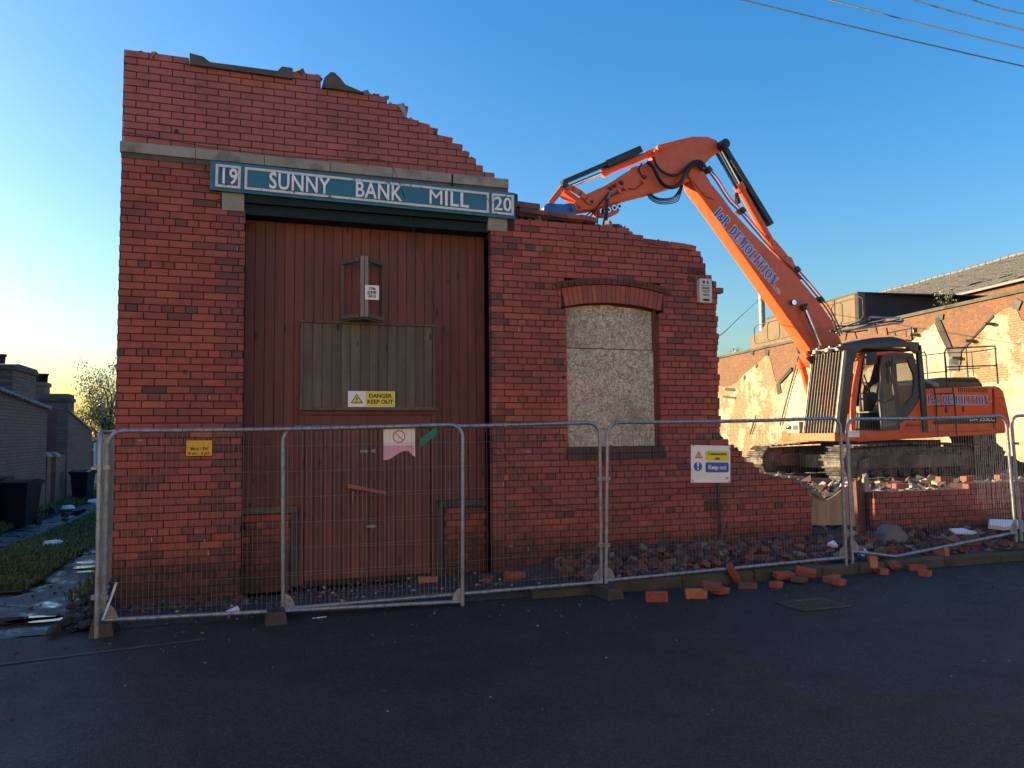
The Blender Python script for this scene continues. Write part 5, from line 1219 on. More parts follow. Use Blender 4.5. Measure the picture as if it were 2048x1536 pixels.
# boom lift cylinders
pin(1609, 614, YBM-.1, .09, .14, 'mesh_rusty', 'cylinder_eye'); pin(1613, 614, YBM-.16, .06, .06, 'orange')
cyl('cylinder_rod', (1610, 620), (1650, 718), .05, 'chrome', YBM-.15)
cyl('cylinder_barrel', (1646, 712), (1680, 810), .09, 'orange', YBM-.15)
YG = YBM+BW+.15; cyl('cylinder_rod', (1590, 668), (1606, 735), .05, 'blacksteel', YG); b = MB(); a, e = at(1601, 722, YG), at(1634, 842, YG); b.tube([a, e], .09, 14); b.tube([a, a+(e-a).normalized()*.18], .12, 14); b.build('cylinder_barrel', 'orange', ex)
bevprism(E([(1611, 706), (1625, 708), (1634, 722), (1638, 735), (1628, 733), (1618, 720)], YBM+.1), YBM+.1, YBM+.4, 'boom_bracket', 'orange', bev=.01)
# work lamp on the boom
lc_ = at(1587, 605, YBM-.07); b = MB(); b.lathe([(.03, .0), (.075, .02), (.085, .08), (.0, .085)], (lc_.x, YBM-.02, lc_.z), 14, R3(rad(90), rad(-20))); lmp = b.build('work_lamp', 'blacksteel', ex)
b = MB(); b.lathe([(0.0, .001), (.068, .0)], (lc_.x-.005, YBM-.108, lc_.z), 14, R3(rad(90), rad(-20))); b.build('lens', 'chrome', lmp)
# pipes along the boom back
def hose(name, pts, r, m='rubber', n=6, sub=7): return MB().tube(spline(pts, sub), r, n).build(name, m, ex)
for k, off in enumerate((0, 4)):
    hose('boom_pipe', [at(1413+off, 338-off, YBM+.06+k*.1), at(1432+off, 362-off, YBM+.06+k*.1), at(1455+off, 398-off, YBM+.06+k*.1), at(1480+off, 425-off, YBM+.06+k*.1), at(1540+off, 494-off, YBM+.06+k*.1), at(1590+off, 541-off, YBM+.06+k*.1), at(1640+off, 600-off, YBM+.06+k*.1), at(1662+off, 632-off, YBM+.06+k*.1), at(1680+off, 672-off, YBM+.06+k*.1)], .022, 'orange' if k else 'wire')
b = MB()
for (px, py) in ((1415, 341), (1482, 422), (1591, 540), (1638, 600)): a = at(px, py, YBM+.1); b.obox((a.x, YBM+.12, a.z), (.14, .3, .10), R3(0, rad(45), 0))
b.build('pipe_clamp', 'mesh_rusty', ex)
# hoses at the elbow
YH = YBM-.12
hose('hydraulic_hose', [at(1306, 314, YH), at(1314, 332, YH), at(1326, 344, YH), at(1342, 350, YH), at(1358, 348, YH), at(1374, 334, YH), at(1388, 323, YH), at(1402, 323, YH), at(1412, 336, YH)], .034)
hose('hydraulic_hose', [at(1294, 324, YH), at(1306, 334, YH), at(1318, 358, YH), at(1330, 371, YH), at(1345, 375, YH), at(1360, 369, YH), at(1368, 352, YH), at(1378, 336, YH), at(1392, 329, YH), at(1406, 340, YH)], .045)
hose('hydraulic_hose', [at(1298, 322, YH-.04), at(1310, 338, YH-.04), at(1322, 362, YH-.04), at(1340, 374, YH-.04), at(1358, 366, YH-.04), at(1372, 342, YH-.04), at(1390, 325, YH-.04), at(1408, 333, YH-.04)], .03)
for k in range(4):
    hose('thin_hose', [at(1300-k*2, 382, YBM+.2), at(1306-k*2, 392+k*2, YBM+.2), at(1322, 398+k*3.2, YBM+.2), at(1344+k*3, 396+k*2.5, YBM+.2), at(1356+k*2, 384, YBM+.2), at(1363+k, 370, YBM+.2)], .014 if k else .022)
hose('thin_hose', [at(1284, 326, YA-.04), at(1278, 338, YA-.04), at(1282, 348, YA-.04), at(1288, 356, YA-.05)], .018)
hose('arm_pipe', [at(1287, 364, YA-.03), at(1276, 374, YA-.03), at(1270, 378, YA-.03), at(1254, 377, YA-.03)], .012, 'mesh_rusty')
for (p_, q_, r_, m_) in (((1222, 383), (1214, 398), .03, 'wire'), ((1216, 396), (1213, 442), .028, 'rubber'), ((1250, 378), (1222, 392), .018, 'rubber'), ((1218, 385), (1190, 420), .022, 'rubber')): cyl('thin_hose', p_, q_, r_, m_, YA-.06, 8)
hose('thin_hose', [at(1214, 400, YA-.05), at(1211, 428, YA-.05), at(1206, 452, YA-.05)], .028); hose('thin_hose', [at(1192, 420, YA+.1), at(1180, 434, YA+.1), at(1170, 446, YA+.1)], .02); hose('thin_hose', [at(1196, 420, YA), at(1194, 450, YA)], .02); hose('thin_hose', [at(1185, 421, YA+.2), at(1172, 432, YA+.2)], .018)
for (px, py) in ((1221, 376), (1229, 370), (1243, 365), (1238, 383), (1250, 377), (1286, 363), (1289, 354)):
    a = at(px, py, YA-.04); MB().obox((a.x, YA-.04, a.z), (.10, .08, .07), R3(0, rad(35), 0)).build('pipe_fitting', 'mesh_rusty' if px % 2 else 'orange', ex)
b = MB(); a = at(1262, 345, YA+.1); b.tube(spline([at(1256, 352, YA+.15), at(1262, 342, YA+.15), at(1274, 336, YA+.15)], 5), .06, 8); b.build('pipe_guard', 'orange', ex)
# ---- upper body
def px_box(p, q_, y0, y1, name, m, bev=.02, parent=ex): 
    a, e = at(*p, y0), at(*q_, y0); return bevprism([(a.x, e.z), (e.x, e.z), (e.x, a.z), (a.x, a.z)], y0, y1, name, m, parent, bev)
fx = at(1672, 868, YN).x; dz0, dz1 = at(1690, 884, YN).z, at(1690, 866, YN).z
o_ = MB().prism([(fx-.02, YN+.03), (14.29, YN+.03), (14.29, 9.0), (fx+.25, 9.0), (fx-.05, 8.7)], dz0+.03, dz1, 'z').build('front_deck', 'orange', ex)
bevprism(E([(1716, 861), (2012, 857), (2012, 866), (1990, 868), (1716, 884)], YN), YN+.02, YF-.02, 'base_frame', 'orange', bev=.01)
bevprism(E([(1852, 777), (1980, 772), (1985, 775), (1987, 862), (1852, 866)], YN), YN, YF, 'side_panel', 'orange', bev=.035, seg=3)
cwp = E([(1989, 771), (2000, 774), (2008, 782), (2012, 798), (2018, 825), (2022, 845), (2021, 858), (2012, 864), (1990, 865)], YN)
bevprism(cwp, YN, YF, 'counterweight', 'orange', bev=.05, seg=3)
MB().bar((at(1990, 800, YN-.004).x, YN-.006, at(1990, 796, YN).z), (at(2010, 798, YN).x-.03, YN-.006, at(2010, 796, YN).z), .012, .012).build('counterweight_crease', 'mesh_rusty', ex)
# vents, black stripe, handles
sp0 = at(1917, 776, YN); sp1 = at(1974, 784, YN)
b = MB()
for k in range(15): x_ = sp0.x+(sp1.x-sp0.x)*k/14; b.box(x_-.014, x_+.014, YN-.004, YN+.001, sp1.z-.01, sp0.z+.01)
b.build('vent_slots', 'black', ex)
q0, q1 = at(1866, 845, YN), at(1993, 832, YN); MB().prism(E([(1866, 842), (1993, 832), (1993, 846), (1866, 849)], YN-.004), YN-.006, YN-.001, 'y').build('black_stripe', 'black', ex)
q = at(1964, 838, YN); text('DX 255LC', .17, 'textwhite', (q.x-ex['_o'][0], YN-.009-ex['_o'][1], q.z-ex['_o'][2]), parent=ex, bold=.015, sx=1.15)
tq = at(1853, 806, YN); te = at(1976, 803, YN); serif('I&R DEMOLITION', .22, ('textwhite', 'textblue'), at(1854, 808, YN), .0, YN-.004, ex, sx=(te.x-tq.x)/(.22*12.9))
q = at(1978, 803, YN); text('LTD', .06, 'textwhite', (q.x-ex['_o'][0]+.05, YN-.008-ex['_o'][1], q.z-ex['_o'][2]), parent=ex)
for (px, py) in ((1892, 820), (1926, 818)):
    a = at(px, py, YN); MB().box(a.x-.035, a.x+.035, YN-.012, YN+.001, a.z-.07, a.z+.07).build('door_latch', 'blacksteel' if px < 1900 else 'mesh_rusty', ex)
for px in (1868, 1987): a = at(px, 775, YN-.003); e = at(px, 861, YN-.003); MB().box(a.x-.008, a.x+.008, YN-.003, YN+.002, e.z, a.z-.04).build('panel_gap', 'black', ex)
# dark engine hood
bevprism(E([(1852, 768), (1862, 762), (1874, 758), (1882, 755), (1950, 754), (1958, 758), (1966, 770), (1966, 776), (1852, 778)], YN+.6), YN+.6, YF-.1, 'engine_hood', 'greysteel', bev=.03, seg=3)
b = MB(); a = at(1897, 758, YN+.595); e = at(1955, 764, YN+.595)
for k in range(22): x_ = a.x+(e.x-a.x)*k/21; b.box(x_-.012, x_+.012, YN+.594, YN+.6, e.z, a.z-.0)
b.build('hood_vent', 'black', ex)
for (px, py) in ((1855, 770), (1870, 768)): a = at(px, py, YN+.3); MB().obox((a.x, YN+.35, a.z), (.16, .2, .10), R3(.2, .3, 0)).build('hood_clutter', 'blacksteel' if px < 1860 else 'cream', ex)
# side ladder
b = MB()
for (pp_) in (((1868, 776), (1872, 800), (1876, 872)), ((1905, 773), (1909, 798), (1913, 870))): b.tube([at(x_, y_, YN-.12) for x_, y_ in pp_], .017, 8)
for (u, v) in (((1870, 788), (1907, 786)), ((1873, 812), (1910, 810)), ((1875, 836), (1911, 833))): b.tube([at(*u, YN-.12), at(*v, YN-.12)], .015, 8)
b.build('side_ladder', 'blacksteel', ex)
# handrails on top
def rail(name, pts, r=.022, m='trackframe'): return MB().tube([at(x_, y_, yy) for x_, y_, yy in pts], r, 8).build(name, m, ex)
YR = YN+.15
rail('handrail', [(1894, 772, YR), (1889, 705, YR), (1893, 697, YR), (1990, 692, YR), (1996, 768, YR)], m='blacksteel'); rail('handrail', [(1890, 734, YR), (1993, 731, YR)], .018, 'blacksteel'); rail('handrail', [(1932, 695, YR), (1936, 754, YR)], .018, 'blacksteel')
rail('handrail', [(1894, 745, YR+.5), (1890, 706, YR+.5), (1944, 704, YR+.6), (1993, 697, YR+.6)], .014); rail('handrail', [(1943, 704, YR+.6), (1947, 752, YR+.6)], .014); rail('handrail', [(1893, 740, YR+.6), (1960, 736, YR+.6)], .014)
rail('handrail', [(1843, 705, YR+.8), (1849, 704, YR+.8), (1852, 712, YR+.8), (1856, 768, YR+.8)], .02); rail('handrail', [(1845, 711, YR+1.2), (1888, 706, YR+1.2)], .014); rail('handrail', [(1848, 747, YR+1.2), (1890, 743, YR+1.2)], .014)
# ---- cab
cab = E([(1712, 716), (1745, 704), (1782, 702), (1822, 706), (1832, 722), (1846, 775), (1848, 862), (1720, 866), (1703, 862)], YN+.02)
CW = 1.02
# roof and floor
bevprism(E([(1712, 722), (1716, 712), (1745, 704), (1785, 702), (1822, 706), (1830, 716), (1834, 724), (1820, 716), (1780, 710), (1745, 712), (1724, 720)], YN+.04), YN+.04, YN+CW, 'cab_roof', 'orange', bev=.015)
bevprism(E([(1704, 858), (1848, 852), (1850, 862), (1704, 868)], YN+.03), YN+.03, YN+CW, 'cab_floor', 'blacksteel', bev=.01)
for yy in (YN+.03, YN+CW-.07):
    b = MB(); P_ = [at(x_, y_, yy) for x_, y_ in ((1722, 716), (1717, 745), (1712, 780), (1708, 820), (1707, 862))]
    b.tube(spline([Vector((p_.x, yy+.04, p_.z)) for p_ in P_], 5), .075, 8); b.build('front_pillar', 'orange', ex)
# rear quarter (lower orange, upper dark with window)
bevprism(E([(1800, 866), (1800, 848), (1818, 832), (1836, 806), (1845, 782), (1849, 800), (1850, 864)], YN+.01), YN+.01, YN+.09, 'rear_quarter_panel', 'orange', bev=.012)
def framed(outer, inner, y0, y1, name, m, parent=ex):
    """plate with an opening: quads between two outlines with equal point counts"""
    n = len(outer); O, I = E(outer, y0), E(inner, y0); vs = [(x_, y, z_) for y in (y0, y1) for R_ in (O, I) for x_, z_ in R_]; fs = []
    for i in range(n):
        j = (i+1) % n; fs += [(i, j, n+j, n+i), (2*n+j, 2*n+i, 3*n+i, 3*n+j), (j, i, 2*n+i, 2*n+j), (n+i, n+j, 3*n+j, 3*n+i)]
    return MB().add(vs, fs).build(name, m, parent)
outer = [(1789, 706), (1822, 708), (1830, 722), (1838, 745), (1842, 770), (1836, 800), (1822, 826), (1808, 842), (1796, 852), (1789, 780)]
inner = [(1792, 716), (1815, 717), (1820, 730), (1828, 750), (1829, 772), (1825, 792), (1812, 808), (1801, 811), (1799, 800), (1795, 770)]
fr = framed(outer, inner, YN, YN+.06, 'rear_window_frame', 'greysteel'); MB().prism(E(inner, YN+.03), YN+.03, YN+.036, 'y').build('pane', 'glass', fr)
# rear and far side structure of the cab so it reads as a closed box
for yy, nm in ((YN+CW-.05, 'far_window_frame'),):
    fo = [(1720, 712), (1826, 706), (1836, 740), (1846, 775), (1848, 858), (1708, 862), (1710, 800)]; fi = [(1728, 722), (1818, 716), (1826, 745), (1830, 775), (1830, 806), (1722, 812), (1722, 780)]
    f2 = framed(fo, fi, yy, yy+.05, nm, 'blacksteel'); MB().prism(E(fi, yy+.02), yy+.02, yy+.026, 'y').build('pane', 'glass', f2)
MB().bar(at(1722, 766, YN+CW-.02), at(1828, 764, YN+CW-.02), .02, .03).build('window_bar', 'blacksteel', ex)
a = at(1838, 745, YN+.1); b = MB(); b.box(at(1840, 780, YN).x, at(1846, 780, YN).x+.03, YN+.08, YN+CW, at(1848, 860, YN).z, at(1840, 780, YN).z+.15); b.build('cab_back', 'blacksteel', ex)
# open door, swung out towards the street
d0 = at(1789, 708, YN); 
do = [(1762, 718), (1768, 710), (1780, 706), (1789, 708), (1791, 780), (1797, 858), (1763, 862), (1760, 800)]
di = [(1768, 722), (1772, 716), (1782, 714), (1785, 716), (1787, 775), (1789, 796), (1769, 806), (1765, 780)]
YD = YN-.16; dfm = framed(do, di, YD, YD+.05, 'open_door', 'greysteel'); MB().prism(E(di, YD+.02), YD+.02, YD+.026, 'y').build('pane', 'glass', dfm)
MB().prism(E([(1764, 808), (1789, 800), (1794, 850), (1766, 856)], YD-.002), YD-.004, YD-.0005, 'y').build('lower_pane', 'glass', dfm)
MB().prism(E([(1764, 808), (1789, 800), (1797, 858), (1763, 862)], YD+.02), YD+.02, YD+.04, 'y').build('lower_panel', 'blacksteel', dfm)
MB().bar(at(1779, 722, YD-.03), at(1783, 768, YD-.03), .02, .05).build('grab_handle', 'blacksteel', dfm)
q = at(1826, 845, YN); text('TEL', .10, 'fadedred' if False else 'black', (q.x-ex['_o'][0]+.04, YN-.001-ex['_o'][1]+.006, q.z-ex['_o'][2]+.07), parent=ex, bold=.01); text('07836 413521', .10, 'black', (q.x-ex['_o'][0]+.04, YN+.005-ex['_o'][1], q.z-ex['_o'][2]-.07), parent=ex, bold=.01)
# mirror
bevprism(E([(1731, 706), (1751, 704), (1752, 729), (1730, 731)], YN-.1), YN-.16, YN-.08, 'mirror', 'blacksteel', bev=.02)
MB().tube([at(1731, 712, YN-.1), at(1728, 736, YN-.05), at(1720, 744, YN)], .012, 6).build('mirror_arm', 'blacksteel', ex)
# seat and controls
sc = [(1735, 812), (1760, 806), (1766, 815), (1762, 826), (1738, 826)]
bevprism(E(sc, YN+.35), YN+.28, YN+.80, 'seat_cushion', 'fabric', bev=.04, seg=3)
bevprism(E([(1752, 770), (1764, 760), (1776, 715), (1790, 716), (1784, 812), (1756, 812), (1748, 792)], YN+.35), YN+.28, YN+.80, 'seat_back', 'seatblack', bev=.04, seg=3)
bevprism(E([(1722, 786), (1746, 784), (1750, 800), (1740, 822), (1722, 824)], YN+.2), YN+.10, YN+.28, 'control_console', 'seatblack', bev=.03)
bevprism(E([(1718, 826), (1790, 824), (1792, 856), (1716, 860)], YN+.25), YN+.2, YN+.9, 'seat_base', 'seatblack', bev=.02)
for (p_, q_) in (((1722, 752), (1734, 788)), ((1728, 750), (1742, 790))): cyl('control_lever', p_, q_, .018, 'seatblack', YN+.25, 6)
b = MB(); a = at(1732, 788, YN+.3); b.tube(spline([a+Vector((.0, -.08, 0)), a+Vector((.08, 0, .05)), a+Vector((0, .1, .02)), a+Vector((-.08, 0, -.03))], 4), .02, 6); b.build('control_lever', 'seatblack', ex)
# ---- guard cage round the cab
YGN, YGF = YN-.05, YN+CW+.08
gt, gb = at(1690, 702, YGN), at(1672, 866, YGN)
ft, fb = Vector((gt.x, YGF, gt.z)), Vector((gb.x, YGF, gb.z))
b = MB()
for i in range(11):
    f = (i+.5)/11; a = gt.lerp(ft, f); e = gb.lerp(fb, f)
    MB().bar(a, e, .016, .07, (1, 0, 0)).build('guard_bar', 'guardgrey', ex)
for P_, Q_ in ((gt, gb), (ft, fb)): MB().bar(P_+Vector((.0, 0, .02)), Q_, .035, .09, (1, 0, 0)).build('guard_edge', 'cream', ex)
for f in (.02, .5, .98): MB().bar(gt.lerp(gb, f)+Vector((.03, 0, 0)), ft.lerp(fb, f)+Vector((.03, 0, 0)), .04, .05).build('guard_cross_bar', 'blacksteel', ex)
bevprism(E([(1692, 702), (1708, 722), (1702, 780), (1690, 866), (1672, 866), (1681, 785)], YGN), YGN, YGN+.03, 'guard_side_plate', 'greysteel', bev=.005)
bevprism(E([(1684, 700), (1672, 694), (1690, 690), (1712, 686), (1800, 683), (1838, 684), (1842, 700), (1832, 708), (1812, 694), (1726, 697), (1714, 706), (1710, 724), (1700, 712)], YGN), YGN, YGN+.05, 'canopy_beam', 'greysteel', bev=.008)
bevprism(E([(1684, 700), (1672, 694), (1690, 690), (1712, 686), (1800, 683), (1838, 684), (1842, 700), (1800, 692)], YGN), YGF-.05, YGF, 'canopy_beam', 'greysteel', bev=.008)
a, e = at(1690, 690, YGN), at(1838, 686, YGN); MB().box(a.x, e.x, YGN+.05, YGF-.05, a.z-.07, a.z-.02).build('canopy_plate', 'blacksteel', ex)
bevprism(E([(1836, 690), (1843, 690), (1850, 760), (1857, 864), (1848, 864), (1842, 780)], YGN), YGN, YGN+.10, 'guard_post', 'greysteel', bev=.008)
bevprism(E([(1836, 690), (1843, 690), (1850, 760), (1857, 864), (1848, 864), (1842, 780)], YGN), YGF-.1, YGF, 'guard_post', 'greysteel', bev=.008)
MB().prism([(gt.x-.02, gt.z), (gt.x-.26, gt.z-.06), (gt.x-.10, gt.z-.22), (gt.x-.02, gt.z-.3)], YGF-.04, YGF, 'y').build('guard_gusset', 'greysteel', ex)
for k, f in enumerate((.12, .45, .85)):
    p_ = gt.lerp(ft, f)+Vector((-.06, 0, .06)); MB().obox(p_, (.14, .12, .10), R3(0, .2, 0), ch=.02).build('guard_lamp', 'cream', ex); MB().obox(p_+Vector((.1, .05, .05)), (.07, .06, .14)).build('lamp_bracket', 'cream', ex)
# roof equipment: dark roof pod, upper rack of bars
bevprism(E([(1690, 688), (1722, 681), (1748, 675), (1786, 673), (1808, 678), (1820, 685), (1800, 688)], YN+.15), YN+.15, YN+.95, 'roof_pod', 'blacksteel', bev=.03)
rk = lambda pts, r=.018, m='blacksteel': MB().tube([at(x_, y_, yy) for x_, y_, yy in pts], r, 8).build('rack_bar', m, ex)
rk([(1671, 663, YN+.1), (1670, 655, YN+.1), (1674, 652, YN+.1), (1700, 652, YN+.1), (1752, 645, YN+.1), (1806, 642, YN+.1)]); rk([(1738, 640, YN+.9), (1739, 634, YN+.9), (1800, 636, YN+.9), (1807, 641, YN+.1), (1804, 645, YN+.1), (1672, 664, YN+.1)], .024, 'galv')
rk([(1671, 660, YN+.2), (1740, 636, YN+.8)]); rk([(1690, 664, YN+.5), (1770, 640, YN+.5)]); rk([(1660, 662, YN+.1), (1710, 664, YN+.1), (1735, 660, YN+.2)]); rk([(1750, 645, YN+.1), (1755, 668, YN+.1)]); rk([(1773, 655, YN+.3), (1776, 670, YN+.3)])
rk([(1691, 680, YN+.1), (1694, 665, YN+.1), (1705, 664, YN+.1)]); rk([(1710, 664, YN+.1), (1714, 678, YN+.1)]); rk([(1824, 672, YN+.3), (1827, 678, YN+.3), (1822, 682, YN+.3), (1812, 680, YN+.3)]); rk([(1823, 655, YN+.5), (1824, 680, YN+.3)], .016)
rk([(1775, 666, YN+.5), (1822, 657, YN+.5)], .014, 'cream'); rk([(1790, 664, YN+.5), (1792, 672, YN+.5)], .014, 'cream'); rk([(1812, 660, YN+.5), (1813, 674, YN+.5)], .014, 'cream'); a = at(1828, 661, YN+.5); MB().obox(a, (.12, .1, .12)).build('rack_lamp', 'greysteel', ex)
# front box with lamps, wire rail at the far corner
b_ = MB().box(fx+.0, fx+.45, YN+1.35, YN+1.85, dz1+.001, dz1+.30).build('tool_box', 'cream', ex)
MB().box(fx-.006, fx-.001, YN+1.40, YN+1.58, dz1+.09, dz1+.21).build('box_grille', 'black', ex); MB().lathe([(0.001, .03), (.05, .03), (.06, .0)], (fx-.03, YN+1.74, dz1+.16), 12, R3(0, rad(-90))).build('front_lamp', 'chrome', ex)
rail('front_rail', [(1578, 872, YN+1.8), (1578, 838, YN+1.8), (1586, 836, YN+1.8), (1622, 836, YN+1.8)], .016, 'blacksteel')
# ---- undercarriage
a = at(1715, 884, YN+.6); MB().box(15.0, 17.6, YN+.7, YF-.7, GZ+.62, a.z+.03).build('slew_ring', 'blacksteel', ex)
MB().box(14.4, 17.8, YN+.55, YF-.45, GZ+.25, GZ+.60).build('carbody', 'trackframe', ex)
XF, XR = 13.9, 18.05; R_ = .40
def track(Y0, wd):
    tr = MB(); zc = GZ+R_+.03
    prof = []
    def loop(s_, R, L):
        a = math.pi*R
        if s_ < L: return (XR-s_, R+.035*math.sin(math.pi*s_/L)*1.6, 0)   # top run, towards the front
        s_ -= L
        if s_ < a: t = s_/R; return (XF-R*math.sin(t), R*math.cos(t), t)
        s_ -= a
        if s_ < L: return (XF+s_, -R, math.pi)
        s_ -= L; t = s_/R; return (XR+R*math.sin(t), -R*math.cos(t), math.pi+t)
    L = XR-XF; tot = 2*L+2*math.pi*R_; n = 52
    body = tag(MB().prism([(p_[0], zc+p_[1]*.86) for p_ in [loop(tot*k/60, R_, L) for k in range(60)]], Y0+.10, Y0+wd-.10, 'y').build('track_chain', 'track', ex))
    sh = MB(); sh.obox((0, 0, 0), (.150, wd, .026)); [sh.obox((dx, 0, .026), (.014, wd, .034)) for dx in (-.055, 0, .055)]; me = sh.mesh('track_shoe', 'track')
    for k in range(n):
        x_, z_, t = loop(tot*k/n, R_, L); link('track_shoe', me, body, (x_-ex['_o'][0], Y0+wd/2-ex['_o'][1], zc+z_-ex['_o'][2]), (0, -t, 0))
    fr_ = MB(); fr_.prism([(XF+.1, zc-.14), (XR-.1, zc-.14), (XR-.05, zc+.05), (XR-.4, zc+.16), (XF+.5, zc+.18), (XF+.1, zc+.05)], Y0+.02, Y0+wd-.05, 'y'); fr_.build('track_frame', 'trackframe', ex)
    for (x_, r_) in ((XF, .30), (XR, .30)):
        w2 = MB(); w2.lathe([(0, 0), (.1, 0), (.12, .03), (r_*.8, .03), (r_, .06), (r_, .3)], (x_, Y0+.06, zc), 20, R3(rad(-90))); w2.build('idler_wheel' if x_ == XF else 'sprocket', 'trackframe', ex)
    for k in range(7): w2 = MB(); w2.lathe([(0, 0), (.06, 0), (.1, .02), (.1, .2)], (XF+.6+k*.5, Y0+.03, zc-.26), 12, R3(rad(-90))); w2.build('track_roller', 'blacksteel', ex)
    return body
n0 = set(ex.children)
track(YN-.15, .6); track(YF-.40, .6)
M_ = Matrix.Translation((-.30-.3, 0, 0)) @ Matrix.Rotation(rad(7), 4, 'Z') @ Matrix.Translation((.3, 0, 0))
for o in ex.children:
    if o not in n0: o.location = M_.translation; o.rotation_euler = (0, 0, rad(7))
# dark heap and upright shape behind the tail
b = MB(); b.box(at(1953, 868, 8.2).x, at(1992, 868, 8.2).x, 8.2, 8.9, .3, at(1970, 866, 8.2).z-.02); tag(b.build('counterweight_stand', 'blacksteel'), 'dark upright steel attachment standing under the tail of the excavator', 'attachment')
b = MB(); r = random.Random(8)
for i in range(260):
    t = r.random(); x_ = 18.4+t*1.8; h = (1.25*(1-t)**1.4)*r.random(); s = r.uniform(.1, .35); chunk(b, (x_, 7.2+r.uniform(-.2, 1.2), .45+h), (s*1.4, s, s*.7), r, tuple(c*.55 for c in r.choice(DK)))
tag(b.build('dark_heap', 'rubble'), 'dark heap of charred debris behind the tracks of the excavator', 'heap', kind='stuff')
# bank of rubble the machine stands on / pushed in front of far track
b = MB(); r = random.Random(15)
for i in range(700):
    x_ = r.uniform(8.2, 18.5); y_ = r.uniform(.6, 6.6); s = r.uniform(.04, .2); chunk(b, (x_, y_, site_z(x_, y_)+s*.3), (s*1.5, s, s*.7), r, tuple(c*r.uniform(.7, 1.4) for c in r.choice(DK+[(.4, .36, .28)])))
tag(b.build('brick_debris', 'rubble'), 'broken brick debris spread in front of the excavator tracks', 'debris', kind='stuff')

# ================================================================ LIT WALL AND BUILDINGS BEHIND THE SITE
W0 = Vector((21.898, 8.774, 0)); WD = Vector((math.sin(rad(7.6)), math.cos(rad(7.6)), 0)); WN = Vector((WD.y, -WD.x, 0))   # WN points into the building
def SZ(px, py, off=0.):
    p_ = atp(px, py, W0-WN*off, WN); return ((p_-W0).dot(WD), p_.z)
def WP(s, z, off=0.): return W0+WD*s+Vector((0, 0, z))-WN*off
def wslab(pts, off, th, name, m, parent): return MB().slab([WP(s, z, off) for s, z in pts], WN*th).build(name, m, parent)
pw_ = thing('party_wall', tuple(WP(5, 0)), 'long sunlit wall of orange brick and flaking whitewash with the scars of gabled sheds', 'wall')
WT = 5.86
sA = SZ(1436, 800)[0]+3
wslab([(-9, -.4), (sA, -.4), (sA, WT), (-9, WT)], 0, .35, 'brick_face', 'partybrick', pw_)
# whitewashed zones with shed-gable outlines
z1 = [(1425, 770), (1436, 768), (1446, 775), (1462, 772), (1476, 764), (1490, 748), (1512, 730), (1537, 708), (1542, 722), (1551, 760), (1556, 772), (1566, 766), (1580, 748), (1600, 722), (1640, 690), (1668, 668), (1690, 700), (1700, 742), (1720, 748), (1760, 722), (1800, 700), (1844, 666), (1870, 644), (1880, 668), (1893, 696), (1903, 722), (1915, 708), (1940, 680), (1965, 656), (1989, 632), (2010, 618), (2030, 610), (2044, 640)]
poly = [SZ(x_, y_) for x_, y_ in z1]; poly = [(p_[0]+.04*fn(i, 2, 3.1, 5), p_[1]+.06*fn(i, 7, 2.3, 4)) for i, p_ in enumerate(poly)]
ext = [(poly[-1][0]-1.5, poly[-1][1]-1.0), (poly[-1][0]-3, poly[-1][1]+.6), (-8.9, 4.5)]
wslab(poly+ext+[(-8.9, -.4), (poly[0][0], -.4)], .02, .019, 'whitewashed_face', 'whitewash', pw_)
g2 = [(1770, 722), (1800, 700), (1844, 668), (1870, 648), (1879, 670), (1893, 700), (1900, 722), (1900, 800), (1770, 812)]
wslab([SZ(*p_, .03) for p_ in g2], .03, .009, 'plaster_patch', 'plaster', pw_)
g3 = [(1574, 790), (1582, 768), (1600, 745), (1626, 724), (1660, 720), (1666, 800), (1640, 868), (1575, 872), (1572, 830)]
wslab([SZ(*p_, .03) for p_ in g3], .03, .009, 'plaster_patch', 'plaster', pw_)
wslab([SZ(*p_, .03) for p_ in ((1880, 782), (1935, 770), (2060, 758), (2060, 930), (1990, 935), (1900, 900))], .03, .009, 'plaster_patch', 'plaster', pw_)
# coping / flashing
wslab([(-9, WT-.10), (sA, WT-.10), (sA, WT+.01), (-9, WT+.01)], .10, .5, 'coping', 'darkstone', pw_)
# gable timbers and broken slots
def strip(pa, pb, w_, m, name, off=.06, th=.08):
    a, e = SZ(*pa, off), SZ(*pb, off); A_, B_ = WP(a[0], a[1], off), WP(e[0], e[1], off); return MB().bar(A_, B_, th, w_, tuple(-WN.cross((B_-A_).normalized()))).build(name, m, pw_)
strip((1874, 636), (1901, 700), .20, 'darkpanel', 'roof_scar_timber', .035, .03); strip((1938, 684), (1987, 632), .06, 'darkpanel', 'roof_scar_timber', .04, .03); strip((1904, 720), (1940, 684), .07, 'darkpanel', 'roof_scar_timber', .04, .03)
strip((1560, 764), (1584, 738), .16, 'darkpanel', 'roof_scar_timber'); strip((1556, 766), (1559, 788), .34, 'black', 'broken_slot', .04, .02); strip((1450, 778), (1470, 780), .16, 'black', 'broken_slot', .04, .02); strip((1446, 793), (1472, 796), .12, 'blacksteel', 'broken_slot', .04, .02)
strip((1530, 704), (1537, 706), .3, 'black', 'broken_slot', .04, .02); strip((1500, 702), (1507, 706), .25, 'black', 'broken_slot', .04, .02); strip((1512, 730), (1514, 734), .2, 'black', 'broken_slot', .04, .02); strip((1488, 752), (1490, 758), .2, 'black', 'broken_slot', .04, .02)
strip((1900, 712), (1922, 714), .55, 'black', 'broken_slot', .045, .03); strip((1898, 730), (1918, 730), .4, 'blacksteel', 'broken_slot', .045, .03); strip((1870, 632), (1886, 634), .2, 'black', 'broken_slot', .04, .02); strip((2028, 606), (2040, 612), .3, 'black', 'broken_slot', .04, .02)
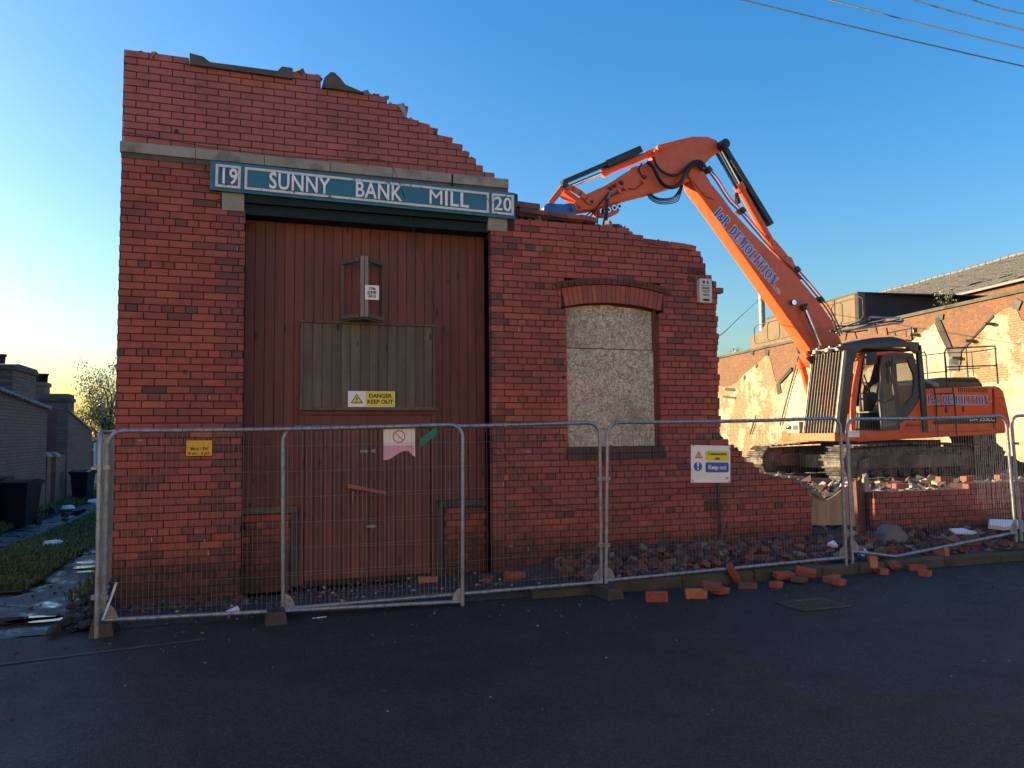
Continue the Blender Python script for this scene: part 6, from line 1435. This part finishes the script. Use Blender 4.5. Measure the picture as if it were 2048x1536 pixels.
for (px, py) in ((1836, 670), (1987, 648), (1948, 682), (1921, 716)):
    a = SZ(px, py, .0); P_ = WP(a[0], a[1], 0); MB().bar(P_, P_-WN*.36, .14, .08).build('purlin_stub', 'greywood', pw_)
# lower timbers leaning on the wall
for (pa, pb) in (((1600, 700), (1560, 850)), ((1500, 868), (1512, 830))): strip(pa, pb, .05, 'greywood', 'leaning_lath', .12, .05)
r = random.Random(55)
weed_b = MB()
def plant_on(px, py, n, h, name, label):
    a = SZ(px, py, .0); c0 = WP(a[0], WT+.01, .0); b = MB()
    for i in range(n):
        p_ = c0+Vector((r.uniform(-.15, .15), r.uniform(-.4, .4), r.uniform(0, h))); s = .05; d = R3(r.uniform(0, 3), r.uniform(0, 3), r.uniform(0, 3)); b.add([p_+d@Vector((-s, -s*.5, 0)), p_+d@Vector((s, 0, 0)), p_+d@Vector((-s, s*.5, 0))], [(0, 1, 2)], (.10, .12, .05))
    for i in range(6): b.tube([c0+Vector((0, r.uniform(-.3, .3), -.01)), c0+Vector((0, r.uniform(-.4, .4), h*.8))], .008, 4, col=(.08, .07, .04))
    tag(b.build('wall_plant', 'leaf'), label, 'plant')
plant_on(1893, 622, 70, .5, 'wall_plant', 'straggly plant growing on the coping before the shade-coloured boarding'); plant_on(1470, 702, 40, .35, 'wall_plant', 'small plants sprouting on the far left end of the coping')
# parapet block: panelled render face; end boarding coloured dark to carry its shade
b0 = thing('parapet_block', tuple(WP(14, 0)), 'box parapet above the sunlit wall, tan panelled face and boarded end with shade in its colour', 'parapet')
face = [(1501, 699), (1501, 678), (1504, 672), (1510, 668), (1521, 662), (1529, 652), (1533, 642), (1534, 632), (1560, 625), (1640, 606), (1716, 586), (1722, 648), (1640, 668), (1560, 686)]
FP = [SZ(*p_, .02) for p_ in face]; FP[0] = (FP[0][0], WT+.012)
FP[-3:] = [(SZ(1722, 648, .02)[0], WT+.012)]
top_s = SZ(1716, 586, .02)
FP[-2] = (top_s[0], top_s[1]); FP[-1] = (top_s[0], WT+.012)
HT = top_s[1]
FP = [(s, (HT if (i in (7, 8, 9)) else z)) for i, (s, z) in enumerate(FP)]
wslab(FP, .02, .30, 'panelled_face', 'render', b0)
# recessed octagonal panels
def octo(cx, cz, hw, hh, m_=.22):
    k = .28; return [(cx-hw+k*hw*.6, cz-hh), (cx+hw-k*hw*.6, cz-hh), (cx+hw, cz-hh+k*hh), (cx+hw, cz+hh-k*hh), (cx+hw-k*hw*.6, cz+hh), (cx-hw+k*hw*.6, cz+hh), (cx-hw, cz+hh-k*hh), (cx-hw, cz-hh+k*hh)]
for (px,) in ((1694,), (1655,), (1560,), (1532,)):
    c = SZ(px, 620, .02); cz = (WT+HT)/2+.02; pts = octo(c[0], cz, 1.05 if px > 1600 else 1.2, .46); b = MB()
    for u, v in zip(pts, pts[1:]+pts[:1]): b.bar(WP(u[0], u[1], .025), WP(v[0], v[1], .025), .03, .035, tuple(WN))
    b.build('panel_moulding', 'darkstone', b0)
for px in (1670,): c = SZ(px, 620, .02); MB().bar(WP(c[0], WT+.03, .03), WP(c[0], HT-.02, .03), .03, .04, tuple(WN)).build('pilaster_line', 'darkstone', b0)
se = top_s[0]; A_ = WP(se, WT+.012, .02); MB().slab([A_, A_+Vector((14, -.0, 0)), A_+Vector((14, 0, HT-WT-.012)), A_+Vector((0, 0, HT-WT-.012))], (0, .2, 0)).build('shaded_boarded_end', 'darkpanel', b0)
tp_ = [WP(se, HT, .05), WP(se, HT, -14), WP(se+8, HT, -14), WP(FP[7][0], HT, .05)]; MB().slab(tp_, (0, 0, .05)).build('roof_sheet', 'blacksteel', b0)
b = MB(); s5 = SZ(1529, 655, .0)[0]; b.slab([WP(s5-2.0, WT+.3, -1.2), WP(s5+1.5, WT+.3, -1.2), WP(s5+.8, HT-.1, -1.2), WP(s5-1.2, HT-.1, -1.2)], WN*.2); b.build('back_board', 'darkpanel', b0)
# pale flue pipe
fa = atp(1523, 585, W0+WN*2, WN); MB_ = MB(); MB_.tube([(fa.x, fa.y, WT+.5), (fa.x, fa.y, fa.z+.05)], .16, 14); MB_.tube([(fa.x, fa.y, fa.z-.35), (fa.x, fa.y, fa.z-.28)], .18, 14); tag(MB_.build('flue_pipe', 'cream'), 'pale round flue pipe rising behind the parapet and the boom', 'pipe')
# slate roof beyond
sr = thing('slate_roofed_shed', tuple(WP(0, 0)), 'old shed with a mossy sagging slate roof above the right end of the sunlit wall', 'building')
Z_E, Z_R, DX_ = 8.0, 10.08, 4.0
def roofpt(s, f, lift=0.): return WP(s, Z_E+(Z_R-Z_E)*f+lift-.12*math.sin(f*3.1)-.05*fn(s, f*3, .5, 3), -7.75-DX_*f)
ny = 22; r = random.Random(3)
for j in range(ny):
    b = MB(); f0, f1 = j/ny-.004, (j+1)/ny+.006; s = -8.
    while s < 26:
        w_ = .38; sl_ = r.uniform(-.01, .012)
        if not (j in (6, 7) and r.random() < .35) and not (j in (1, 2) and r.random() < .1):
            a, e, c, d = roofpt(s+.004, f0+sl_, .035), roofpt(s+w_-.004, f0+sl_+r.uniform(-.004, .004), .035), roofpt(s+w_-.004, f1+sl_, .012), roofpt(s+.004, f1+sl_, .012)
            dn = Vector((0, 0, -.014)); b.add([a, e, c, d, a+dn, e+dn, c+dn, d+dn], [(0, 3, 2, 1), (4, 5, 6, 7), (0, 1, 5, 4), (1, 2, 6, 5), (2, 3, 7, 6), (3, 0, 4, 7)])
        s += w_
    tag(b.build('slate_course', 'slate', sr), kind='stuff')
b = MB(); b.slab([roofpt(-8, 0, -.06), roofpt(26, 0, -.06), roofpt(26, .5, -.06), roofpt(26, 1, -.06), roofpt(-8, 1, -.06), roofpt(-8, .5, -.06)], (0, 0, -.05)); b.build('roof_boarding', 'darkpanel', sr)
s = -8
while s < 26: a, e = roofpt(s+.02, 1, .05), roofpt(s+.46, 1, .05); MB().tube([a, e], .10, 8).build('ridge_tile', 'slateblue', sr); s += .48
wslab([(-8, 4), (26, 4), (26, Z_E-.12), (-8, Z_E-.12)], -8.0, .3, 'eaves_brickwork', 'partybrick', sr)
MB().bar(WP(-8, Z_E-.06, -7.72), WP(11.5, Z_E-.06, -7.72), .10, .10).build('gutter', 'slateblue', sr)
MB().slab([WP(26, 0, -8.1), WP(26, 0, -15.8), WP(26, Z_E-.1, -15.8), WP(26, Z_R-.1, -11.8), WP(26, Z_E-.1, -8.1)], WD*.2).build('gable_end', 'partybrick', sr)
MB().slab([WP(-8, Z_R, -11.78), WP(26, Z_R, -11.78), WP(26, Z_E, -15.7), WP(-8, Z_E, -15.7)], (0, 0, -.06)).build('rear_slope', 'slate', sr)
# overhead wire from the flue
tag(MB().tube(spline([Vector((5.4, .6, 2.7)), at(1438, 672, 6), at(1478, 636, 10), atp(1517, 600, W0+WN*2, WN)], 8), .012, 4).build('overhead_wire', 'blacksteel'), 'thin wire running down from the pale flue behind the wall', 'wire')
# power lines
for i, (pa, pb) in enumerate((((1485, 0), (2048, 133)), ((1658, 0), (2048, 97)), ((1825, 0), (2048, 60)), ((1945, 0), (2048, 28)))):
    d0_ = 26.; a = CAM+ray(*pa)/FOC*d0_*1.1; e = CAM+ray(*pb)/FOC*d0_*.9; dv = e-a; P_ = [a-dv*1.2+Vector((0, 0, .12)), a-dv*.4+Vector((0, 0, .0)), a, a+dv*.5+Vector((0, 0, -.03)), e, e+dv*.8+Vector((0, 0, .1))]
    tag(MB().tube(spline(P_, 6), .022, 5).build('power_line', 'blacksteel'), ('lowest and longest', 'second from the lowest', 'third from the lowest', 'highest and shortest')[i]+' black overhead line in the top right sky', 'cable', 'overhead lines')

# ================================================================ ALLEY HOUSES ON THE LEFT
XA = -5.0
def AY(px, py, X=XA): p_ = atx(px, py, X); return (p_.y, p_.z)
def yz(poly, x0, x1, name, m, parent): return MB().prism(poly, x0, x1, 'x').build(name, m, parent)
h1 = thing('yard_outhouse', (XA, 11, 0), 'nearest grimy brick outhouse along the alley, with slate verge and a broad chimney', 'outhouse')
e1 = AY(95, 817)[0]; zt1 = AY(95, 817)[1]
zt0 = AY(2, 782)[1]; y0_ = 6.5
sl_ = (zt1-zt0)/(e1-AY(2, 782)[0])
yz([(y0_, -.4), (e1, -.4), (e1, zt1), (y0_, zt1-sl_*(e1-y0_))], XA-.3, XA, 'alley_wall', 'yardbrick', h1)
MB().box(XA-2.6, XA-.301, e1-.3, e1, -.4, zt1-.02).build('end_wall', 'yardbrickX', h1)
b = MB(); b.slab([Vector((XA+.06, y0_, zt1-sl_*(e1-y0_)+.03)), Vector((XA+.06, e1+.05, zt1+.03)), Vector((XA-1.9, e1+.05, zt1+.75)), Vector((XA-1.9, y0_, zt1-sl_*(e1-y0_)+.75))], (0, 0, -.05)); b.build('roof', 'slateblue', h1)
n = 26
for k in range(n):
    y_ = y0_+(e1-y0_)*(k+.5)/n; z_ = zt1-sl_*(e1-y_); MB().obox((XA-.06, y_, z_+.035), (.34, (e1-y0_)/n-.03, .04), R3(rad(8), rad(14), 0)).build('verge_slate', 'slateblue', h1)
cc0, cc1 = AY(14, 800, XA-.35)[0], AY(62, 800, XA-.35)[0]; czt = AY(40, 737, XA-.35)[1]
ch = MB(); ch.box(XA-1.15, XA-.25, cc0, cc1, 1.5, czt-.10); ch.build('chimney_stack', 'yardbrick', h1); MB().prism([(cc0-.05, czt-.10), (cc1+.05, czt-.10), (cc1+.05, czt-.03), (cc1-.15, czt+.05), (cc0+.3, czt+.05), (cc0-.05, czt)], XA-1.2, XA-.2, 'x').build('chimney_cap', 'darkstone', h1)
# recess and gate piers
h2 = thing('yard_outhouse', (XA, 19, 0), 'second brick outhouse farther along the alley, with one square chimney at its front corner', 'outhouse')
s2, e2_ = AY(137, 830)[0], AY(184, 860)[0]
yz([(s2, -.6), (e2_, -.6), (e2_, AY(184, 862)[1]-.02), (s2+1.6, AY(160, 838)[1]), (s2+.05, AY(137, 822)[1]), (s2, AY(137, 822)[1])], XA-.3, XA, 'alley_wall', 'yardbrick', h2)
zz2 = AY(137, 822)[1]
MB().prism([(XA-.3, -.6), (XA-.3, zz2), (XA-1.0, zz2+.25), (XA-2.6, zz2-.15), (XA-3.6, zz2+.3), (XA-3.6, -.6)][::-1], s2, s2+.3, 'y').build('front_wall', 'yardbrickX', h2)
MB().slab([Vector((XA+.04, s2, zz2+.03)), Vector((XA+.04, e2_, AY(184, 862)[1]+.02)), Vector((XA-1.8, e2_, AY(184, 862)[1]+.6)), Vector((XA-1.8, s2, zz2+.5))], (0, 0, -.05)).build('roof', 'slateblue', h2)
cA, cB = s2+.02, AY(163, 825)[0]; zc2 = AY(140, 788)[1]
MB().box(XA-.75, XA-.02, cA, cA+.85, zz2-.1, zc2-.22).build('chimney_stack', 'yardbrick', h2); MB().box(XA-.79, XA+.02, cA-.04, cA+.89, zc2-.22, zc2-.12).build('chimney_band', 'darkstone', h2); MB().box(XA-.75, XA-.02, cA, cA+.85, zc2-.12, zc2).build('chimney_cap', 'yardbrick', h2)
for (px, lb) in ((98, 'nearer rounded brick gate pier in the alley between the outhouses'), (115, 'farther rounded brick gate pier in the alley between the outhouses')):
    y_ = AY(px, 940)[0]; zt_ = AY(px, 905)[1]; t = thing('gate_pier', (XA-.15, y_, -.1), lb, 'pier'); MB().box(XA-.33, XA, y_-.22, y_+.22, -.4, zt_-.12).build('pier', 'yardbrick', t)
    b = MB(); b.prism([(XA-.36+.195*(1-math.cos(a)), zt_-.12+.14*math.sin(a)) for a in [i*math.pi/8 for i in range(9)]], y_-.26, y_+.26, 'y'); b.build('rounded_cap', 'stone', t)
gy0, gy1 = AY(103, 940)[0], AY(111, 940)[0]; t = thing('yard_gate', (XA-.2, gy0, 0), 'dark red boarded yard gate between the two brick piers', 'gate')
for k in range(4): w_ = (gy1-gy0+.3)/4; MB().box(XA-.24, XA-.20, gy0-.15+k*w_+.006, gy0-.15+(k+1)*w_-.006, -.05, 1.25).build('gate_board', 'redwood', t)
MB().box(XA-.34, XA-.04, AY(119, 940)[0], s2, -.5, 1.2).build('screen_wall', 'yardbrick', h2)
# terrace of houses farther left
tr_ = thing('terraced_house', (-9.5, 18, 0), 'terraced house behind the outhouses with slate roof and a tall brick chimney with pots', 'house')
MB().box(-16, -8.6, 9, 34, -.4, 3.05).build('wall', 'yardbrick', tr_)
ef = [Vector((-8.4, 8.6, 3.05)), Vector((-8.4, 34.4, 2.95)), Vector((-11.5, 34.4, 4.3)), Vector((-11.5, 8.6, 4.4))]; MB().slab(ef, (0, 0, -.08)).build('roof', 'slateblue', tr_); MB().slab([ef[3], ef[2], Vector((-15, 34.4, 2.9)), Vector((-15, 8.6, 2.9))], (0, 0, -.08)).build('roof', 'slateblue', tr_)
def stack(px0, px1, pyt, pyb, Y, name_label, pots=3):
    a, e = at(px0, pyt, Y), at(px1, pyt, Y); zb = at(px0, pyb, Y).z; 
    MB().box(a.x, e.x, Y, Y+1.0, zb-1.2, a.z-.16).build('chimney_stack', 'farbrick', tr_); MB().box(a.x-.05, e.x+.05, Y-.05, Y+1.05, a.z-.16, a.z).build('chimney_cap', 'farbrick', tr_)
    for k in range(pots): x_ = a.x+(e.x-a.x)*(k+.5)/pots; MB().lathe([(.10, 0), (.12, .3), (.15, .32), (.15, .38), (.09, .38)], (x_, Y+.4, a.z), 10).build('chimney_pot', 'brick2', tr_)
stack(66, 89, 764, 798, 29, '', 3); stack(-40, 4, 732, 790, 17, '', 2)
# shed with corrugated roof at the end of the alley
sh_ = thing('lean_to_shed', (-4, 27, -.3), 'small blue-grey corrugated lean-to at the far end of the alley', 'shed')
a = at(181, 905, 26); e = at(240, 905, 26); MB().box(a.x+.2, e.x+2, 26.2, 29, -.6, a.z-.3).build('wall', 'slateblue', sh_)
b = MB(); 
for k in range(16): x_ = a.x+k*.2; b.box(x_, x_+.11, 25.8, 29, at(181, 880, 26).z-.32, at(181, 880, 26).z-.02)
b.box(a.x, a.x+3.2, 25.9, 29, at(181, 880, 26).z-.30, at(181, 880, 26).z-.06); b.build('corrugated_roof', 'slateblue', sh_)
for k, px in enumerate((190, 203, 209)): MB().bar(at(px, 885, 25.6), at(px, 940 if k else 965, 25.6), .10, .10, (0, 1, 0)).build('white_post', 'white', sh_)
# far wall closing the horizon and far hedge
tag(MB().box(-30, 14, 60, 61, -2, 1.7).build('far_boundary_wall', 'yardbrickX'), 'far brick wall across the end of the alley', 'wall')
# wheelie bins
def bin_(x, y, z, s, rz, label):
    t = thing('wheelie_bin', (x, y, z), label, 'wheelie bin', 'black wheelie bins in the alley', rot=(0, 0, rz))
    b = MB(); w0, w1, d0, d1, H = .40*s, .54*s, .46*s, .62*s, .95*s
    vs = [(-w0/2, -d0/2, .04), (w0/2, -d0/2, .04), (w0/2, d0/2, .04), (-w0/2, d0/2, .04), (-w1/2, -d1/2, H), (w1/2, -d1/2, H), (w1/2, d1/2, H), (-w1/2, d1/2, H)]
    b.add(vs, [(3, 2, 1, 0), (4, 5, 6, 7), (0, 1, 5, 4), (1, 2, 6, 5), (2, 3, 7, 6), (3, 0, 4, 7)]); b.build('body', 'bin', t, True)
    MB().box(-w1/2-.025, w1/2+.025, -d1/2-.025, d1/2+.02, H-.05, H).build('rim', 'bin', t, True)
    b = MB(); n_ = 6; pr = [(-d1/2-.05+ (d1+.1)*k/n_, H+.01+.055*math.sin(math.pi*k/n_)) for k in range(n_+1)]+[(d1/2+.05, H+.001), (-d1/2-.05, H+.001)]; b.prism(pr, -w1/2-.035, w1/2+.035, 'x'); b.build('lid', 'lid', t, True)
    MB().tube([(-w1/2, d1/2+.06, H-.02), (w1/2, d1/2+.06, H-.02)], .016, 8).build('handle', 'bin', t, True)
    for sx in (-1, 1): MB().tube([(sx*(w0/2+.01), d0/2+.02, .1), (sx*(w0/2+.06), d0/2+.02, .1)], .1, 14).build('wheel', 'rubber', t, True)
    return t
g = gr(37, 1054, -.06); bin_(g.x, g.y+.15, -.08, .93, rad(-14), 'nearer black wheelie bin with a wet lid against the outhouse wall')
g = gr(162, 1004, -.15); bin_(g.x, g.y+.2, -.16, .90, rad(-12), 'farther black wheelie bin beside the second outhouse')
g = gr(-12, 1050, -.06); bin_(g.x, g.y, -.08, .98, rad(20), 'black bin cut off by the left edge of the picture')
# grass verges
def grass(name, region, n, hmin, hmax, seed, label):
    b = MB(); r = random.Random(seed)
    for i in range(n):
        x, y = region(r)
        z = alley_z(x, y)+.02; h = r.uniform(hmin, hmax)*(1+.4*fn(x, y, 1.5, 2)); a = r.uniform(0, 6.3); w_ = .006+.004*r.random(); dx, dy = math.cos(a), math.sin(a); l = r.uniform(.2, .8)*h
        c = r.choice([(.065, .13, .022), (.05, .10, .018), (.085, .14, .028), (.11, .12, .04)])
        b.add([(x-dy*w_, y+dx*w_, z), (x+dy*w_, y-dx*w_, z), (x+dx*l*.4+dy*w_*.8, y+dy*l*.4-dx*w_*.8, z+h*.6), (x+dx*l*.4-dy*w_*.8, y+dy*l*.4+dx*w_*.8, z+h*.6), (x+dx*l, y+dy*l, z+h)], [(0, 1, 2, 3), (3, 2, 4)], c)
    tag(b.build(name, 'grass'), label, 'grass', kind='stuff')
def strip_region(x0, x1, y0, y1):
    def f(r):
        while True:
            y = y0+(y1-y0)*r.random()**1.5; x = r.uniform(x0, x1); w = .12*fn(x, y, 1.1, 4)
            lo, hi = x0+.0, x1-.0
            if lo+w < x < hi+w: return x, y
    return f
grass('grass_strip', strip_region(-3.45, -2.25, 1.3, 24), 32000, .03, .085, 4, 'short damp grass strip running up the middle of the alley')
grass('wall_weeds', strip_region(-5.0, -4.25, 6, 24), 7000, .05, .2, 5, 'weeds and grass along the foot of the outhouse walls')
grass('wall_side_grass', strip_region(-1.75, -1.27, .5, 12), 1500, .03, .10, 6, 'thin grass at the foot of the mill return wall')
b = MB(); nn_ = 60; L_, R_2 = [], []
for k in range(nn_+1):
    y = 1.1+(24-1.1)*k/nn_; L_.append((-3.42+.16*fn(0, y, 1.1, 4), y)); R_2.append((-2.28+.16*fn(3, y, 1.1, 4), y))
for k in range(nn_):
    q = [L_[k], R_2[k], R_2[k+1], L_[k+1]]; b.add([(x, y, alley_z(x, y)+.022) for x, y in q], [(0, 1, 2, 3)])
tag(b.build('verge', 'verge', origin=(0, 0, 0)), kind='structure')
b = MB()
for k in range(nn_):
    ys_ = [6+(24-6)*(k+j)/nn_ for j in (0, 1)]; q = [(-5, ys_[0]), (-4.22+.1*fn(1, ys_[0], 1.3, 8), ys_[0]), (-4.22+.1*fn(1, ys_[1], 1.3, 8), ys_[1]), (-5, ys_[1])]; b.add([(x, y, alley_z(x, y)+.03) for x, y in q], [(0, 1, 2, 3)])
tag(b.build('wall_verge', 'verge', origin=(0, 0, 0)), kind='structure')
for (px, py, s_, lb) in ((105, 1092, .10, 'white plastic bag lying on the alley grass'), (135, 1018, .09, 'pale scrap of litter on the alley path'), (188, 1005, .10, 'white wrapper at the far bend of the alley path')):
    g = gr(px, py, -.03); pts = blob(g.x, g.y, s_*1.4, s_*.8, g.z+.05+.03, 10, px*.1); b = MB(); b.add([(g.x+s_*.5, g.y, g.z+.10)]+pts+[(x, y, z-.05) for x, y, z in blob(g.x, g.y, s_*1.7, s_*1.3, g.z+.06, 10, px*.13)], [(0, 1+i, 1+(i+1) % 10) for i in range(10)]+[(1+i, 11+i, 11+(i+1) % 10, 1+(i+1) % 10) for i in range(10)]); tag(b.build('litter', 'paper'), lb, 'litter')
for (px, py, s_, lb) in ((101, 1028, .2, 'dark lump of rubble at the foot of the gate pier'), (131, 1033, .1, 'dark stone on the alley path'), (131, 1042, .08, 'small dark stone nearer on the alley path')):
    g = gr(px, py, -.06); b = MB(); chunk(b, (g.x, g.y, g.z+s_*.3), (s_*1.6, s_*1.2, s_), random.Random(px), (.03, .03, .028)); tag(b.build('stone', 'rubble'), lb, 'stone')
b = MB(); r = random.Random(19)
for i in range(420):
    x, y = r.uniform(-4.2, -1.3), r.uniform(-.9, 8)
    if -3.4 < x < -2.3 and y > 1.2: continue
    s = r.uniform(.006, .03); chunk(b, (x, y, alley_z(x, y)+s*.3), (s*1.6, s*1.2, s), r, r.choice([(.04, .04, .04), (.08, .08, .08), (.025, .025, .025), (.16, .15, .14)]))
tag(b.build('cinders', 'rubble'), 'loose cinders and stones on the muddy alley mouth', 'gravel', kind='stuff')
# dirt bank at the corner of the mill
b = MB(); r = random.Random(20)
for i in range(300):
    t = r.random(); x = r.uniform(-1.55, -1.2); y = r.uniform(-1.1, 2.); s = r.uniform(.015, .07); chunk(b, (x, y, .01+s*.3+.06*r.random()), (s*1.6, s*1.2, s), r, r.choice([(.03, .028, .025), (.05, .045, .04), (.02, .02, .02)]))
tag(b.build('spoil', 'rubble'), 'dark spoil heaped at the brick corner by the alley', 'soil', kind='stuff')
# tree
def tree(x, y, z, h, cr, label, seed, n=5200, col=((.26, .25, .07), (.18, .19, .055), (.33, .29, .10))):
    t = thing('tree', (x, y, z), label, 'tree'); r = random.Random(seed); tips = []; tk = MB(); lb_ = MB()
    tk.tube([(x, y, z), (x+.05, y, z+h*.3), (x, y, z+h*.55)], [.16, .12, .07], 8)
    for i in range(26):
        a = r.uniform(0, 6.3); f = r.uniform(.3, 1); b0_ = Vector((x, y, z+h*(.28+.4*f*r.random()))); e = Vector((x+cr*math.cos(a)*(1.05-.5*f), y+cr*math.sin(a)*(1.05-.5*f), z+h*(.35+.62*f)))
        m_ = b0_.lerp(e, .5)+Vector((r.uniform(-.2, .2), r.uniform(-.2, .2), .15)); lb_.tube([b0_, m_, e], [.05, .03, .01], 5); tips.append(e); tips.append(m_.lerp(e, .5)); tips.append(m_)
        for k in range(3): e3 = e+Vector((r.uniform(-.5, .5), r.uniform(-.5, .5), r.uniform(-.2, .5))); lb_.tube([m_.lerp(e, .6), e3], [.015, .005], 4); tips.append(e3)
    tk.build('trunk', 'bark', t); lb_.build('branches', 'bark', t); b = MB()
    for i in range(n):
        c = r.choice(tips)+Vector((r.gauss(0, .18), r.gauss(0, .18), r.gauss(0, .16))); s = r.uniform(.035, .075); d = R3(r.uniform(0, 3), r.uniform(0, 3), r.uniform(0, 6)); b.add([c+d@Vector((-s, 0, 0)), c+d@Vector((0, -s*.5, 0)), c+d@Vector((s, 0, 0)), c+d@Vector((0, s*.5, 0))], [(0, 1, 2, 3)], tuple(q*r.uniform(.7, 1.3) for q in r.choice(col)))
    tag(b.build('crown', 'leaf', t), kind='stuff'); return t
c_ = at(222, 800, 32); zt_ = at(222, 735, 32).z; tree(c_.x, 32, -.4, zt_+.35, 1.45, 'pale sunlit tree standing beside the mill corner above the alley', 3)
c_ = at(196, 850, 36); zt_ = at(196, 822, 36).z; tree(c_.x, 36, -.4, zt_+.3, 1.1, 'smaller sparse golden tree low beside the mill corner', 8, 900, ((.45, .34, .12), (.38, .28, .10)))
ch_ = thing('shade_house', (-9, 2, 0), 'unseen brick house added left of the alley mouth to shade the road', 'house')  # added out of view for the shadow it throws over the road
MB().box(-16, -6.3, -.6, 4.6, -.1, 4.7).build('wall', 'yardbrick', ch_); MB().prism([(-16.3, 4.7), (-6.1, 4.7), (-11.1, 6.6)], -.9, 4.8, 'y').build('roof', 'slateblue', ch_)
for y_ in (.8, 3.4): f = MB().box(-6.32, -6.26, y_-.5, y_+.5, 3.3, 4.6).build('window', 'white', ch_); MB().box(-6.255, -6.25, y_-.42, y_+.42, 3.38, 4.52).build('pane', 'black', f)
# ================================================================ THE OTHER SIDE OF THE STREET (unseen; terrace added for warm bounced light)
tag(MB().box(-60, 60, -13.2, -11.4, -.02, .12).build('far_pavement', 'pave', origin=(0, 0, 0)), kind='structure')
oh = thing('bounce_terrace', (0, -13.5, 0), 'unseen cream terrace added across the street, behind the camera, to bounce warm light', 'building')
MB().box(-26, 34, -21, -13.2, -.1, 6.4).build('wall', 'bounce_render', oh)
MB().slab([(-26.3, -13.0, 6.4), (34.3, -13.0, 6.4), (34.3, -17.1, 8.6), (-26.3, -17.1, 8.6)], (0, 0, .12)).build('roof', 'slateblue', oh); MB().slab([(-26.3, -21.2, 6.4), (34.3, -21.2, 6.4), (34.3, -17.1, 8.6), (-26.3, -17.1, 8.6)], (0, 0, .12)).build('roof', 'slateblue', oh)
for i in range(12):
    x = -24+i*4.8
    for (xx, z0, z1) in ((x, .9, 2.4), (x, 3.8, 5.1), (x+2.4, 3.8, 5.1)):
        f = MB().box(xx-.5, xx+.5, -13.23, -13.17, z0, z1).build('window', 'white', oh); MB().box(xx-.42, xx+.42, -13.165, -13.155, z0+.08, z1-.08).build('pane', 'black', f)
    MB().box(x+1.9, x+2.8, -13.22, -13.16, .1, 2.2).build('front_door', 'teal', oh)
for o in bpy.data.objects:
    if '_o' in o: del o['_o']
